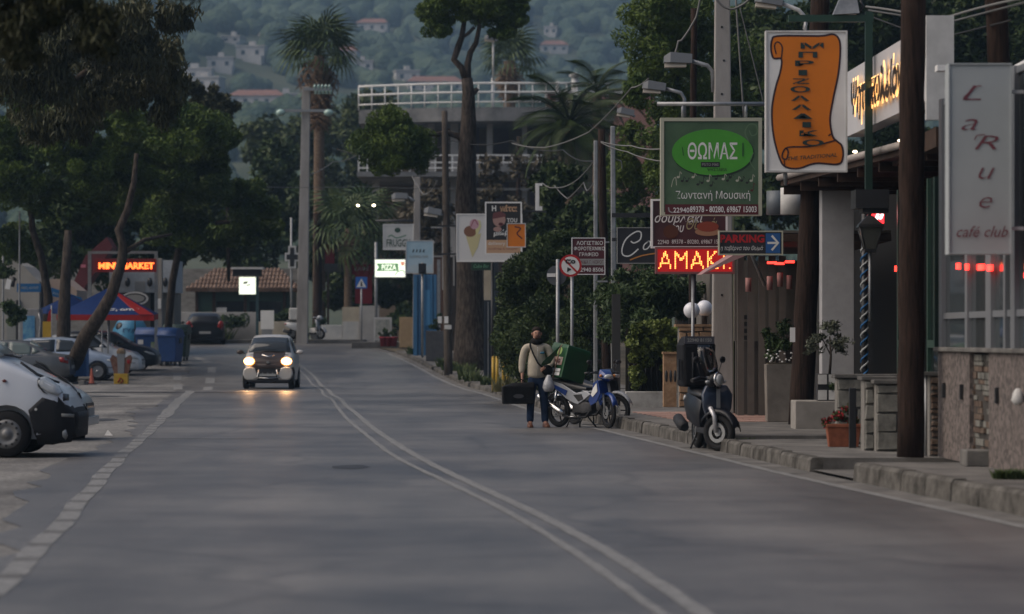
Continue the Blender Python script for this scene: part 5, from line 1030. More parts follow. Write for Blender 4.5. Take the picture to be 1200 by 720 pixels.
tree('eucalyptus_tree','thin dark open crowned tree right of the tamarisk below hillside houses','tree',(265,400,130),[[(268,330,130,4),(266,200,130,4),(262,130,130,3)]],[(240,120,130,26,22),(262,128,132,20,26),(225,105,128,16,18)],5000,.24,m_tama,nl=20,lump=.3)
tree('overhanging_branch','blurred dark foliage hanging close to the camera at top left','branch',(20,-60,27),[[(-60,-60,27,10),(60,-40,27,7),(140,-25,27,3)]],[(20,10,27,60,60),(70,-5,27,45,45),(115,35,27,34,42),(30,60,27,26,36),(215,-14,27,30,22)],9000,.085,m_tama,droop=2.2,slim=.25,nl=20)
# big pine with the forked trunk
tree('pine_tree','tall umbrella pine with a massive forked trunk and high crown','tree',(556,432,110),
 [[(556,436,110,56),(553,410,110,44),(551,360,110,33),(549,300,110,29),(546,240,110,26),(547,190,110,22),(549,150,110,19),(549,110,110,15),(547,92,110,13)],
  [(547,94,110,11),(541,80,110,8),(532,70,110,8),(537,55,110,8),(541,44,110,7),(545,20,110,5)],[(548,94,110,9),(548,75,110,8),(551,62,110,7),(558,50,110,6),(562,30,110,5),(560,10,110,4)],[(541,44,110,5),(548,40,110,4),(556,32,110,4)],
  [(547,172,110,11),(538,160,110,8),(525,156,110,7),(505,158,109,5),(480,165,109,4)],[(549,112,110,9),(556,108,110,7),(560,104,110,5)]],
 [(520,5,110,30,28),(510,28,110,22,16),(545,-5,110,34,26),(585,0,110,36,28),(603,18,110,22,20),(590,38,110,20,10),(560,15,110,30,14),(612,5,110,14,18)],50000,.14,m_leafpine,slim=.3,lump=.42)
tree('pine_bough','low rounded pine bough hanging in front of the terrace building','branch',(480,160,109),None,[(460,162,109,46,32),(438,168,109,26,26),(490,170,109,28,24),(462,146,109,32,20),(450,188,109,34,16),(485,190,109,22,16)],48000,.12,m_leafpine,slim=.3,lump=.42)
# right hand pines
tree('pine_tree','huge dark pine with left edge reaching over the road behind the lamps','tree',(800,430,92),[[(800,430,92,18),(798,300,92,16),(795,150,92,12),(790,50,92,8)]],
 [(755,60,90,36,48),(775,20,90,48,40),(800,90,92,50,60),(745,105,88,20,26),(820,40,92,55,60),(780,150,92,38,40),(850,110,94,50,70),(840,180,94,50,50),(790,210,94,44,50),(735,215,96,34,48),(740,170,95,24,30)],100000,.14,m_leafpine,slim=.3,lump=.36,nl=20)
tree('background_tree','dark broad tree rising behind the taverna roofs on the right','tree',(1000,300,110),None,
 [(920,60,108,60,70),(990,30,110,60,60),(1050,20,112,60,50),(1110,40,112,60,60),(1170,40,112,60,60),(1150,90,112,60,50),(900,140,108,50,60),(960,110,108,60,60),(1220,80,112,60,80),(1060,90,112,60,60),(1000,60,114,70,60),(880,60,112,60,60),(1120,0,114,60,30),(900,230,108,60,40),(980,190,108,60,40),(1060,180,110,60,40),(860,280,106,40,40),(1140,180,110,60,40)],120000,.26,m_leafdk,lump=.33,nl=22)
tree('background_tree','dim dark trees behind the three poles and the maroon sign','tree',(680,420,100),None,[(660,220,105,40,44),(690,260,102,45,50),(650,270,108,38,30),(720,280,100,45,50),(760,270,98,50,50),(625,285,110,28,20)],20000,.24,m_leafdk,lump=.36)
tree('background_tree','dull brownish bush clump in front of the terrace building','tree',(600,330,150),None,[(590,250,150,40,40),(630,200,150,34,34),(575,200,152,20,24),(500,260,150,40,50),(440,300,160,50,50)],10000,.3,leafmat('rusty_leaves',(.05,.04,.025),(.11,.09,.05),.8))
# conifer hedge and others
def hedge(name,label,cl,n,size,m,base,**kw): return tree(name,label,'hedge',base,None,cl,n,size,m,**kw)
hedge('conifer_hedge','tall dark conifer hedge behind the man and the round traffic sign',[(612,330,78,26,36,1.5),(612,390,78,28,48,1.5),(645,310,77,34,42,1.5),(645,380,76,40,60,1.5),(685,340,75,30,50,1.5),(680,400,75,40,50,1.5),(620,430,78,26,22,1.2),(660,440,76,50,25,1.2),(655,285,77,22,20,1.2),(598,352,79,14,34,1.2),(600,400,79,18,44,1.2)],130000,.105,m_leafdk,(640,455,77),slim=.3,lump=.3,nl=26)
hedge('oleander_bush','dark loose bush behind the black script sign and poles',[(730,340,68,32,30,1.2),(770,345,68,34,30,1.2),(750,375,68,40,26,1.2),(715,370,69,20,40,1),(800,350,69,24,24,1)],20000,.15,m_leafhedge,(750,420,68),slim=.25,lump=.34,nl=20)
hedge('ivy_hedge','light green ivy covered fence above the low white wall',[(765,385,64.6,33,13,.35),(750,400,64.6,17,26,.3),(780,402,64.6,18,24,.3),(765,415,64.7,30,24,.3),(745,440,64.8,12,16,.25),(790,400,64.5,12,22,.25)],17000,.07,m_leafivy,(765,460,64.6),slim=.8,lump=.3,nl=24,inner=.3)
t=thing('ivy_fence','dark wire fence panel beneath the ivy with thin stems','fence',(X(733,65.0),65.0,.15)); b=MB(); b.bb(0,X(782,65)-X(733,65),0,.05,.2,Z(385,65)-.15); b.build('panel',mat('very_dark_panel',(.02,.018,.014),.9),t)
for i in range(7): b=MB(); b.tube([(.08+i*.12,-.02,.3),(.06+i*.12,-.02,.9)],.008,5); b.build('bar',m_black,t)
# black things behind the motorbike: dark trunk & post at the hedge gap
t=thing('gate_post','dark grey gate post between the hedge and the ivy fence','post',(X(722,66),66,.14)); b=MB(); b.bb(-.09,.09,-.09,.09,0,Z(345,66)-.14); b.build('post',mat('dark_gate_grey',(.05,.048,.046),.7),t)
# ---- palms
def fan_frond(L=1.0,pet=.9,n=15,droop=.35):
    b=MB(); pts=[(0,0,0),(pet*.5,0,-.03),(pet,0,-.12)]; b.tube(pts,[.03,.02,.015],4)
    for i in range(n):
        a=(i/(n-1)-.5)*R(250); q=a; c=(pet,0,-.12); l=L*1.15*(1-.25*abs(a)/R(125)); w=.045
        d=Vector((math.cos(q),math.sin(q),0)); s=Vector((-d.y,d.x,0)); m1=Vector(c)+d*l*.55+Vector((0,0,-.05*droop)); m2=Vector(c)+d*l*.9+Vector((0,0,-l*droop)); 
        b.add([c,tuple(m1+s*w),tuple(m2),tuple(m1-s*w)],[(0,1,2,3)])
    return b
def feather_frond(L=3,n=26,droop=1.2):
    b=MB(); pts=[]
    for i in range(9): f=i/8; pts.append((L*f*(1-.18*f),0,L*.35*f-droop*L*.5*f*f))
    b.tube(pts,[.05*(1-.8*i/8) for i in range(9)],4)
    for i in range(n):
        f=.12+.86*i/n; j=f*8; a=int(j); u=j-a; p=Vector(pts[a]).lerp(Vector(pts[min(8,a+1)]),u); l=L*.22*math.sin(PI*(.15+.8*f))+.12
        for s in (-1,1):
            e=p+Vector((l*.55,s*l*.8,-l*.45)); b.add([tuple(p),tuple(p+Vector((.05,0,0))),tuple(e),tuple(p.lerp(e,.5)+Vector((-.03,0,.03)))],[(0,1,2,3)])
    return b
def palm(label,px,py,d,basepy,wpx,nf,sc_,kind='fan',skirt=0,up=(-20,75),z0=None,width2=None,shag=.6,tilt=0,fm=None):
    fm=fm or m_frond
    z0=Z(basepy,d) if z0 is None else z0; t=thing('palm_tree',label,'palm tree',(X(px,d),d,z0)); zc=Z(py,d)-z0; k=d/F; b=MB(); r0=wpx*k/2
    b.tube([(0,0,0),(tilt*.3,0,zc*.4),(tilt*.7,0,zc*.75),(tilt,0,zc)],[r0*1.2,r0,r0*.9,r0*.9],10); b.build('trunk',m_bark2,t)
    me1=(fan_frond() if kind=='fan' else feather_frond()).mesh('frond',fm,False); me2=(fan_frond(droop=.6) if kind=='fan' else feather_frond(droop=1.5)).mesh('frond',fm,False)
    med=(fan_frond(L=.8,pet=.5,n=9,droop=.6)).mesh('dead_frond',m_dead,False)
    for i in range(nf):
        f=(i+.5)/nf; el=R(up[0]+(up[1]-up[0])*f); az=i*2.39996; o=link('frond',me1 if i%2 else me2,t)
        o.location=(tilt,0,zc+.25*math.sin(el)); o.scale=[sc_*random.uniform(.85,1.12)]*3; o.rotation_euler=Euler((random.uniform(-.5,.5),-el,az),'XYZ')
    for i in range(skirt):
        az=i*2.39996; o=link('dead_frond',med,t); q=random.random(); o.location=(tilt+.12*math.cos(az),.12*math.sin(az),zc+.1-q*shag); o.scale=[sc_*random.uniform(.95,1.35)*(1-.45*q)]*3; o.rotation_euler=Euler((random.uniform(-.4,.4),R(random.uniform(38,60)+30*q),az),'XYZ')
    return t
palm('tall fan palm with a brown skirt of dead fronds left of the terrace building',374,66,162,398,14,34,1.35,skirt=70,up=(-12,82),shag=3.2)
palm('fan palm crown with brown dead fronds behind the terrace railing',597,72,205,200,16,30,1.35,skirt=50,up=(-12,80),z0=6,shag=2)
palm('feathery palm arching over the right end of the terrace building',668,148,118,420,14,34,1.0,kind='feather',up=(-35,55),z0=.6,fm=m_leafdk)
palm('second feathery palm in the dark behind the pine, orange tipped',700,112,125,420,12,22,.75,kind='feather',up=(-35,60),z0=.6,fm=m_leafdk)
palm('dark low fan palm above the whitewashed wall at the bend',408,268,150,398,10,34,1.25,up=(-45,70),skirt=10,z0=1.4)
palm('small dark fan palm left of the fruit sign post',430,262,156,398,10,30,1.2,up=(-45,70),z0=1.4)
# ---- weeds and grass tufts
def tufts(label,pts,n,h,m=m_grass,name='weeds'):
    v=[];k=0
    for (x,y,z,r) in pts:
        for i in range(n):
            a=random.uniform(0,2*PI); q=r*random.random()**.6; p=Vector((x+q*math.cos(a),y+q*math.sin(a),z)); hh=h*random.uniform(.5,1.2); l=Vector((random.uniform(-.6,.6)*hh,random.uniform(-.6,.6)*hh,hh)); s=Vector((math.cos(a),math.sin(a),0))*.012*(1+y/60)
            v+= [p-s,p+l*.6-s,p+l,p+s]; k+=1
    me=quads('weeds',np.array([tuple(q) for q in v]),k,m); o=link(name,me); o['kind']='stuff'; tag(o,label,'weeds'); return o
def kp(px,py,d,r,off=0): return (X(px,d),d,G(d)+off,r)
tufts('green weed tuft in the gutter by the black scooter wheel',[kp(877,528,43.6,.18),kp(872,526,43.8,.1)],110,.16)
tufts('green weeds at the foot of the brown pole',[kp(945,497,49.2,.16,.17),kp(955,497,48.9,.12,.17)],90,.2)
tufts('grass patch on the near pavement at the right edge',[kp(1190,568,30.4,.22,.2),kp(1200,566,30.2,.2,.2),kp(1178,572,30.2,.1,.2)],180,.1)
tufts('straggly weeds along the far kerb between pine and bollards',[(xR(y)+random.uniform(.2,.9),y,G(y)+.12,.3) for y in (82,86,90,91,93,94,99,101,104,108,109,113,118,124)],70,.34)
tufts('dry grass by the yellow posts',[kp(590,452,84,.3,.12),kp(598,450,84,.3,.12),kp(604,452,83,.25,.12)],45,.4,leafmat('dry_grass',(.09,.09,.04),(.2,.18,.08),2))
tree('background_tree','dark foliage filling the plot behind the ochre plinth and menu board','tree',(470,380,152),None,[(450,345,152,26,26),(475,330,152,30,30),(500,350,152,24,34),(425,345,153,22,20),(480,372,150,30,14),(400,340,154,30,34)],22000,.28,m_leafdk)
tufts('low plants along the kiosk wall',[(X(px,146.5),146.5,1.45,.4) for px in (255,262,330,338,345,352)],80,.7)
tree('shrub','low green shrub behind the kiosk wall','shrub',(340,380,148),None,[(338,372,148,20,8),(275,375,146.2,20,9)],1500,.2,m_leafhedge)
tree('shrub','leafy twig cluster by the curved white building at left','shrub',(20,375,104),None,[(18,370,104,16,10),(5,315,104,12,14),(12,360,104,12,10)],2500,.13,m_leafhedge,nl=12)
# ================================================================ vehicles
m_tyre=mat('tyre_rubber',(.018,.018,.019),.8); m_rim=mat('alloy_rim',(.30,.31,.32),.35,.6); m_steelrim=mat('steel_rim',(.20,.20,.20),.5,.4); m_plastic=mat('black_plastic',(.026,.027,.03),.6,var=.1)
m_cglass=mat('car_glass',(.03,.035,.038),.05,spec=.7); m_chrome=mat('chrome',(.6,.6,.6),.15,1); m_hl=mat('headlight_glass',(.42,.44,.45),.1,spec=.8); m_tl=mat('tail_light_red',(.22,.012,.012),.2)
m_plate=mat('number_plate',(.36,.365,.36),.5)
def paint(name,c,metal=.3): return mat(name,c,.32,metal,coat=.5 if max(c)>.05 else .12,spec=.5 if max(c)>.05 else .3)
def wheel(parent,x,y,r,w=.19,rim=None,spokes=10,side=1,steer=0,wname='wheel'):
    e=bpy.data.objects.new(wname,None); C.objects.link(e); e.parent=parent; e.location=(x,y,r); e.rotation_euler=(0,0,steer)
    b=MB(); b.lathe([(r*.64,-w/2),(r*.93,-w/2),(r,-w*.32),(r,w*.32),(r*.93,w/2),(r*.64,w/2)],n=28,axis=(0,1,0),cap=False); b.build('tyre',m_tyre,e)
    b=MB(); b.lathe([(r*.66,-w*.45),(r*.66,w*.45)],n=28,axis=(0,1,0),sm=False,cap=False); b.lathe([(r*.65,-.01),(r*.65,.01)],n=28,axis=(0,1,0),sm=False)
    rim=rim or m_rim; b.build('rim',m_plastic,e)
    if rim is m_steelrim:
        for s in (-1,1): b=MB(); b.lathe([(r*.62,0),(r*.6,.02),(r*.42,.03),(r*.36,.012),(r*.2,.012),(r*.18,.035),(.01,.04)],n=28,axis=(0,s,0),c=(0,s*w*.41,0)); b.build('rim_disc',rim,e)
        for q_ in range(12): b=MB(); a_=2*PI*q_/12; b.lathe([(r*.06,0),(r*.06,.004)],n=8,axis=(0,-1,0),c=(r*.5*math.cos(a_),-w*.41-.026,r*.5*math.sin(a_))); b.build('rim_hole',m_black,e)
        spokes=0
    for s in (-1,1):
        b=MB(); b.lathe([(r*.66,0),(r*.6,.012),(r*.58,-.02)],n=28,axis=(0,s,0),c=(0,s*w*.42,0))
        for k in range(spokes):
            a=2*PI*k/spokes; c,q=math.cos(a),math.sin(a); u=Vector((c,0,q)); v=Vector((-q,0,c))*r*.055; y_=s*w*.44
            b.add([tuple(u*r*.12+v+Vector((0,y_+s*.012,0))),tuple(u*r*.12-v+Vector((0,y_+s*.012,0))),tuple(u*r*.62-v*1.3+Vector((0,y_,0))),tuple(u*r*.62+v*1.3+Vector((0,y_,0)))],[(0,1,2,3)])
        b.lathe([(r*.17,0),(r*.15,.02),(.01,.025)],n=14,axis=(0,s,0),c=(0,s*w*.42,0)); b.build('spokes',rim,e,kind='stuff')
    return e
class Car:
    """x forward, nose at x=0; stations (x, z_bottom, z_belt, z_top, half width, half width at top)"""
    def __init__(s,name,label,cat,st,m,loc,rz,wheels,r,arch=.06,group=None,tw=.2,rim=None,spokes=10):
        s.t=thing(name,label,cat,loc,rz,group); s.st=st=sorted(st,key=lambda q:q[0]); rings=[]
        xs=[]
        for i in range(len(st)-1):
            for k in range(3): xs.append(st[i][0]+(st[i+1][0]-st[i][0])*k/3)
        xs.append(st[-1][0]); s.A=np.array(st)
        for x in xs:
            zb,zbe,zt,w_,wt=s.at(x); h=[(w_*.88,zb),(w_*.97,zb+.07),(w_,zb+(zbe-zb)*.45),(w_*.985,zbe-.05),(w_*.95,zbe)]
            if zt-zbe>.12: h+=[(wt+(w_*.95-wt)*.5,zbe+(zt-zbe)*.5),(wt,zt-.05),(wt*.86,zt-.008),(wt*.4,zt+.012)]
            else: q=max(zt-zbe,.001); h+=[(w_*.93,zbe+q*.4),(w_*.86,zbe+q*.75),(wt*.78,zbe+q*.95),(wt*.4,zt+.006)]
            rings.append([(x,y,z) for y,z in h]+[(x,-y,z) for y,z in h[::-1]])
        b=MB(); b.loft(rings); me=b.mesh('body',m); o=link('body',me)
        cut=MB()
        for wx_,wy in wheels:
            for sgn in (-1,1): cut.lathe([(r+arch,-.17),(r+arch,.2)],(wx_,sgn*(wy-.02),r),20,axis=(0,1,0),sm=False,mi=0)
        cu=cut.build('cut',m_plastic); md=o.modifiers.new('b','BOOLEAN'); md.object=cu; md.operation='DIFFERENCE'; md.solver='EXACT'; md.use_self=True
        dg=bpy.context.evaluated_depsgraph_get(); n=bpy.data.meshes.new_from_object(o.evaluated_get(dg)); bpy.data.objects.remove(o); bpy.data.objects.remove(cu)
        for p in n.polygons: p.use_smooth=True
        n.set_sharp_from_angle(angle=R(35)); n.materials.clear(); n.materials.append(m)
        s.body=link('body',n,s.t)
        for p in n.polygons: p.material_index=0
        b=MB(); b.bb(xs[0]+.3,xs[-1]-.3,-.6,.6,.16,.45); b.build('underbody',m_plastic,s.t)
        for wx_,wy in wheels:
            for sgn in (-1,1): wheel(s.t,wx_,sgn*(wy-tw/2+.01),r,tw,rim,spokes)
    def at(s,x): return [float(np.interp(x,s.A[:,0],s.A[:,k])) for k in range(1,6)]
    def hw(s,x,z):
        zb,zbe,zt,w_,wt=s.at(x)
        if z<=zbe:
            f=(z-zb)/max(.01,zbe-zb); return w_*float(np.interp(f,[0,.12,.45,.92,1],[.88,.97,1,.985,.95]))
        f=(z-zbe)/max(.01,zt-zbe); return (w_*.95)*(1-f)+wt*f
    def side(s,name,poly,m,sg=(-1,1),off=.012,sub=2,label=None):
        for g_ in sg:
            b=bmesh.new(); vs=[b.verts.new((x,0,z)) for x,z in poly]; b.faces.new(vs); bmesh.ops.triangulate(b,faces=b.faces); 
            for _ in range(sub): bmesh.ops.subdivide_edges(b,edges=b.edges,cuts=1,use_grid_fill=True)
            for v in b.verts: v.co.y=g_*(s.hw(v.co.x,v.co.z)+off)
            me=bpy.data.meshes.new(name); b.to_mesh(me); b.free(); me.materials.append(m)
            for p in me.polygons: p.use_smooth=True
            o=link(name,me,s.t)
            if label: o['label']=label
            md=o.modifiers.new('t','SOLIDIFY'); md.thickness=.012; md.offset=0
    def cross(s,name,x0,z0,x1,z1,w0,w1,m,off=.012,bulge=.05,n=8,nrm=None):
        """a panel across the car between two heights (windscreen, rear window, grille)"""
        b=MB(); v=[]; 
        for f in (0,.5,1):
            x=x0+(x1-x0)*f; z=z0+(z1-z0)*f; w_=w0+(w1-w0)*f
            for i in range(n+1): u=-1+2*i/n; d_=off+bulge*(1-u*u)-bulge; v.append((x+(nrm[0]*(d_) if nrm else 0),u*w_,z+(nrm[1]*(d_) if nrm else 0)))
        b.add(v,[(j*(n+1)+i,j*(n+1)+i+1,(j+1)*(n+1)+i+1,(j+1)*(n+1)+i) for j in range(2) for i in range(n)],0,True); o=b.build(name,m,s.t,fix=False); md=o.modifiers.new('t','SOLIDIFY'); md.thickness=.015; md.offset=0; return o
# ---- white van
m_van=paint('van_white',(.60,.63,.68),.0)
V=Car('parked_van','white van with black bumper parked nose out at the left edge','van',
 [(0,.26,.56,.58,.62,.55),(-.06,.25,.66,.69,.72,.6),(-.12,.24,.76,.80,.80,.66),(-.25,.24,.92,.95,.88,.72),(-.52,.24,1.06,1.09,.93,.78),(-.95,.24,1.22,1.30,.95,.80),(-1.15,.24,1.24,1.45,.95,.80),(-1.75,.24,1.26,1.86,.95,.76),(-2.0,.24,1.26,1.95,.95,.76),(-3.2,.24,1.26,1.98,.95,.76),(-4.7,.26,1.26,1.95,.95,.74),(-4.8,.3,1.25,1.9,.92,.72)],
 m_van,(X(84.5,41),41.95,0),0,[(-.88,.93),(-3.9,.93)],.315,arch=.075,rim=m_steelrim,spokes=12)
pz=lambda px,py:((px-84.5)/87.8,CH+(HZ-py)/87.8)
V.side('bumper',[pz(33,481),pz(49,466),pz(62,470),pz(77,476),pz(83.5,481),pz(83.8,500),pz(79.5,519),pz(43,522),pz(42,505),pz(38,490)],m_plastic,off=.012,sub=3)
for p in V.body.data.polygons:
    if p.center.x>-.34 and p.center.z<.67: p.material_index=1
V.body.data.materials.append(m_plastic)
b=MB(); rr=[]
for z,x0 in ((.25,-.05),(.4,-.0),(.5,.012),(.6,.0)): rr.append([(x0+.02-(.02*(y*y)/.3),y,z) for y in (-.62,-.4,-.15,.15,.4,.62)])
b.loft(rr,closed=False,cap=False); o=b.build('front_bumper',m_plastic,V.t,fix=False); md=o.modifiers.new('t','SOLIDIFY'); md.thickness=.03
V.side('headlight',[pz(43.5,444),pz(48,441.5),pz(57,447),pz(65,453),pz(70,461),pz(67,464),pz(55,460),pz(48,455),pz(44,449)],m_hl,off=.014)
V.side('headlight_rim',[pz(42.7,444),pz(44.5,443),pz(46.2,452),pz(50,458),pz(55,462),pz(50,460),pz(44,453)],m_plastic,off=.012)
V.side('indicator_lens',[pz(2,446.5),pz(5,444.5),pz(8.5,446.5),pz(5,448.5)],mat('dark_amber',(.12,.02,.01),.3),off=.014)
V.side('fog_lamp',[pz(72,506),pz(75,504),pz(77,511),pz(74,516),pz(71,512)],m_hl,off=.03,sub=1)
V.side('bumper_strip',[pz(71,485),pz(83,486),pz(83,490),pz(71,489)],mat('pale_plastic',(.30,.30,.28),.5),off=.03,sub=1)
V.side('seam',[pz(20,424),pz(40,438),pz(64,448.5),pz(64,450),pz(40,440.2),pz(20,426)],m_plastic,off=.012,sub=2)
V.side('window',[(-1.35,1.28),(-1.85,1.72),(-2.5,1.78),(-2.5,1.28)],m_cglass)
V.side('grille',[pz(70.5,462),pz(75,463),pz(76.5,470),pz(72.5,470)],m_black,off=.02,sub=1)
V.cross('windscreen',-.98,1.36,-1.72,1.84,.76,.68,mat('pale_glass_painted_reflection',(.45,.44,.40),.15),off=.03,bulge=.04,nrm=(.55,.83))  # pale base colour stands in for the reflection in the windscreen
b=MB(); b.tube([(-.96,-.6,1.37),(-.8,-.3,1.33),(-.85,0.2,1.35)],.012,5); b.build('wiper',m_black,V.t)
b=MB(); b.lathe([(.018,-.01),(.018,.02)],(pz(42,480)[0],-V.hw(pz(42,480)[0],.65)-.015,pz(42,480)[1]),10,axis=(0,-1,0)); b.build('cap',m_dirtyw,V.t)
# ---- generic saloon / hatch
def saloon(name,label,m,loc,rz,L=4.3,W=.86,H=1.43,kind='saloon',rim=None,cat='car',spokes=8,glass=None):
    k=L/4.3; h=H/1.43
    if kind=='saloon': st=[(0,.25,.5,.56,.60,.5),(-.08,.2,.62,.68,.72,.62),(-.3,.2,.72,.79,.80,.7),(-.8,.19,.80,.87,W,.74),(-1.15,.19,.86,.96,W,.72),(-1.85,.19,.90,1.38,W,.58),(-2.3,.19,.9,1.43,W,.6),(-2.9,.19,.91,1.40,W,.58),(-3.55,.19,.93,1.05,W,.66),(-3.75,.2,.92,.99,W,.7),(-4.15,.22,.88,.94,.80,.68),(-4.3,.3,.7,.78,.72,.6)]
    else: st=[(0,.25,.5,.56,.60,.5),(-.08,.2,.62,.68,.72,.62),(-.3,.2,.76,.82,.80,.7),(-.75,.19,.86,.93,W,.74),(-1.0,.19,.90,1.0,W,.72),(-1.7,.19,.94,1.40,W,.6),(-2.2,.19,.95,1.46,W,.62),(-3.3,.19,.97,1.43,W,.6),(-3.75,.2,.98,1.3,W,.58),(-4.0,.22,.9,1.02,.82,.62),(-4.05,.3,.7,.8,.78,.6)]
    st=[(a*k,b_,c*h,d_*h,e,f) for a,b_,c,d_,e,f in st]; r=.31
    c=Car(name,label,cat,st,m,loc,rz,[(-.82*k,W),(-3.35*k if kind=='saloon' else -3.3*k,W)],r,rim=rim,spokes=spokes)
    gl=glass or m_cglass; b1=(.92 if kind=='saloon' else .96)*h
    if kind=='saloon':
        c.side('window',[(-1.38*k,b1+.02),(-1.86*k,1.33*h),(-2.3*k,1.365*h),(-2.3*k,b1+.02)],gl); c.side('window',[(-2.36*k,b1+.02),(-2.36*k,1.365*h),(-2.85*k,1.33*h),(-3.05*k,1.22*h),(-3.05*k,b1+.03)],gl); c.side('window',[(-3.1*k,b1+.04),(-3.1*k,1.2*h),(-3.36*k,1.06*h)],gl,sub=1)
        c.side('chrome_trim',[(-1.3*k,b1-.005),(-3.45*k,b1+.02),(-3.45*k,b1+.035),(-1.3*k,b1+.01)],m_chrome,off=.013)
        c.cross('rear_window',-3.0*k,1.36*h,-3.5*k,1.07*h,.52,.6,gl,off=.03,nrm=(-.5,.86))
    else:
        c.side('window',[(-1.25*k,b1+.02),(-1.75*k,1.35*h),(-2.3*k,1.39*h),(-2.3*k,b1+.02)],gl); c.side('window',[(-2.36*k,b1+.02),(-2.36*k,1.39*h),(-3.2*k,1.36*h),(-3.35*k,b1+.05)],gl)
        c.cross('rear_window',-3.42*k,1.37*h,-3.92*k,1.06*h,.52,.62,gl,off=.03,nrm=(-.55,.83))
    c.cross('windscreen',(-1.18 if kind=='saloon' else -1.03)*k,(.97 if kind=='saloon' else 1.02)*h,-1.72*k,1.34*h,.66,.54,gl,off=.03,nrm=(.55,.83))
    c.side('headlight',[(-.07*k,.56),(-.14*k,.64),(-.42*k,.72),(-.5*k,.7),(-.3*k,.6)],m_hl,off=.014,sub=1)
    q=L; c.side('tail_light',[(-q+.04,.66*h),(-q+.05,.84*h),(-q+.34,.88*h),(-q+.3,.72*h)],m_tl,off=.014,sub=1)
    b=MB()
    for sg in (-1,1):
        b=MB(); b.ball((-1.45*k,sg*(W+.09),b1+.06),(.07,.1,.07),10); b.build('mirror',m,c.t)
    c.side('door_seam',[(-1.3*k,.3),(-1.3*k,b1),(-1.315*k,b1),(-1.315*k,.3)],m_black,off=.005,sub=1); c.side('door_seam',[(-2.33*k,.3),(-2.33*k,b1),(-2.345*k,b1),(-2.345*k,.3)],m_black,off=.005,sub=1)
    c.side('bumper_line',[(0.0-.05,.42),(-.5*k,.44),(-.5*k,.455),(-.05,.435)],m_black,off=.006,sub=1)
    b=MB(); b.bb(-L-.02,-L+.03,-.26,.26,.5,.61); b.build('number_plate',m_plate,c.t); b=MB(); b.bb(-.02,.035,-.26,.26,.38,.48); b.build('number_plate',m_plate,c.t); b=MB(); b.bb(-.05,.012,-.4,.4,.52,.57); b.build('grille',m_black,c.t)
    return c
m_silver=paint('silver_paint',(.42,.43,.43),.4)
c=saloon('parked_car','silver car with its nose sticking out beyond the white van',m_silver,(X(104,48.5),48.6,0),0,L=4.0,kind='hatch')
b=MB(); b.bb(-.02,.06,-.7,.7,.22,.36); b.build('lower_bumper',m_silver,c.t,bevel=.02)
G2=mat('greenish_pale_glass',(.12,.15,.145),.1)
saloon('parked_car','dark grey saloon seen from its rear corner behind the white van',paint('dark_grey_paint',(.10,.105,.11),.3),(X(82,101)-4.35,101.3,G(101)),PI,L=4.4,glass=G2)
saloon('parked_car','light blue silver car half hidden by the sandwich shaped board',paint('ice_blue_paint',(.33,.40,.50),.3),(X(143,104),104.5,G(104)),0,L=4.1,kind='hatch',spokes=7)
saloon('parked_car','white low car whose rounded nose peeps out by the sandwich board',paint('white_paint_gloss',(.60,.62,.64),0),(X(166.5,108.5),108.8,G(108.5)),0,L=4.0,kind='hatch')
saloon('parked_car','dark blue black hatchback parked right behind the blue bins',paint('midnight_paint',(.015,.02,.03),.2),(X(185,112.5),113,G(112.5)),0,L=4.1,kind='hatch')
c=saloon('parked_car','black hatchback seen from behind at the kiosk wall',paint('black_paint',(.012,.013,.016),.2),(X(228,139),139.5+4.0,G(139.5)),R(96),L=4.0,W=.92,kind='hatch')
b=MB(); 
for sg in (-1,1): b=MB(); b.ball((-4.0,sg*.72,.93),(.06,.14,.16),10); b.build('tail_light',m_tl,c.t)
# ---- oncoming microcar with its lights on
m_pearl=paint('pale_silver_body',(.50,.49,.47),.2)
d=96; t0=(X(317.5,d),d,G(d)); 
c=Car('microcar','tiny two seat car driving towards us with headlights lit','car',
 [(0,.28,.62,.66,.50,.42),(-.05,.24,.74,.78,.62,.54),(-.14,.22,.84,.88,.70,.6),(-.42,.2,.93,1.0,.76,.64),(-.62,.2,.96,1.1,.78,.64),(-1.05,.2,1.0,1.5,.78,.57),(-1.35,.2,1.0,1.56,.78,.57),(-2.1,.2,1.0,1.52,.78,.55),(-2.4,.22,.98,1.2,.78,.56),(-2.5,.3,.9,1.0,.74,.55)],
 m_pearl,(t0[0],t0[1]-1.2,t0[2]),R(-91),[(-.36,.78),(-2.15,.78)],.29,arch=.05,tw=.17,spokes=6)
c.t.scale=(1,1,1.07)
m_mblk=paint('black_panel',(.045,.034,.03),.1)
c.body.data.materials.append(m_mblk)
for p in c.body.data.polygons:
    if p.center.x>-.55 and abs(p.center.y)<.5 and .5<p.center.z<1.06: p.material_index=1
c.cross('bonnet_panel',-.045,.72,-.40,.99,.5,.60,m_mblk,off=.022,bulge=.03,nrm=(.8,.6))
c.cross('bonnet_front',.0,.58,-.05,.73,.40,.52,m_mblk,off=.03,bulge=.03,nrm=(.95,.2))
c.cross('windscreen',-.56,1.055,-1.02,1.465,.66,.545,m_cglass,off=.035,bulge=.03,nrm=(.6,.8))
c.side('window',[(-.95,1.03),(-1.1,1.42),(-1.9,1.42),(-1.95,1.03)],m_cglass)
b=MB(); b.bb(-.02,.03,-.40,.40,.27,.60); b.build('grille',m_plastic,c.t,bevel=.02); b=MB(); b.bb(-.1,.03,-.62,.62,.20,.27); b.build('lower_lip',m_plastic,c.t,bevel=.02)
for i in range(4): b=MB(); b.bb(.035,.055,-.30+i*.155,-.17+i*.155,.44,.53); b.build('grille_slot',m_black,c.t)
b=MB(); b.bb(.035,.05,-.26,.26,.37,.47); b.build('number_plate',m_plate,c.t)
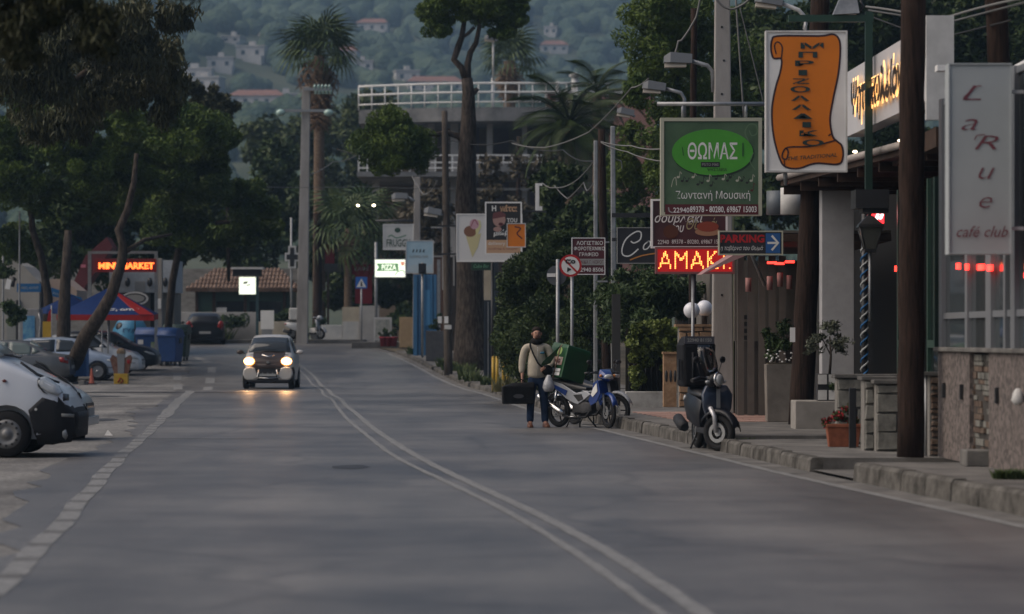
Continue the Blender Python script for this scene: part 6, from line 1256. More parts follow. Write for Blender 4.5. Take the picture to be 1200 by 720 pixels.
b=MB(); b.tube([(.045,-.42,.30),(.06,-.32,.36),(.06,-.27,.56)],.017,6); b.build('bumper_trim',m_chrome,c.t); b=MB(); b.tube([(.045,.42,.30),(.06,.32,.36),(.06,.27,.56)],.017,6); b.build('bumper_trim',m_chrome,c.t)
b=MB(); b.tube([(.05,-.36,.33),(.06,0,.31),(.05,.36,.33)],.014,6); b.build('bumper_bar',m_chrome,c.t)
for sg in (-1,1):
    b=MB(); b.prism([(sg*y,z) for y,z in ((.29,.26),(.34,.50),(.40,.60),(.52,.65),(.66,.63),(.755,.55),(.77,.42),(.72,.30),(.62,.25))],.13,'x',off=-.03); b.build('bumper_corner',m_pearl,c.t,bevel=.045,seg=4)
    b=MB(); b.ball((.04,sg*.58,.80),(.07,.15,.095),14); b.build('headlight',mat('lit_headlight',(1,.9,.7),.3,emit=(1,.60,.28),es=12),c.t)
    b=MB(); b.ball((-.0,sg*.575,.80),(.085,.18,.125),14); b.build('headlight_halo',mat('headlight_halo_glow',(.5,.3,.15),.3,emit=(1,.38,.08),es=1.6),c.t)  # emissive orange shell imitates the halo round the lit headlight
    b=MB(); b.ball((-.72,sg*.93,1.06),(.06,.12,.065),12); b.build('mirror',m_pearl if sg>0 else m_mblk,c.t); b=MB(); b.tube([(-.72,sg*.78,1.02),(-.72,sg*.88,1.04)],.02,6); b.build('mirror_stalk',m_black,c.t)
b=MB(); b.tube([(-.52,-.5,1.055),(-.55,-.05,1.10),(-.5,.35,1.07)],.012,5); b.build('wiper',m_black,c.t); b=MB(); b.tube([(-.11,-.2,.985),(-.11,0,.93),(-.11,.2,.985)],.02,6); b.build('badge_line',m_chrome,c.t)
b=MB(); b.bb(-.03,0.04,-.05,.05,.74,.8); b.build('badge',m_chrome,c.t)
# its dashboard, behind the glass, is left dark; light from its lamps falls on the road
for sg in (-1,1):
    l_=bpy.data.lights.new('headlight_beam','SPOT'); l_.energy=45; l_.color=(1,.5,.2); l_.spot_size=R(34); l_.spot_blend=1; l_.shadow_soft_size=.08
    lo=bpy.data.objects.new('headlight_beam',l_); C.objects.link(lo); lo.parent=c.t; lo.location=(.12,sg*.58,.78); lo.rotation_euler=Euler((0,R(-83),0))
# ================================================================ two wheelers
def bikewheel(parent,x,r,w,rim,spokes,steer=0,name='wheel',y=0,disc=True):
    e=bpy.data.objects.new(name,None); C.objects.link(e); e.parent=parent; e.location=(x,y,r); e.rotation_euler=(0,0,steer)
    b=MB(); n=30; ring=[(r-w/2+w/2*math.cos(a),w/2*math.sin(a)) for a in [2*PI*k/8 for k in range(8)]]; b.loft([[(q*math.cos(2*PI*i/n),v,q*math.sin(2*PI*i/n)) for q,v in ring] for i in range(n)]+[[(q,v,0) for q,v in ring]],cap=False); b.build('tyre',m_tyre,e)
    b=MB(); ring=[(r-w,-.03),(r-w,.03),(r-w-.022,.026),(r-w-.022,-.026)]; b.loft([[(q*math.cos(2*PI*i/n),v,q*math.sin(2*PI*i/n)) for q,v in ring] for i in range(n+1)],cap=False,sm=False); b.build('rim',rim,e)
    for k in range(spokes): a=2*PI*k/spokes; b=MB(); b.tube([(0.03*math.cos(a),0,.03*math.sin(a)),((r-w)*math.cos(a),0,(r-w)*math.sin(a))],[.016,.011],5); b.build('spoke',rim,e)
    b=MB(); b.lathe([(.05,-.05),(.05,.05)],n=12,axis=(0,1,0)); b.build('hub',m_galv,e)
    if disc:
        b=MB(); b.lathe([(.07,0),(.115,0),(.115,.006),(.07,.006),(.07,0)],n=20,axis=(0,1,0),c=(0,-.06,0),sm=False); b.build('brake_disc',m_rim,e)
    return e
def motorbike(name,label,loc,rz,body,white,steer,front_only=False):
    t=thing(name,label,'motorbike',loc,rz); r=.285; WB=1.24
    bikewheel(t,0,r,.075,m_plastic,5)
    st=bpy.data.objects.new('fork',None); C.objects.link(st); st.parent=t; st.location=(WB,0,0); st.rotation_euler=(0,0,steer)
    w_=bikewheel(st,0,r,.07,m_plastic,5)
    for sg in (-1,1): b=MB(); b.tube([(0,sg*.065,r),(-.10,sg*.065,.62),(-.16,sg*.06,.82)],[.02,.022,.026],8); b.build('fork_leg',m_galv,st)
    b=MB(); rings=[]
    for i in range(9):
        a=R(20+i*15.5); q=r+.045; c_=Vector((q*math.cos(a),0,r+q*math.sin(a))); rings.append([(c_.x,-.055,c_.z-.02),(c_.x*.98,-.045,c_.z+.012),(c_.x,.0,c_.z+.03),(c_.x*.98,.045,c_.z+.012),(c_.x,.055,c_.z-.02)])
    b.loft(rings,closed=False,cap=False); o=b.build('mudguard',white if front_only else body,st,fix=False); md=o.modifiers.new('t','SOLIDIFY'); md.thickness=.012
    # handlebar, headlight cowl
    b=MB(); b.tube([(-.28,-.33,.97),(-.22,-.2,.98),(-.2,0,.96),(-.22,.2,.98),(-.28,.33,.97)],.014,8); b.build('handlebar',m_black,st)
    for sg in (-1,1):
        b=MB(); b.tube([(-.29,sg*.34,.97),(-.25,sg*.25,.98)],.021,8); b.build('grip',m_black,st); b=MB(); b.tube([(-.22,sg*.2,1.0),(-.2,sg*.27,1.16)],.007,5); b.build('mirror_stalk',m_black,st); b=MB(); b.ball((-.2,sg*.28,1.17),(.015,.06,.04),10); b.build('mirror',m_black,st)
    b=MB(); b.loft([[(-.28,y*.55,z*.8+.19) for y,z in ((-.13,.9),(-.08,1.04),(.08,1.04),(.13,.9),(0,.82))],[(-.16,y,z) for y,z in ((-.14,.9),(-.1,1.04),(.1,1.04),(.14,.9),(0,.82))],[(-.03,y*.8,z-.02) for y,z in ((-.14,.9),(-.09,1.0),(.09,1.0),(.14,.9),(0,.84))],[(.03,y*.4,z-.03) for y,z in ((-.14,.9),(-.1,.96),(.1,.96),(.14,.9),(0,.86))]]); b.build('cowl',body,st,bevel=.01)
    b=MB(); b.ball((.0,0,.91),(.05,.09,.05),12); b.build('headlight',m_hl,st)
    for sg in (-1,1): b=MB(); b.ball((-.05,sg*.13,.93),(.035,.03,.03),8); b.build('indicator',mat('amber_lens',(.45,.16,.03),.3),st)
    # leg shield, body
    b=MB()
    for sg in (-1,1): 
        b=MB(); b.prism([(1.10,.86),(1.16,.62),(1.06,.46),(.92,.40),(.86,.50),(.95,.62),(.98,.80)],.02,'y',off=sg*.12); b.build('leg_shield',body,t,bevel=.006)
        b=MB(); b.prism([(1.08,.80),(1.10,.66),(.98,.55),(.94,.6),(1.0,.72)],.012,'y',off=sg*.137); b.build('decal',m_inkw if sg<0 else m_inkw,t)
        b=MB(); b.prism([(.92,.60),(.80,.66),(.55,.62),(.2,.78),(-.22,.86),(-.20,.80),(.1,.66),(.30,.52),(.5,.44),(.6,.42),(.75,.5)],.03,'y',off=sg*.115); b.build('side_panel',white,t,bevel=.01)
        b=MB(); b.prism([(.70,.60),(.5,.585),(.62,.47),(.74,.52)],.01,'y',off=sg*.137); b.build('side_grille',m_black,t)
        b=MB(); b.prism([(.35,.66),(-.1,.80),(-.16,.79),(.1,.665),(.3,.57)],.008,'y',off=sg*.136); b.build('stripe',body,t)
    b=MB(); b.loft([[(1.1,-.1,.86),(1.1,.1,.86),(1.16,.1,.62),(1.16,-.1,.62)],[(1.0,-.1,.8),(1.0,.1,.8),(.98,.1,.6),(.98,-.1,.6)]],sm=False); b.build('front_panel',body,t,bevel=.02)
    b=MB(); b.loft([[(.78,-.09,.66),(.78,.09,.66),(.78,.09,.72),(.78,-.09,.72)],[(.5,-.12,.68),(.5,.12,.68),(.5,.11,.76),(.5,-.11,.76)],[(.15,-.13,.76),(.15,.13,.76),(.15,.12,.84),(.15,-.12,.84)],[(-.15,-.1,.82),(-.15,.1,.82),(-.15,.09,.87),(-.15,-.09,.87)]]); b.build('seat',m_black,t,bevel=.02)
    b=MB(); b.bb(-.3,.1,-.12,.12,.86,.885); b.tube([(-.3,-.1,.87),(-.2,-.08,.7)],.012,6); b.build('rack',m_galv,t)
    b=MB(); b.loft([[(.45,y,z) for y,z in ((-.13,.28),(-.1,.5),(.1,.5),(.13,.28),(.0,.22))],[(.72,y,z) for y,z in ((-.13,.26),(-.1,.48),(.1,.48),(.13,.26),(0,.2))],[(.88,y,z) for y,z in ((-.07,.30),(-.06,.44),(.06,.44),(.07,.30),(0,.25))]]); b.build('engine',mat('engine_metal',(.04,.04,.043),.5,.6,var=.3,scale=20),t,bevel=.01)
    b=MB(); b.tube([(.85,-.06,.32),(.78,-.1,.2),(.5,-.14,.17),(.25,-.16,.22)],.022,8); b.build('exhaust_pipe',m_plastic,t); b=MB(); b.tube([(.3,-.17,.26),(.2,-.18,.3),(-.3,-.2,.55),(-.34,-.2,.57)],[.03,.05,.055,.035],10); b.build('silencer',m_chrome,t)
    b=MB(); b.bb(-.28,.1,-.262,-.25,.40,.47); 
    b=MB(); b.prism([(.0,.26),(.45,.3),(.45,.34),(0,.31)],.035,'y',off=.08); b.build('swing_arm',m_black,t); b=MB(); b.tube([(-.02,-.1,.33),(.05,-.11,.66)],.028,8); b.build('shock_absorber',m_chrome,t)
    b=MB(); b.tube([(.55,-.16,.24),(.58,-.2,.2),(.45,-.22,.21)],.012,6); b.build('kick_lever',m_chrome,t)
    for sg in (-1,1): b=MB(); b.tube([(.42,sg*.1,.22),(.36,sg*.17,.005)],.015,6); b.build('centre_stand',m_black,t)
    b=MB(); b.tube([(.6,.1,.22),(.66,.28,.01)],.014,6); b.build('side_stand',m_black,t)
    for sg in (-1,1): b=MB(); b.tube([(.62,sg*.1,.26),(.62,sg*.26,.27)],.018,6); b.build('foot_rest',m_black,t)
    b=MB(); rings=[]
    for i in range(7): a=R(60+i*18); q=r+.05; rings.append([(q*math.cos(a),-.06,r+q*math.sin(a)),(q*math.cos(a),.06,r+q*math.sin(a)),(q*1.04*math.cos(a),.05,r+q*1.04*math.sin(a)),(q*1.04*math.cos(a),-.05,r+q*1.04*math.sin(a))])
    b.loft(rings,sm=False); b.build('rear_mudguard',m_black,t); b=MB(); b.ball((-.27,0,.78),(.05,.08,.04),10); b.build('tail_light',m_tl,t)
    return t
m_bblue=paint('motorbike_blue',(.008,.038,.19),.1); m_bwhite=paint('motorbike_white',(.36,.38,.41),0)
a_=R(-46); motorbike('delivery_motorbike','blue and white step through motorbike with its front wheel towards the road',(X(655,55.0),55.0,0),a_,m_bblue,m_bwhite,R(-22))
motorbike('parked_motorbike','dark motorbike with a white front mudguard hidden behind the blue one',(X(722,56)-1.24*.6,56+1.24*.8-.3,.0),R(-53),m_plastic,m_bwhite,R(20),True)
# delivery box
t=thing('delivery_box','tilted green insulated delivery box with stickers on the motorbike rack','box',(X(661,54.95),54.95,.84),0)
m_box=mat('green_box_fabric',(.008,.07,.022),.45,var=.15,scale=4); w2,h2=.225,.57
e=bpy.data.objects.new('box_body',None); b=MB(); b.loft([[(-w2,-w2,0),(w2,-w2,0),(w2,w2,0),(-w2,w2,0)],[(-w2*1.04,-w2*1.04,h2*.9),(w2*1.04,-w2*1.04,h2*.9),(w2*1.04,w2*1.04,h2*.9),(-w2*1.04,w2*1.04,h2*.9)],[(-w2*.98,-w2*.98,h2),(w2*.98,-w2*.98,h2),(w2*.98,w2*.98,h2+.03),(-w2*.98,w2*.98,h2+.03)]],sm=False); b.build('box_body',m_box,t,bevel=.015)
xx=-w2*1.04-.004
def st_(poly,m,nm='sticker'): b=MB(); b.add([(xx,-u,v) for u,v in poly],[tuple(range(len(poly)))]); return b.build(nm,m,t,fix=False)
st_([(.03+.07*math.cos(2*PI*i/20),.45+.07*math.sin(2*PI*i/20)) for i in range(20)],mat('lime_sticker',(.25,.38,.12),.5)); st_([(.17,.21),(-.14,.21),(-.14,.35),(.17,.35)],mat('photo_sticker',(.35,.2,.16),.5,col2=(.5,.45,.4),scale=18))
xx-=.003
for i,(a,c_) in enumerate(((.15,.10),(.085,.035))):
    st_([(.18,a-.055),(-.1,a-.055),(-.1,a),(.18,a)],m_inkw)
b=MB(); text(b,'FOOD',0,.28,.24,.07,0,bold=.03,fn=lambda p:(xx-.002,-p[0],p[2])); b.build('lettering',m_inkmar,t,fix=False)
b=MB(); b.tube([(-w2*1.07,-.03,-.02),(-w2*1.09,-.03,h2*.9),(-w2*.9,-.03,h2+.01)],.012,6); b.build('strap',mat('strap_tan',(.25,.17,.12),.7),t)
b=MB(); b.prism([(-.2,.0),(.2,.0),(.15,.16),(-.17,.14)],.02,'x',off=-w2-.25); 
t.rotation_euler=Euler((R(3),R(15),R(34)),'XYZ'); t.scale=(1.12,1.12,1.06)
# plastic bag
t=thing('plastic_bag','crumpled clear plastic bag hanging from the delivery box','bag',(X(643,54.5),54.5,.72)); b=MB(); b.lathe([(.03,.22),(.05,.18),(.09,.1),(.11,.0),(.08,-.07),(.02,-.08)],n=9); o=b.build('bag',mat('milky_plastic',(.34,.35,.37),.25,var=.2,scale=14,bump=.8,bscale=12),t)
# ---- black scooter
def scooter(name,label,loc,rz,steer,body,k=1.,box=True,wheelrim=m_steelrim,glob=True):
    t=thing(name,label,'scooter',loc,rz); r=.265; WB=1.36
    bikewheel(t,0,r*.98,.12,wheelrim,7); t.scale=(k,k,k)
    st=bpy.data.objects.new('fork',None); C.objects.link(st); st.parent=t; st.location=(WB,0,0); st.rotation_euler=(0,0,steer)
    bikewheel(st,0,r,.11,m_black if glob else wheelrim,9,disc=False)
    b=MB(); b.lathe([(.09,0),(.14,0),(.14,.006),(.09,.006),(.09,0)],n=22,axis=(0,1,0),c=(0,-.062,r),sm=False); b.build('brake_disc',m_rim,st)
    b=MB(); b.tube([(0,-.09,r),(-.02,-.09,.5),(-.10,-.085,.62)],[.028,.034,.034],8); b.build('fork_leg',mat('silver_fork',(.5,.5,.52),.3,.5),st); b=MB(); b.tube([(0,.09,r),(-.02,.09,.5),(-.10,.085,.62)],[.028,.034,.034],8); b.build('fork_leg',mat('silver_fork',(.5,.5,.52)),st)
    b=MB(); rings=[]
    for i in range(9):
        a=R(10+i*17); q=r+.05; c_=(q*math.cos(a),r+q*math.sin(a)); rings.append([(c_[0],-.085,c_[1]-.04),(c_[0],-.075,c_[1]+.01),(c_[0]*1.03,0,c_[1]+.035),(c_[0],.075,c_[1]+.01),(c_[0],.085,c_[1]-.04)])
    b.loft(rings,closed=False,cap=False); o=b.build('mudguard',body,st,fix=False); md=o.modifiers.new('t','SOLIDIFY'); md.thickness=.012
    b=MB(); b.tube([(-.22,-.34,1.0),(-.2,-.2,1.03),(-.16,0,1.0),(-.2,.2,1.03),(-.22,.34,1.0)],.03,8); b.build('handlebar',body,st)
    for sg in (-1,1):
        b=MB(); b.tube([(-.22,sg*.36,1.0),(-.21,sg*.24,1.02)],.026,8); b.build('grip',m_black,st); b=MB(); b.tube([(-.18,sg*.2,1.05),(-.17,sg*.3,1.26)],.008,5); b.build('mirror_stalk',m_black,st); b=MB(); b.ball((-.17,sg*.32,1.29),(.02,.07,.05),12); b.build('mirror',m_black,st)
        b=MB(); b.ball((-.06,sg*.2,.98),(.03,.05,.025),8); b.build('indicator',m_hl,st)
    b=MB(); b.ball((-.1,0,1.0),(.12,.12,.12),14); b.build('lamp_housing',body,st); b=MB(); b.lathe([(.105,0),(.11,.02),(.095,.035)],(-.03,0,1.01),20,axis=(1,0,.1)); b.build('headlight_ring',m_chrome,st); b=MB(); b.lathe([(.09,0),(.07,.03),(.01,.04)],(-.0,0,1.01),20,axis=(1,0,.1)); b.build('headlight',m_hl,st)
    if glob:
        b=MB(); rings=[]
        for z,w_,x_ in ((1.06,.13,-.04),(1.2,.2,-.07),(1.4,.2,-.13),(1.5,.14,-.17)): rings.append([(x_-.10*(u*u),u*w_,z) for u in (-1,-.6,-.2,.2,.6,1)])
        b.loft(rings,closed=False,cap=False); o=b.build('windscreen',mat('smoked_screen',(.55,.5,.5),.05,trans=1,spec=.4),st,fix=False); md=o.modifiers.new('t','SOLIDIFY'); md.thickness=.005
    b=MB(); b.loft([[(x_,y*w_,z) for y in (-1,-.5,0,.5,1)]+[(x_-.1,y*w_,z) for y in (1,-1)] for z,x_,w_ in ((.42,1.2,.12),(.6,1.27,.2),(.8,1.25,.22),(.93,1.2,.15))]); b.build('front_shield',paint('scooter_shield_navy',(.02,.03,.055),.1) if glob else body,t,bevel=.02)
    b=MB(); b.prism([(1.285,.46),(1.315,.60),(1.30,.88),(1.28,.9),(1.29,.6)],.05,'y'); b.build('shield_trim',m_rim,t)
    b=MB(); b.loft([[(.55,-.17,.24),(.55,.17,.24),(.55,.17,.32),(.55,-.17,.32)],[(1.15,-.17,.24),(1.15,.17,.24),(1.15,.17,.32),(1.15,-.17,.32)]],sm=False); b.build('footboard',m_plastic,t,bevel=.02)
    b=MB(); b.loft([[(x_,-w_,z0),(x_,w_,z0),(x_,w_*1.1,(z0+z1)/2),(x_,w_*.8,z1),(x_,-w_*.8,z1),(x_,-w_*1.1,(z0+z1)/2)] for x_,w_,z0,z1 in ((.62,.12,.3,.70),(.45,.17,.34,.76),(.1,.19,.42,.80),(-.25,.15,.58,.80),(-.38,.07,.66,.78))]); b.build('body',body,t,bevel=.015)
    b=MB(); b.loft([[(x_,-w_,z0),(x_,w_,z0),(x_,w_*.85,z1),(x_,-w_*.85,z1)] for x_,w_,z0,z1 in ((.68,.1,.74,.80),(.5,.16,.76,.84),(.1,.17,.79,.87),(-.2,.13,.80,.90),(-.3,.1,.82,.9))]); b.build('seat',m_black,t,bevel=.03)
    b=MB(); b.tube([(.0,-.2,.3),(-.1,-.21,.33),(-.38,-.22,.42)],[.06,.085,.08],12); b.build('silencer',m_plastic,t); b=MB(); b.lathe([(.075,0),(.07,.02),(.02,.03)],(-.38,-.22,.42),14,axis=(-1,0,.3)); b.build('silencer_cap',m_rim,t)
    b=MB(); b.bb(-.1,.4,.06,.18,.2,.42); b.build('engine',m_plastic,t,bevel=.04); b=MB(); b.tube([(.35,.1,.25),(.3,.2,.005)],.015,6); b.build('stand',m_black,t); b=MB(); b.tube([(.35,-.1,.25),(.3,-.18,.005)],.015,6); b.build('stand',m_black,t)
    for sg in (-1,1): b=MB(); b.ball((-.3,sg*.13,.72),(.06,.03,.05),8); b.build('tail_light',m_hl if glob else m_tl,t)
    return t
m_sblk=mat('scooter_black',(.006,.0065,.010),.35,spec=.35)
hd=R(-90+9); L_=1.36; fx,fy=X(843,43.2),43.2
t=scooter('parked_scooter','black maxi scooter with windscreen standing against the kerb',(fx-L_*math.cos(hd),fy-L_*math.sin(hd),.0),hd,R(42),m_sblk)
bt=thing('top_box','tall black delivery box with a phone number strapped on the scooter','box',(fx-1.3*math.cos(hd)-.05,fy-1.3*math.sin(hd),.89),hd)
b=MB(); b.loft([[(-.24,-.23,0),(.24,-.23,0),(.24,.23,0),(-.24,.23,0)],[(-.24,-.245,.60),(.24,-.245,.60),(.24,.245,.60),(-.24,.245,.60)],[(-.2,-.18,.73),(.2,-.18,.73),(.2,.18,.73),(-.2,.18,.73)]],sm=False); b.build('box_body',mat('black_box_fabric',(.009,.009,.011),.7,bump=.4,bscale=10),bt,bevel=.04)
b=MB(); b.bb(.222,.242,-.22,.22,.62,.73); b.build('number_strip',mat('strip_grey',(.06,.06,.075),.5),bt); b=MB(); text(b,'22940 81150',0,.675,.36,.055,0,bold=.03,fn=lambda p:(.2445,p[0],p[2])); b.build('lettering',m_inkgrey,bt,fix=False)
b=MB(); b.tube([(.25,-.1,.5),(.27,-.1,.3),(.25,-.1,.1)],.015,5); b.build('strap',m_plastic,bt); b=MB(); b.bb(.1,.2,-.30,-.27,.1,.4); b.build('side_pocket',m_plastic,bt)
# far white scooter with a box
t=scooter('parked_scooter','small white scooter with a pale box far off at the bend',(X(343,143.2),143.2,1.52),R(-12),R(-25),m_bwhite,1.0,glob=False)
tag(B1('top_box',m_dirtyw,None,(X(339,143.2),X(354,143.2),143,143.5,2.42,2.98),bevel=.05),'pale rounded delivery box on the far white scooter','box')
# ================================================================ the man
m_skin=mat('skin',(.37,.20,.14),.55,var=.08,scale=12); m_hair=mat('dark_hair',(.02,.013,.010),.8); m_jack=mat('beige_jacket',(.40,.36,.29),.85,var=.10,scale=5,bump=.9,bscale=7)
m_jean=mat('blue_jeans',(.018,.033,.07),.85,var=.3,scale=6,bump=.7,bscale=9); m_shoe=mat('brown_leather',(.14,.055,.03),.5); m_scarf=mat('black_scarf',(.013,.012,.012),.9); m_bagb=mat('black_bag_fabric',(.006,.006,.007),.7,bump=.6,bscale=12)
d=54.9; man=thing('person','standing man in a beige jacket and jeans holding a black bag beside the motorbike','person',(X(629,d),d,.0),R(6))
# z axis up, faces -y; his right arm hangs on the picture's left
S_=1.0
J={'pel':(0,0,.94,.13,.10),'wai':(0,0,1.08,.13,.10),'che':(0,.01,1.30,.16,.11),'sho':(0,.02,1.46,.11,.08),'nek':(0,.0,1.545,.058,.06),'hd0':(0,-.02,1.60,.07,.085),'hd1':(.0,-.02,1.67,.078,.098),'hd2':(0,-.01,1.735,.066,.085),
 'rs':(-.19,.02,1.44,.062),'re':(-.245,.03,1.16,.045),'rw':(-.265,-.03,.92,.029),'rp':(-.267,-.045,.845,.036,.018),
 'ls':(.19,.02,1.44,.062),'le':(.265,-.02,1.18,.045),'lw':(.17,-.17,1.06,.029),'lp':(.11,-.205,1.045,.034,.018),
 'rh':(-.09,0,.90,.095),'rk':(-.105,-.02,.50,.062),'ra':(-.115,.02,.10,.045),'rf':(-.125,-.13,.035,.04,.03),
 'lh':(.09,0,.90,.095),'lk':(.125,-.02,.50,.062),'la':(.15,.02,.10,.045),'lf':(.165,-.13,.035,.04,.03)}
E_=[('pel','wai'),('wai','che'),('che','sho'),('sho','nek'),('nek','hd0'),('hd0','hd1'),('hd1','hd2'),('sho','rs'),('rs','re'),('re','rw'),('rw','rp'),('sho','ls'),('ls','le'),('le','lw'),('lw','lp'),('pel','rh'),('rh','rk'),('rk','ra'),('ra','rf'),('pel','lh'),('lh','lk'),('lk','la'),('la','lf')]
for i,(dx,L) in enumerate(((-.028,.068),(-.010,.078),(.010,.074),(.026,.060))):
    J[f'rg{i}']=(-.267+dx*.5,-.05+dx,.805,.010); J[f'rt{i}']=(-.262+dx*.5,-.068+dx,.805-L*.45,.009); E_+=[('rp',f'rg{i}'),(f'rg{i}',f'rt{i}')]
    J[f'lg{i}']=(.075,-.215-dx*.2,1.04+dx,.010); J[f'lt{i}']=(.075-L*.45,-.20,1.025+dx,.009); E_+=[('lp',f'lg{i}'),(f'lg{i}',f'lt{i}')]
J['rth']=(-.245,-.085,.83,.011); E_.append(('rp','rth')); J['lth']=(.10,-.225,1.085,.011); E_.append(('lp','lth'))
skin('body',J,E_,[m_skin],man,2)
K={k:J[k] for k in ('pel','wai','che','sho','rs','re','rw','ls','le','lw')}
K={'hem':(0,-.005,.855,.19,.155),'pel':(0,-.01,.98,.185,.15),'wai':(0,-.02,1.12,.185,.155),'che':(0,.0,1.32,.19,.135),'sho':(0,.015,1.46,.135,.10),'col':(0,0,1.515,.085,.08),
 'rs':(-.205,.02,1.425,.085),'re':(-.262,.03,1.16,.07),'rw':(-.275,-.02,.955,.052),'ls':(.205,.02,1.425,.085),'le':(.285,-.02,1.18,.07),'lw':(.195,-.155,1.07,.052)}
skin('jacket',K,[('hem','pel'),('pel','wai'),('wai','che'),('che','sho'),('sho','col'),('sho','rs'),('rs','re'),('re','rw'),('sho','ls'),('ls','le'),('le','lw')],m_jack,man,2)
K={'b':(0,0,1.0,.165,.13),'pel':(0,0,.88,.15,.12),'rh':(-.095,0,.80,.105),'rk':(-.108,-.02,.49,.082),'rs':(-.115,.01,.28,.072),'ra':(-.118,.015,.07,.072),'lh':(.095,0,.80,.105),'lk':(.128,-.02,.49,.082),'ls':(.145,.01,.28,.072),'la':(.152,.015,.07,.072)}
skin('jeans',K,[('b','pel'),('pel','rh'),('rh','rk'),('rk','rs'),('rs','ra'),('pel','lh'),('lh','lk'),('lk','ls'),('ls','la')],m_jean,man,2)
for x,a in ((-.122,-.1),(.160,.25)):
    b=MB(); b.loft([[(x+px_*w_+a*-y*.3,y,z) for px_,z in ((-1,0),(-1,h*.5),(-.6,h),(.6,h),(1,h*.5),(1,0))] for y,w_,h in ((.09,.035,.07),(.06,.045,.10),(-.03,.045,.11),(-.12,.05,.075),(-.18,.048,.055),(-.215,.03,.04))]); b.build('shoe',m_shoe,man,bevel=.008)
b=MB(); b.lathe([(.075,0),(.105,.03),(.115,.07),(.095,.11),(.075,.12)],(0,0,1.475),16); b.build('scarf',m_scarf,man)
# head details
b=MB(); b.ball((0,.028,1.738),(.083,.10,.062),16); b.ball((0,.05,1.67),(.078,.062,.07),14); b.build('hair',m_hair,man,kind='stuff')
b=MB(); b.ball((0,-.085,1.615),(.052,.035,.035),12); b.build('beard',mat('stubble',(.14,.08,.06),.8),man)
for sg in (-1,1):
    b=MB(); b.ball((sg*.031,-.112,1.685),(.012,.007,.007),8); b.build('eye',m_inkk,man); b=MB(); b.bb(sg*.032-.018,sg*.032+.018,-.122,-.108,1.699,1.706); b.build('eyebrow',m_hair,man); b=MB(); b.ball((sg*.083,-.01,1.665),(.012,.022,.032),8); b.build('ear',m_skin,man)
b=MB(); b.loft([[(-.008,-.11,1.69),(.008,-.11,1.69),(.0,-.118,1.69)],[(-.016,-.11,1.652),(.016,-.11,1.652),(0,-.138,1.655)],[(-.01,-.11,1.642),(.01,-.11,1.642),(0,-.12,1.642)]]); b.build('nose',m_skin,man)
b=MB(); b.bb(-.022,.022,-.125,-.112,1.624,1.631); b.build('mouth',mat('lips',(.16,.06,.05),.5),man)
# strap, pouch, badge, cuffs, jacket zip
b=MB(); b.tube([(-.12,-.02,1.50),(-.13,-.12,1.44),(-.075,-.165,1.30),(.0,-.185,1.15),(.10,-.17,1.05)],.016,6); b.build('strap',m_bagb,man)
b=MB(); b.ball((.17,-.17,1.02),(.10,.06,.10),12); b.build('pouch',m_bagb,man)
b=MB(); b.ball((.085,-.135,1.33),(.045,.01,.022),10); b.build('badge_print',mat('badge_blue',(.04,.16,.25),.5),man)
b=MB(); b.tube([(0,-.145,1.44),(0,-.165,1.3),(0,-.178,1.12),(0,-.16,.92)],.006,5); b.build('zip',m_inkgrey,man)
bag=thing('carry_bag','black square insulated bag held low in his right hand','bag',(X(607,54.8),54.8,.42),R(4)); bag.scale=(.93,.93,.93)
b=MB(); b.loft([[(-.30,-.14,0),(.30,-.14,0),(.30,.14,0),(-.30,.14,0)],[(-.31,-.15,.33),(.31,-.15,.33),(.31,.15,.33),(-.31,.15,.33)],[(-.10,-.1,.40),(.31,-.12,.42),(.31,.12,.42),(-.10,.1,.40)]],sm=False); b.build('bag_body',m_bagb,bag,bevel=.02)
b=MB(); b.tube([(-.08,-.03,.38),(.0,-.03,.44),(.06,-.03,.47),(.12,-.03,.44),(.18,-.03,.38)],.012,6); b.build('handle',m_bagb,bag)
b=MB(); b.prism([(.10*math.cos(2*PI*i/20),.15+.04*math.sin(2*PI*i/20)) for i in range(20)],.004,'y',off=-.152); b.build('oval_logo',mat('grey_logo',(.05,.05,.055),.5),bag)
t=thing('cardboard_flap','green flap of the delivery box leaning over the man','flap',P(657,404,54.7)); o=P(657,404,54.7); q=[P(658,404,54.7)-o,P(636,424,54.6)-o,P(633,430,54.6)-o,P(645,426,54.75)-o]
b=MB(); b.add([tuple(p) for p in q]+[tuple(p+Vector((0,.015,0))) for p in q],[(0,1,2,3),(7,6,5,4),(0,4,5,1),(1,5,6,2),(2,6,7,3),(3,7,4,0)]); b.build('flap',m_box,t)
b=MB(); q=[P(640,428,54.9)-o,P(655,408,54.9)-o,P(652,425,54.9)-o,P(645,438,54.9)-o]; b.add([tuple(p) for p in q],[(0,1,2,3)]); b.build('inner_lining',mat('dark_red_lining',(.09,.02,.015),.8),t,fix=False)
# ================================================================ yellow posts
m_yel=mat('yellow_paint',(.42,.26,.015),.5,var=.12,scale=6)
for i,(px,dd) in enumerate(((578,85.5),(582.5,84.6),(590,85.2),(595,84.3))):
    k=dd/F; t=thing('bollard',['leftmost','second from left','third from left','rightmost'][i]+' of the four yellow posts on the right pavement','bollard',(X(px,dd),dd,.13),group='yellow posts on the pavement')
    h=Z(418,dd)-.13; b=MB(); b.tube([(0,0,0),(0,0,h-.03)],.045,12); b.build('post',m_yel,t); b=MB(); b.lathe([(.045,h-.03),(.04,h),(.01,h+.012)],n=12); b.build('cap',m_yel,t)
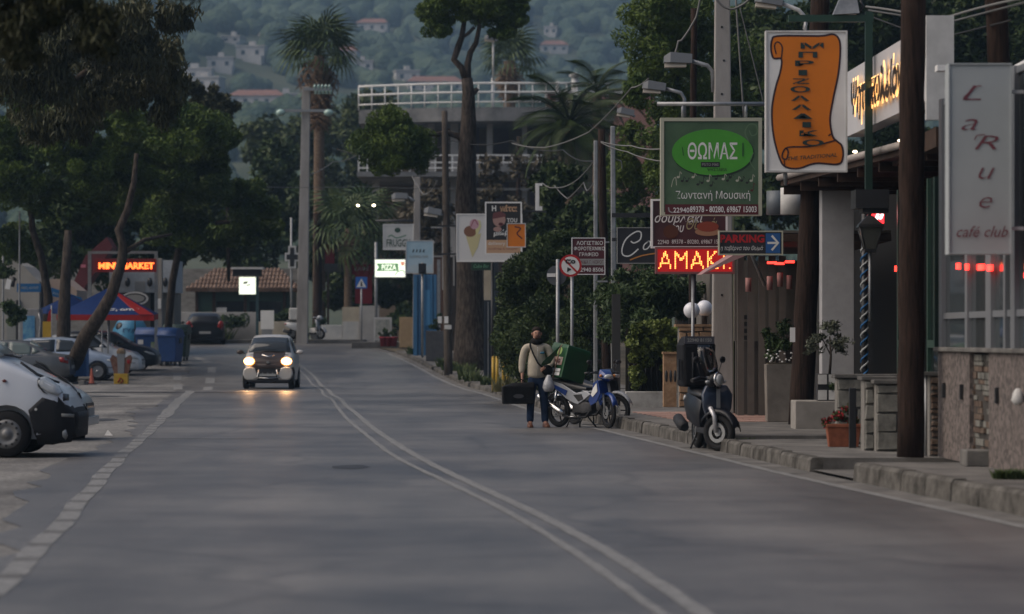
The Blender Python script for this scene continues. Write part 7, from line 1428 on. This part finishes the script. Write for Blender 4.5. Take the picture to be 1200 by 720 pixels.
# ================================================================ left side: bins, parasol, boards, shops
def bin_(label,px,d,w_,m,rz=0,decal=True,h=1.1):
    t=thing('wheelie_bin',label,'waste bin',(X(px,d),d,G(d)),rz,'large waste bins by the bend')
    b=MB(); b.loft([[(-w_*.42,-.4,.15),(w_*.42,-.4,.15),(w_*.42,.4,.15),(-w_*.42,.4,.15)],[(-w_*.5,-.5,h),(w_*.5,-.5,h),(w_*.5,.5,h),(-w_*.5,.5,h)]],sm=False); b.build('body',m,t,bevel=.03)
    b=MB(); b.bb(-w_*.53,w_*.53,-.54,.54,h,h+.07); b.build('rim',m,t,bevel=.02)
    b=MB(); n=7; b.loft([[(x,-.5*math.cos(PI*i/n),h+.07+.26*math.sin(PI*i/n)) for i in range(n+1)] for x in (-w_*.5,w_*.5)],closed=False,sm=True,cap=True); b.build('lid',m,t)
    for x,y in ((-.36,-.3),(.36,-.3),(-.36,.3),(.36,.3)): b=MB(); b.lathe([(.1,-.03),(.1,.03)],(x*w_,y,.1),12,axis=(1,0,0)); b.build('caster',m_black,t)
    for x in (-.3,0,.3): b=MB(); b.bb(x*w_-.02,x*w_+.02,-.47,-.43,.2,h-.05); 
    for sg in (-1,1): b=MB(); b.bb(sg*w_*.5-.04,sg*w_*.5+.04,-.12,.12,h-.25,h-.05); b.build('lifting_lug',m_black,t)
    if decal:
        b=MB(); b.bb(-w_*.08,w_*.3,-.475,-.465,.45,.86); b.build('poster',mat('lime_poster',(.14,.26,.06),.6,col2=(.3,.32,.3),scale=3),t); b=MB(); b.bb(-w_*.42,-w_*.28,-.50,-.49,.78,.95); b.build('sticker',m_inkw,t); b=MB(); b.bb(w_*.40,w_*.46,-.47,-.46,.4,.9); b.build('reflector',mat('striped_reflector',(.4,.3,.28),.5,col2=(.3,.05,.04),scale=12),t)
    return t
m_binb=mat('blue_bin_plastic',(.016,.062,.21),.5,var=.1); m_bing=mat('green_bin_plastic',(.02,.045,.035),.55,var=.1)
bin_('front blue bin with a lime poster beside the dark car nose',183,117.5,1.45,m_binb,R(-4))
bin_('blue bin standing right against the front one, turned sideways',200,116.6,.75,m_binb,R(-12),False)
bin_('dark green bin behind the blue bins',207,121,1.0,m_bing,R(-5),False)
d=119; t=thing('recycling_bell','round topped light blue recycling container behind the dark car','recycling container',(X(153,d),d,G(d))); b=MB(); b.lathe([(.65,0),(.72,.3),(.72,.9),(.68,1.3),(.5,1.62),(.3,1.75),(.02,1.8)],n=24); b.build('shell',mat('bell_blue',(.05,.24,.42),.5,var=.1),t); b=MB(); b.lathe([(.16,0),(.15,.03),(.02,.035)],(-.38,-.45,1.42),14,axis=(-.5,-.8,.5)); b.build('opening',m_black,t)
b=MB(); text(b,'ΓΥΑΛΙ',.15,1.25,.7,.16,-.69,bold=.02); b.build('lettering',mat('navy_ink',(.01,.04,.12),.5),t,fix=False)
b=MB(); b.lathe([(.73,.28),(.735,.5),(.73,.72)],n=24); b.build('pale_band',mat('pale_blue_band',(.25,.38,.46),.5),t)
# parasol blue and red
d=109; t=thing('parasol','square blue and red market parasol with printed white lettering','parasol',(X(128,d),d,G(d))); k=d/F; zt=Z(337,d)-G(d); ze=Z(369,d)-G(d)
m_cb=mat('blue_canvas',(.01,.032,.13),.7,var=.1); m_cr=mat('red_canvas',(.28,.015,.015),.7)
xa,xb=X(72,d)-X(128,d),X(186,d)-X(128,d)
c4=[(xa,-1.2,ze),(xb,-1.5,ze-.02),(xb-.2,1.6,ze+.05),(xa,1.6,ze+.05)]
b=MB()
for i in range(4): b.add([c4[i],c4[(i+1)%4],(0,0,zt)],[(0,1,2)])
b.build('canopy',m_cb,t,fix=False)
b=MB(); 
for i in range(4):
    p,q=Vector(c4[i]),Vector(c4[(i+1)%4]); b=MB(); b.add([tuple(p),tuple(q),tuple(q-Vector((0,0,.2))),tuple(p-Vector((0,0,.2)))],[(0,1,2,3)]); b.build('valance',m_cr if i in (0,1) else m_cb,t,fix=False)
p,q,a=Vector(c4[0]),Vector(c4[1]),Vector((0,0,zt))
n_=(q-p).cross(a-p).normalized(); n_=n_ if n_.y<0 else -n_
e=n_*.02; b=MB(); b.add([tuple(a+e),tuple(a.lerp(q,1)+e),tuple(a.lerp(q,1)+e-Vector((.5,0,0))),tuple(a+e-Vector((.06,0,.14)))],[(0,1,2,3)]); b.build('red_stripe',m_cr,t,fix=False)
b=MB(); u=(q-p).normalized(); v=(a-(p+q)/2).normalized()
text(b,'παγωτά',0,0,1.3,.2,0,shear=.3,bold=.03,fn=lambda w_:tuple((p+q)/2+u*(w_[0]+.55)+v*(w_[2]+.28)+n_*.03)); b.build('lettering',m_inkw,t,fix=False)
b=MB(); b.tube([(0,0,0),(0,0,zt+.05)],.03); b.build('pole',m_galv,t)
for px in (124.5,131.5,86): b=MB(); x_=X(px,d)-X(128,d); b.tube([(x_,-1.1,0),(x_,-1.15,ze+.02)],.025,6); b.build('leg',m_galv,t)
t=thing('parasol','second blue parasol further left behind the leaning trunk','parasol',(X(82,111.5),111.5,G(111.5))); b=MB(); z1,z2=Z(345,111.5)-G(111.5),Z(362,111.5)-G(111.5)
r8=[(1.05*math.cos(PI/4*i),1.05*math.sin(PI/4*i),z2) for i in range(8)]
for i in range(8): b.add([r8[i],r8[(i+1)%8],(0,0,z1)],[(0,1,2)]); b.add([r8[i],r8[(i+1)%8],tuple(Vector(r8[(i+1)%8])-Vector((0,0,.18))),tuple(Vector(r8[i])-Vector((0,0,.18)))],[(0,1,2,3)])
b.build('canopy',m_cb,t,fix=False); b=MB(); b.tube([(0,0,0),(0,0,z1+.05)],.03); b.build('pole',m_galv,t)
# sandwich board in the shape of a cone with treats
d=101; t=thing('advertising_figure','brown and yellow cut out board shaped like an ice cream cup','board',(X(142,d),d,G(d))); k=d/F; zz=lambda py:Z(py,d)-G(d)
b=MB(); b.prism([(-8*k,zz(452)),(8.5*k,zz(452)),(8.5*k,zz(438)),(-8*k,zz(438))],.3,'y'); b.build('yellow_base',m_yel,t,bevel=.01)
b=MB(); b.prism([(-8*k,zz(438)),(8.5*k,zz(438)),(13*k,zz(420)),(11*k,zz(416)),(4*k,zz(420)),(-4*k,zz(420)),(-10*k,zz(416)),(-13*k,zz(421))],.12,'y'); b.build('cup',mat('brown_figure',(.13,.05,.03),.7,col2=(.2,.12,.09),scale=8),t)
b=MB(); b.prism([(-3.5*k,zz(438)),(3.5*k,zz(438)),(4.5*k,zz(415)),(-4.5*k,zz(415))],.16,'y'); b.build('spoon_print',mat('grey_figure',(.22,.23,.24),.6),t); b=MB(); b.ball((0,0,zz(413)),(5.5*k,.08,5*k),14); b.build('round_head',mat('tan_figure',(.30,.22,.14),.6,col2=(.1,.07,.05),scale=9),t); b=MB(); b.ball((9*k,-.02,zz(424)),(3.2*k,.06,4*k),10); b.build('red_ball',m_cr,t); b=MB(); b.tube([(-3*k,-.17,zz(448)),(0,-.17,zz(443)),(3*k,-.17,zz(446)),(0,-.17,zz(449.5))],.02,5); b.build('swirl',m_cr,t)
d=102; tag(B1('blue_chest',mat('chest_blue',(.02,.11,.32),.5,var=.1),None,(X(86,d),X(101.5,d),d,d+.6,G(d)+.2,Z(409,d)),bevel=.02),'bright blue upright chest beside the leaning pine trunk','chest')
tag(B1('concrete_block',m_conc,None,(X(92,100),X(99,100),100,100.5,G(100)-.02,Z(446,100)),bevel=.02),'small concrete block under the blue chest','block')
t=thing('traffic_cone','small faded red cone at the foot of the leaning pine','cone',(X(107.5,100.5),100.5,G(100.5))); b=MB(); b.lathe([(.12,0),(.12,.04),(.085,.05),(.03,.5),(.01,.52)],n=12); b.build('cone',mat('faded_red',(.25,.07,.05),.7),t)
b=MB(); b.bb(-.14,.14,-.14,.14,-.02,.02); b.build('base',m_black,t)
# white shop and its sign board right of the gantry
d=126; t=thing('shop_building','pale shop with dark openings behind the MINI MARKET display','building',(X(165,d),d,.7)); b=MB(); b.bb(X(128,d)-X(165,d),X(205,d)-X(165,d),0,3,Z(343,d)-.7,Z(305,d)-.7); b.build('fascia',mat('bluish_white_fascia',(.40,.43,.46),.7,var=.1),t); b=MB(); b.bb(X(128,d)-X(165,d),X(203,d)-X(165,d),.3,3,0,Z(343.5,d)-.7); b.build('wall',mat('grey_shop_wall',(.2,.19,.17),.9,var=.2,scale=1),t)
for px in (152,176,181): b=MB(); b.bb(X(px,d)-X(165,d),X(px+6,d)-X(165,d),.1,.3,0,Z(343.2,d)-.7); b.build('dark_opening',m_dark,t)
for px in (150,176,194): b=MB(); b.ball((X(px,d)-X(165,d),-.15,Z(331,d)-.7),(.12,.12,.2),8); b.build('spotlight',m_black,t)
b=MB(); b.bb(X(158,d)-X(165,d),X(170,d)-X(165,d),-.03,0,Z(343,d)-.7,Z(330,d)-.7); b.build('notice',m_inkgrey,t)
t=thing('hanging_sign','oval pale sign board half hidden behind the red edge of the parasol','sign',(X(158,118),118,Z(350,118))); b=MB(); b.prism([(.52*math.cos(2*PI*i/24),.26*math.sin(2*PI*i/24)) for i in range(24)],.05,'y'); b.build('board',m_dirtyw,t); b=MB(); b.prism([(.44*math.cos(2*PI*i/24),.2*math.sin(2*PI*i/24)) for i in range(24)],.06,'y'); b.build('ring',m_inkk,t); b=MB(); b.prism([(.38*math.cos(2*PI*i/24),.15*math.sin(2*PI*i/24)) for i in range(24)],.07,'y'); b.build('face',m_inkgrey,t); b=MB(); b.tube([(0,.06,-1.9),(0,.06,0)],.03); b.build('post',m_black,t)
# concrete gate posts right of parasol
pole('concrete_post','pale square concrete post at the right end of the MINI MARKET display',186,418,186,303,120,.3,.3,m_cpole,z0=.55,square=True,cat='post')
tag(B1('paper_notice',m_white,None,(X(184,119.7),X(188.5,119.7),119.76,119.8,Z(362,119.7),Z(350,119.7))),'white notice on the concrete post above the blue bins','notice')
# stump like thick trunk left
tree('pine_tree','thick straight trunk with reddish bark left of the leaning one','tree',(73,430,106),[[(73,434,106,19),(74,400,106,17),(75,360,106,15),(77,320,106,12),(80,270,106,9)]],[(80,250,108,30,26)],2500,.24,m_leafdk)
# white curved shop, banners, poster at the left edge
d=118; t=thing('shop_building','white shop with a sloping curved gable at the left edge','building',(X(20,d),d,.5)); x=lambda px:X(px,d)-X(20,d); z=lambda py:Z(py,d)-.5
b=MB(); b.prism([(x(-30),0),(x(46),0),(x(46),z(330)),(x(40),z(325)),(x(28),z(312)),(x(12),z(303)),(x(0),z(300)),(x(-30),z(300))],3,'y',off=1.5); b.build('wall',mat('off_white_shop',(.33,.32,.30),.8,var=.1,scale=1),t)
b=MB(); b.prism([(x(48),z(360)),(x(48),z(327)),(x(72),z(327)),(x(88),z(340)),(x(88),z(360))],2.8,'y',off=1.9); b.build('second_gable',mat('peach_shop',(.42,.33,.28),.8),t)
b=MB(); b.bb(x(8),x(20),-.02,0,0,z(366)); b.build('door',mat('pale_door',(.26,.27,.26),.7),t); b=MB(); b.bb(x(19),x(24),-.1,-.0,0,z(352)); b.build('dark_jamb',m_black,t)
d=113; t=thing('shop_banner','blue fascia banner with faint white lettering under the curved gable','banner',(X(30,d),d,Z(337,d)+0)); k=d/F; b=MB(); b.bb(-10*k,18*k,-.03,.03,-5.5*k,4.5*k); b.build('cloth',mat('banner_blue',(.03,.15,.36),.6,var=.1),t); b=MB(); text(b,'παγωτά',5*k,-.5*k,21*k,4.5*k,-.035,shear=.3,bold=.02); b.build('lettering',mat('faint_ink',(.35,.42,.5),.6),t,fix=False)
t=thing('shop_banner','blue banner sagging to the right towards the parasols','banner',(X(60,d),d,Z(340,d))); b=MB(); b.add([(0,0,3*k),(36*k,-.1,-9*k),(38*k,-.1,-16*k),(0,0,-7*k),(0,.03,3*k),(36*k,-.07,-9*k),(38*k,-.07,-16*k),(0,.03,-7*k)],[(0,1,2,3),(7,6,5,4),(0,4,5,1),(1,5,6,2),(2,6,7,3),(3,7,4,0)]); b.build('cloth',MATS['banner_blue'],t); b=MB(); text(b,'καφέ σνακ',0,0,28*k,4*k,0,shear=.3,bold=.02,fn=lambda p:(p[0]+16*k,-.08-.1*(p[0]+16*k)/(38*k)*.6,p[2]-8*k-.36*p[0])); b.build('lettering',MATS['faint_ink'],t,fix=False)
d=108; t=thing('vending_kiosk','grey framed cabinet with a blue poster at the left edge','cabinet',(X(34,d),d,G(d))); k=d/F; zt=Z(362,d)-G(d)
b=MB(); b.bb(-11*k,12*k,0,.8,0,zt); b.build('body',mat('cabinet_grey',(.24,.24,.245),.6,var=.1),t,bevel=.02); b=MB(); b.bb(-7*k,7*k,-.03,-.003,.5,zt-.25); b.build('poster',mat('sea_poster',(.02,.13,.34),.4,col2=(.16,.36,.45),scale=3),t); b=MB(); b.bb(-7*k,7*k,-.035,-.031,.5,.95); b.build('poster_foot',m_sgn,t)
b=MB(); b.tube([(12*k,-.1,zt-.15),(14*k,-.1,zt-.4),(13*k,-.1,zt-.9),(8*k,-.1,.35)],.035,6); b.build('hose',m_galv,t)
d=107; t=thing('flag_banner','yellow and red upright flag banner behind the parked saloon','banner',(X(55,d),d,G(d))); k=d/F; z=lambda py:Z(py,d)-G(d); b=MB(); b.bb(-5*k,5*k,-.02,.02,z(416),z(377)); b.build('cloth',m_yel,t); b=MB(); b.prism([(0,z(377)),(5*k,z(377)),(5*k,z(362)),(2*k,z(366))],.04,'y'); b.build('red_tip',m_cr,t); b=MB(); b.tube([(-4*k,-.03,z(402)),(0,-.03,z(398)),(3*k,-.03,z(401)),(0,-.03,z(404))],.03,5); b.build('print',m_cr,t); b=MB(); b.tube([(5.4*k,0,0),(5.4*k,0,z(358))],.02); b.build('pole',m_galv,t)
t=thing('street_sign','small tilted white sign beside the slim mast at left','sign',P(9.5,333,111)); b=MB(); b.prism([(-.12,-.17),(.06,-.2),(.13,.15),(-.04,.19)],.04,'y'); b.build('plate',m_white,t); b=MB(); b.tube([(.14,.05,-.1),(.2,.05,.25),(.24,.05,.12)],.08,8); b.build('lamp_body',m_black,t)
# dark red canopy in the trees
d=124; t=thing('sloping_awning','dark red translucent awning rising behind the MINI MARKET display','awning',P(80,345,d)); o=P(80,345,d); q=[P(80,345,d)-o,P(90,350,d)-o,P(132,290,d)-o,P(125,278,d)-o,P(100,300,d)-o]
b=MB(); b.add([tuple(p) for p in q]+[tuple(p+Vector((0,1.5,0))) for p in q],[(0,1,2,3,4),(9,8,7,6,5)]+[(i,(i+1)%5,5+(i+1)%5,5+i) for i in range(5)]); b.build('canvas',mat('dark_red_awning',(.12,.03,.035),.7),t)
for px,py in ((78,340),(97.5,312)): b=MB(); p=P(px,py,d-.2)-o; b.bb(p.x-.1,p.x+.1,p.y,p.y+.05,p.z-.06,p.z+.06); b.build('canvas_patch',mat('pink_patch',(.5,.15,.2),.5),t)  # small pink boxes just in front of the canvas
# little white litter, manhole, terrace string lights
tag(MB().add([(0,0,.0),(.14,0,.01),(.05,.08,.10)],[(0,1,2)]).build('litter',m_dirtyw,None,loc=(X(122,50.5),50.5,-.015),fix=False),'small white scrap of litter on the left shoulder','litter')
for px in (419.5,438): 
    b=MB(); b.ball((0,0,0),(.07,.07,.05),10); tag(b.build('hanging_bulb',em('bulb_glow2',(1,.85,.6),9),None,loc=P(px,241,148)),('left' if px<430 else 'right')+' of two small lit bulbs under the palms','lamp')
# ================================================================ evening air
b=MB(); b.bb(-950,950,-45,2150,-8,330)
hz=b.build('haze',[],kind='stuff'); mh=bpy.data.materials.new('evening_air'); mh.use_nodes=True; n=mh.node_tree.nodes; n.remove(n['Principled BSDF'])
pv=n.new('ShaderNodeVolumePrincipled'); pv.inputs['Color'].default_value=(.45,.70,1,1); pv.inputs['Density'].default_value=.00029; pv.inputs['Anisotropy'].default_value=.0
mh.node_tree.links.new(pv.outputs[0],n['Material Output'].inputs['Volume']); hz.data.materials.append(mh)
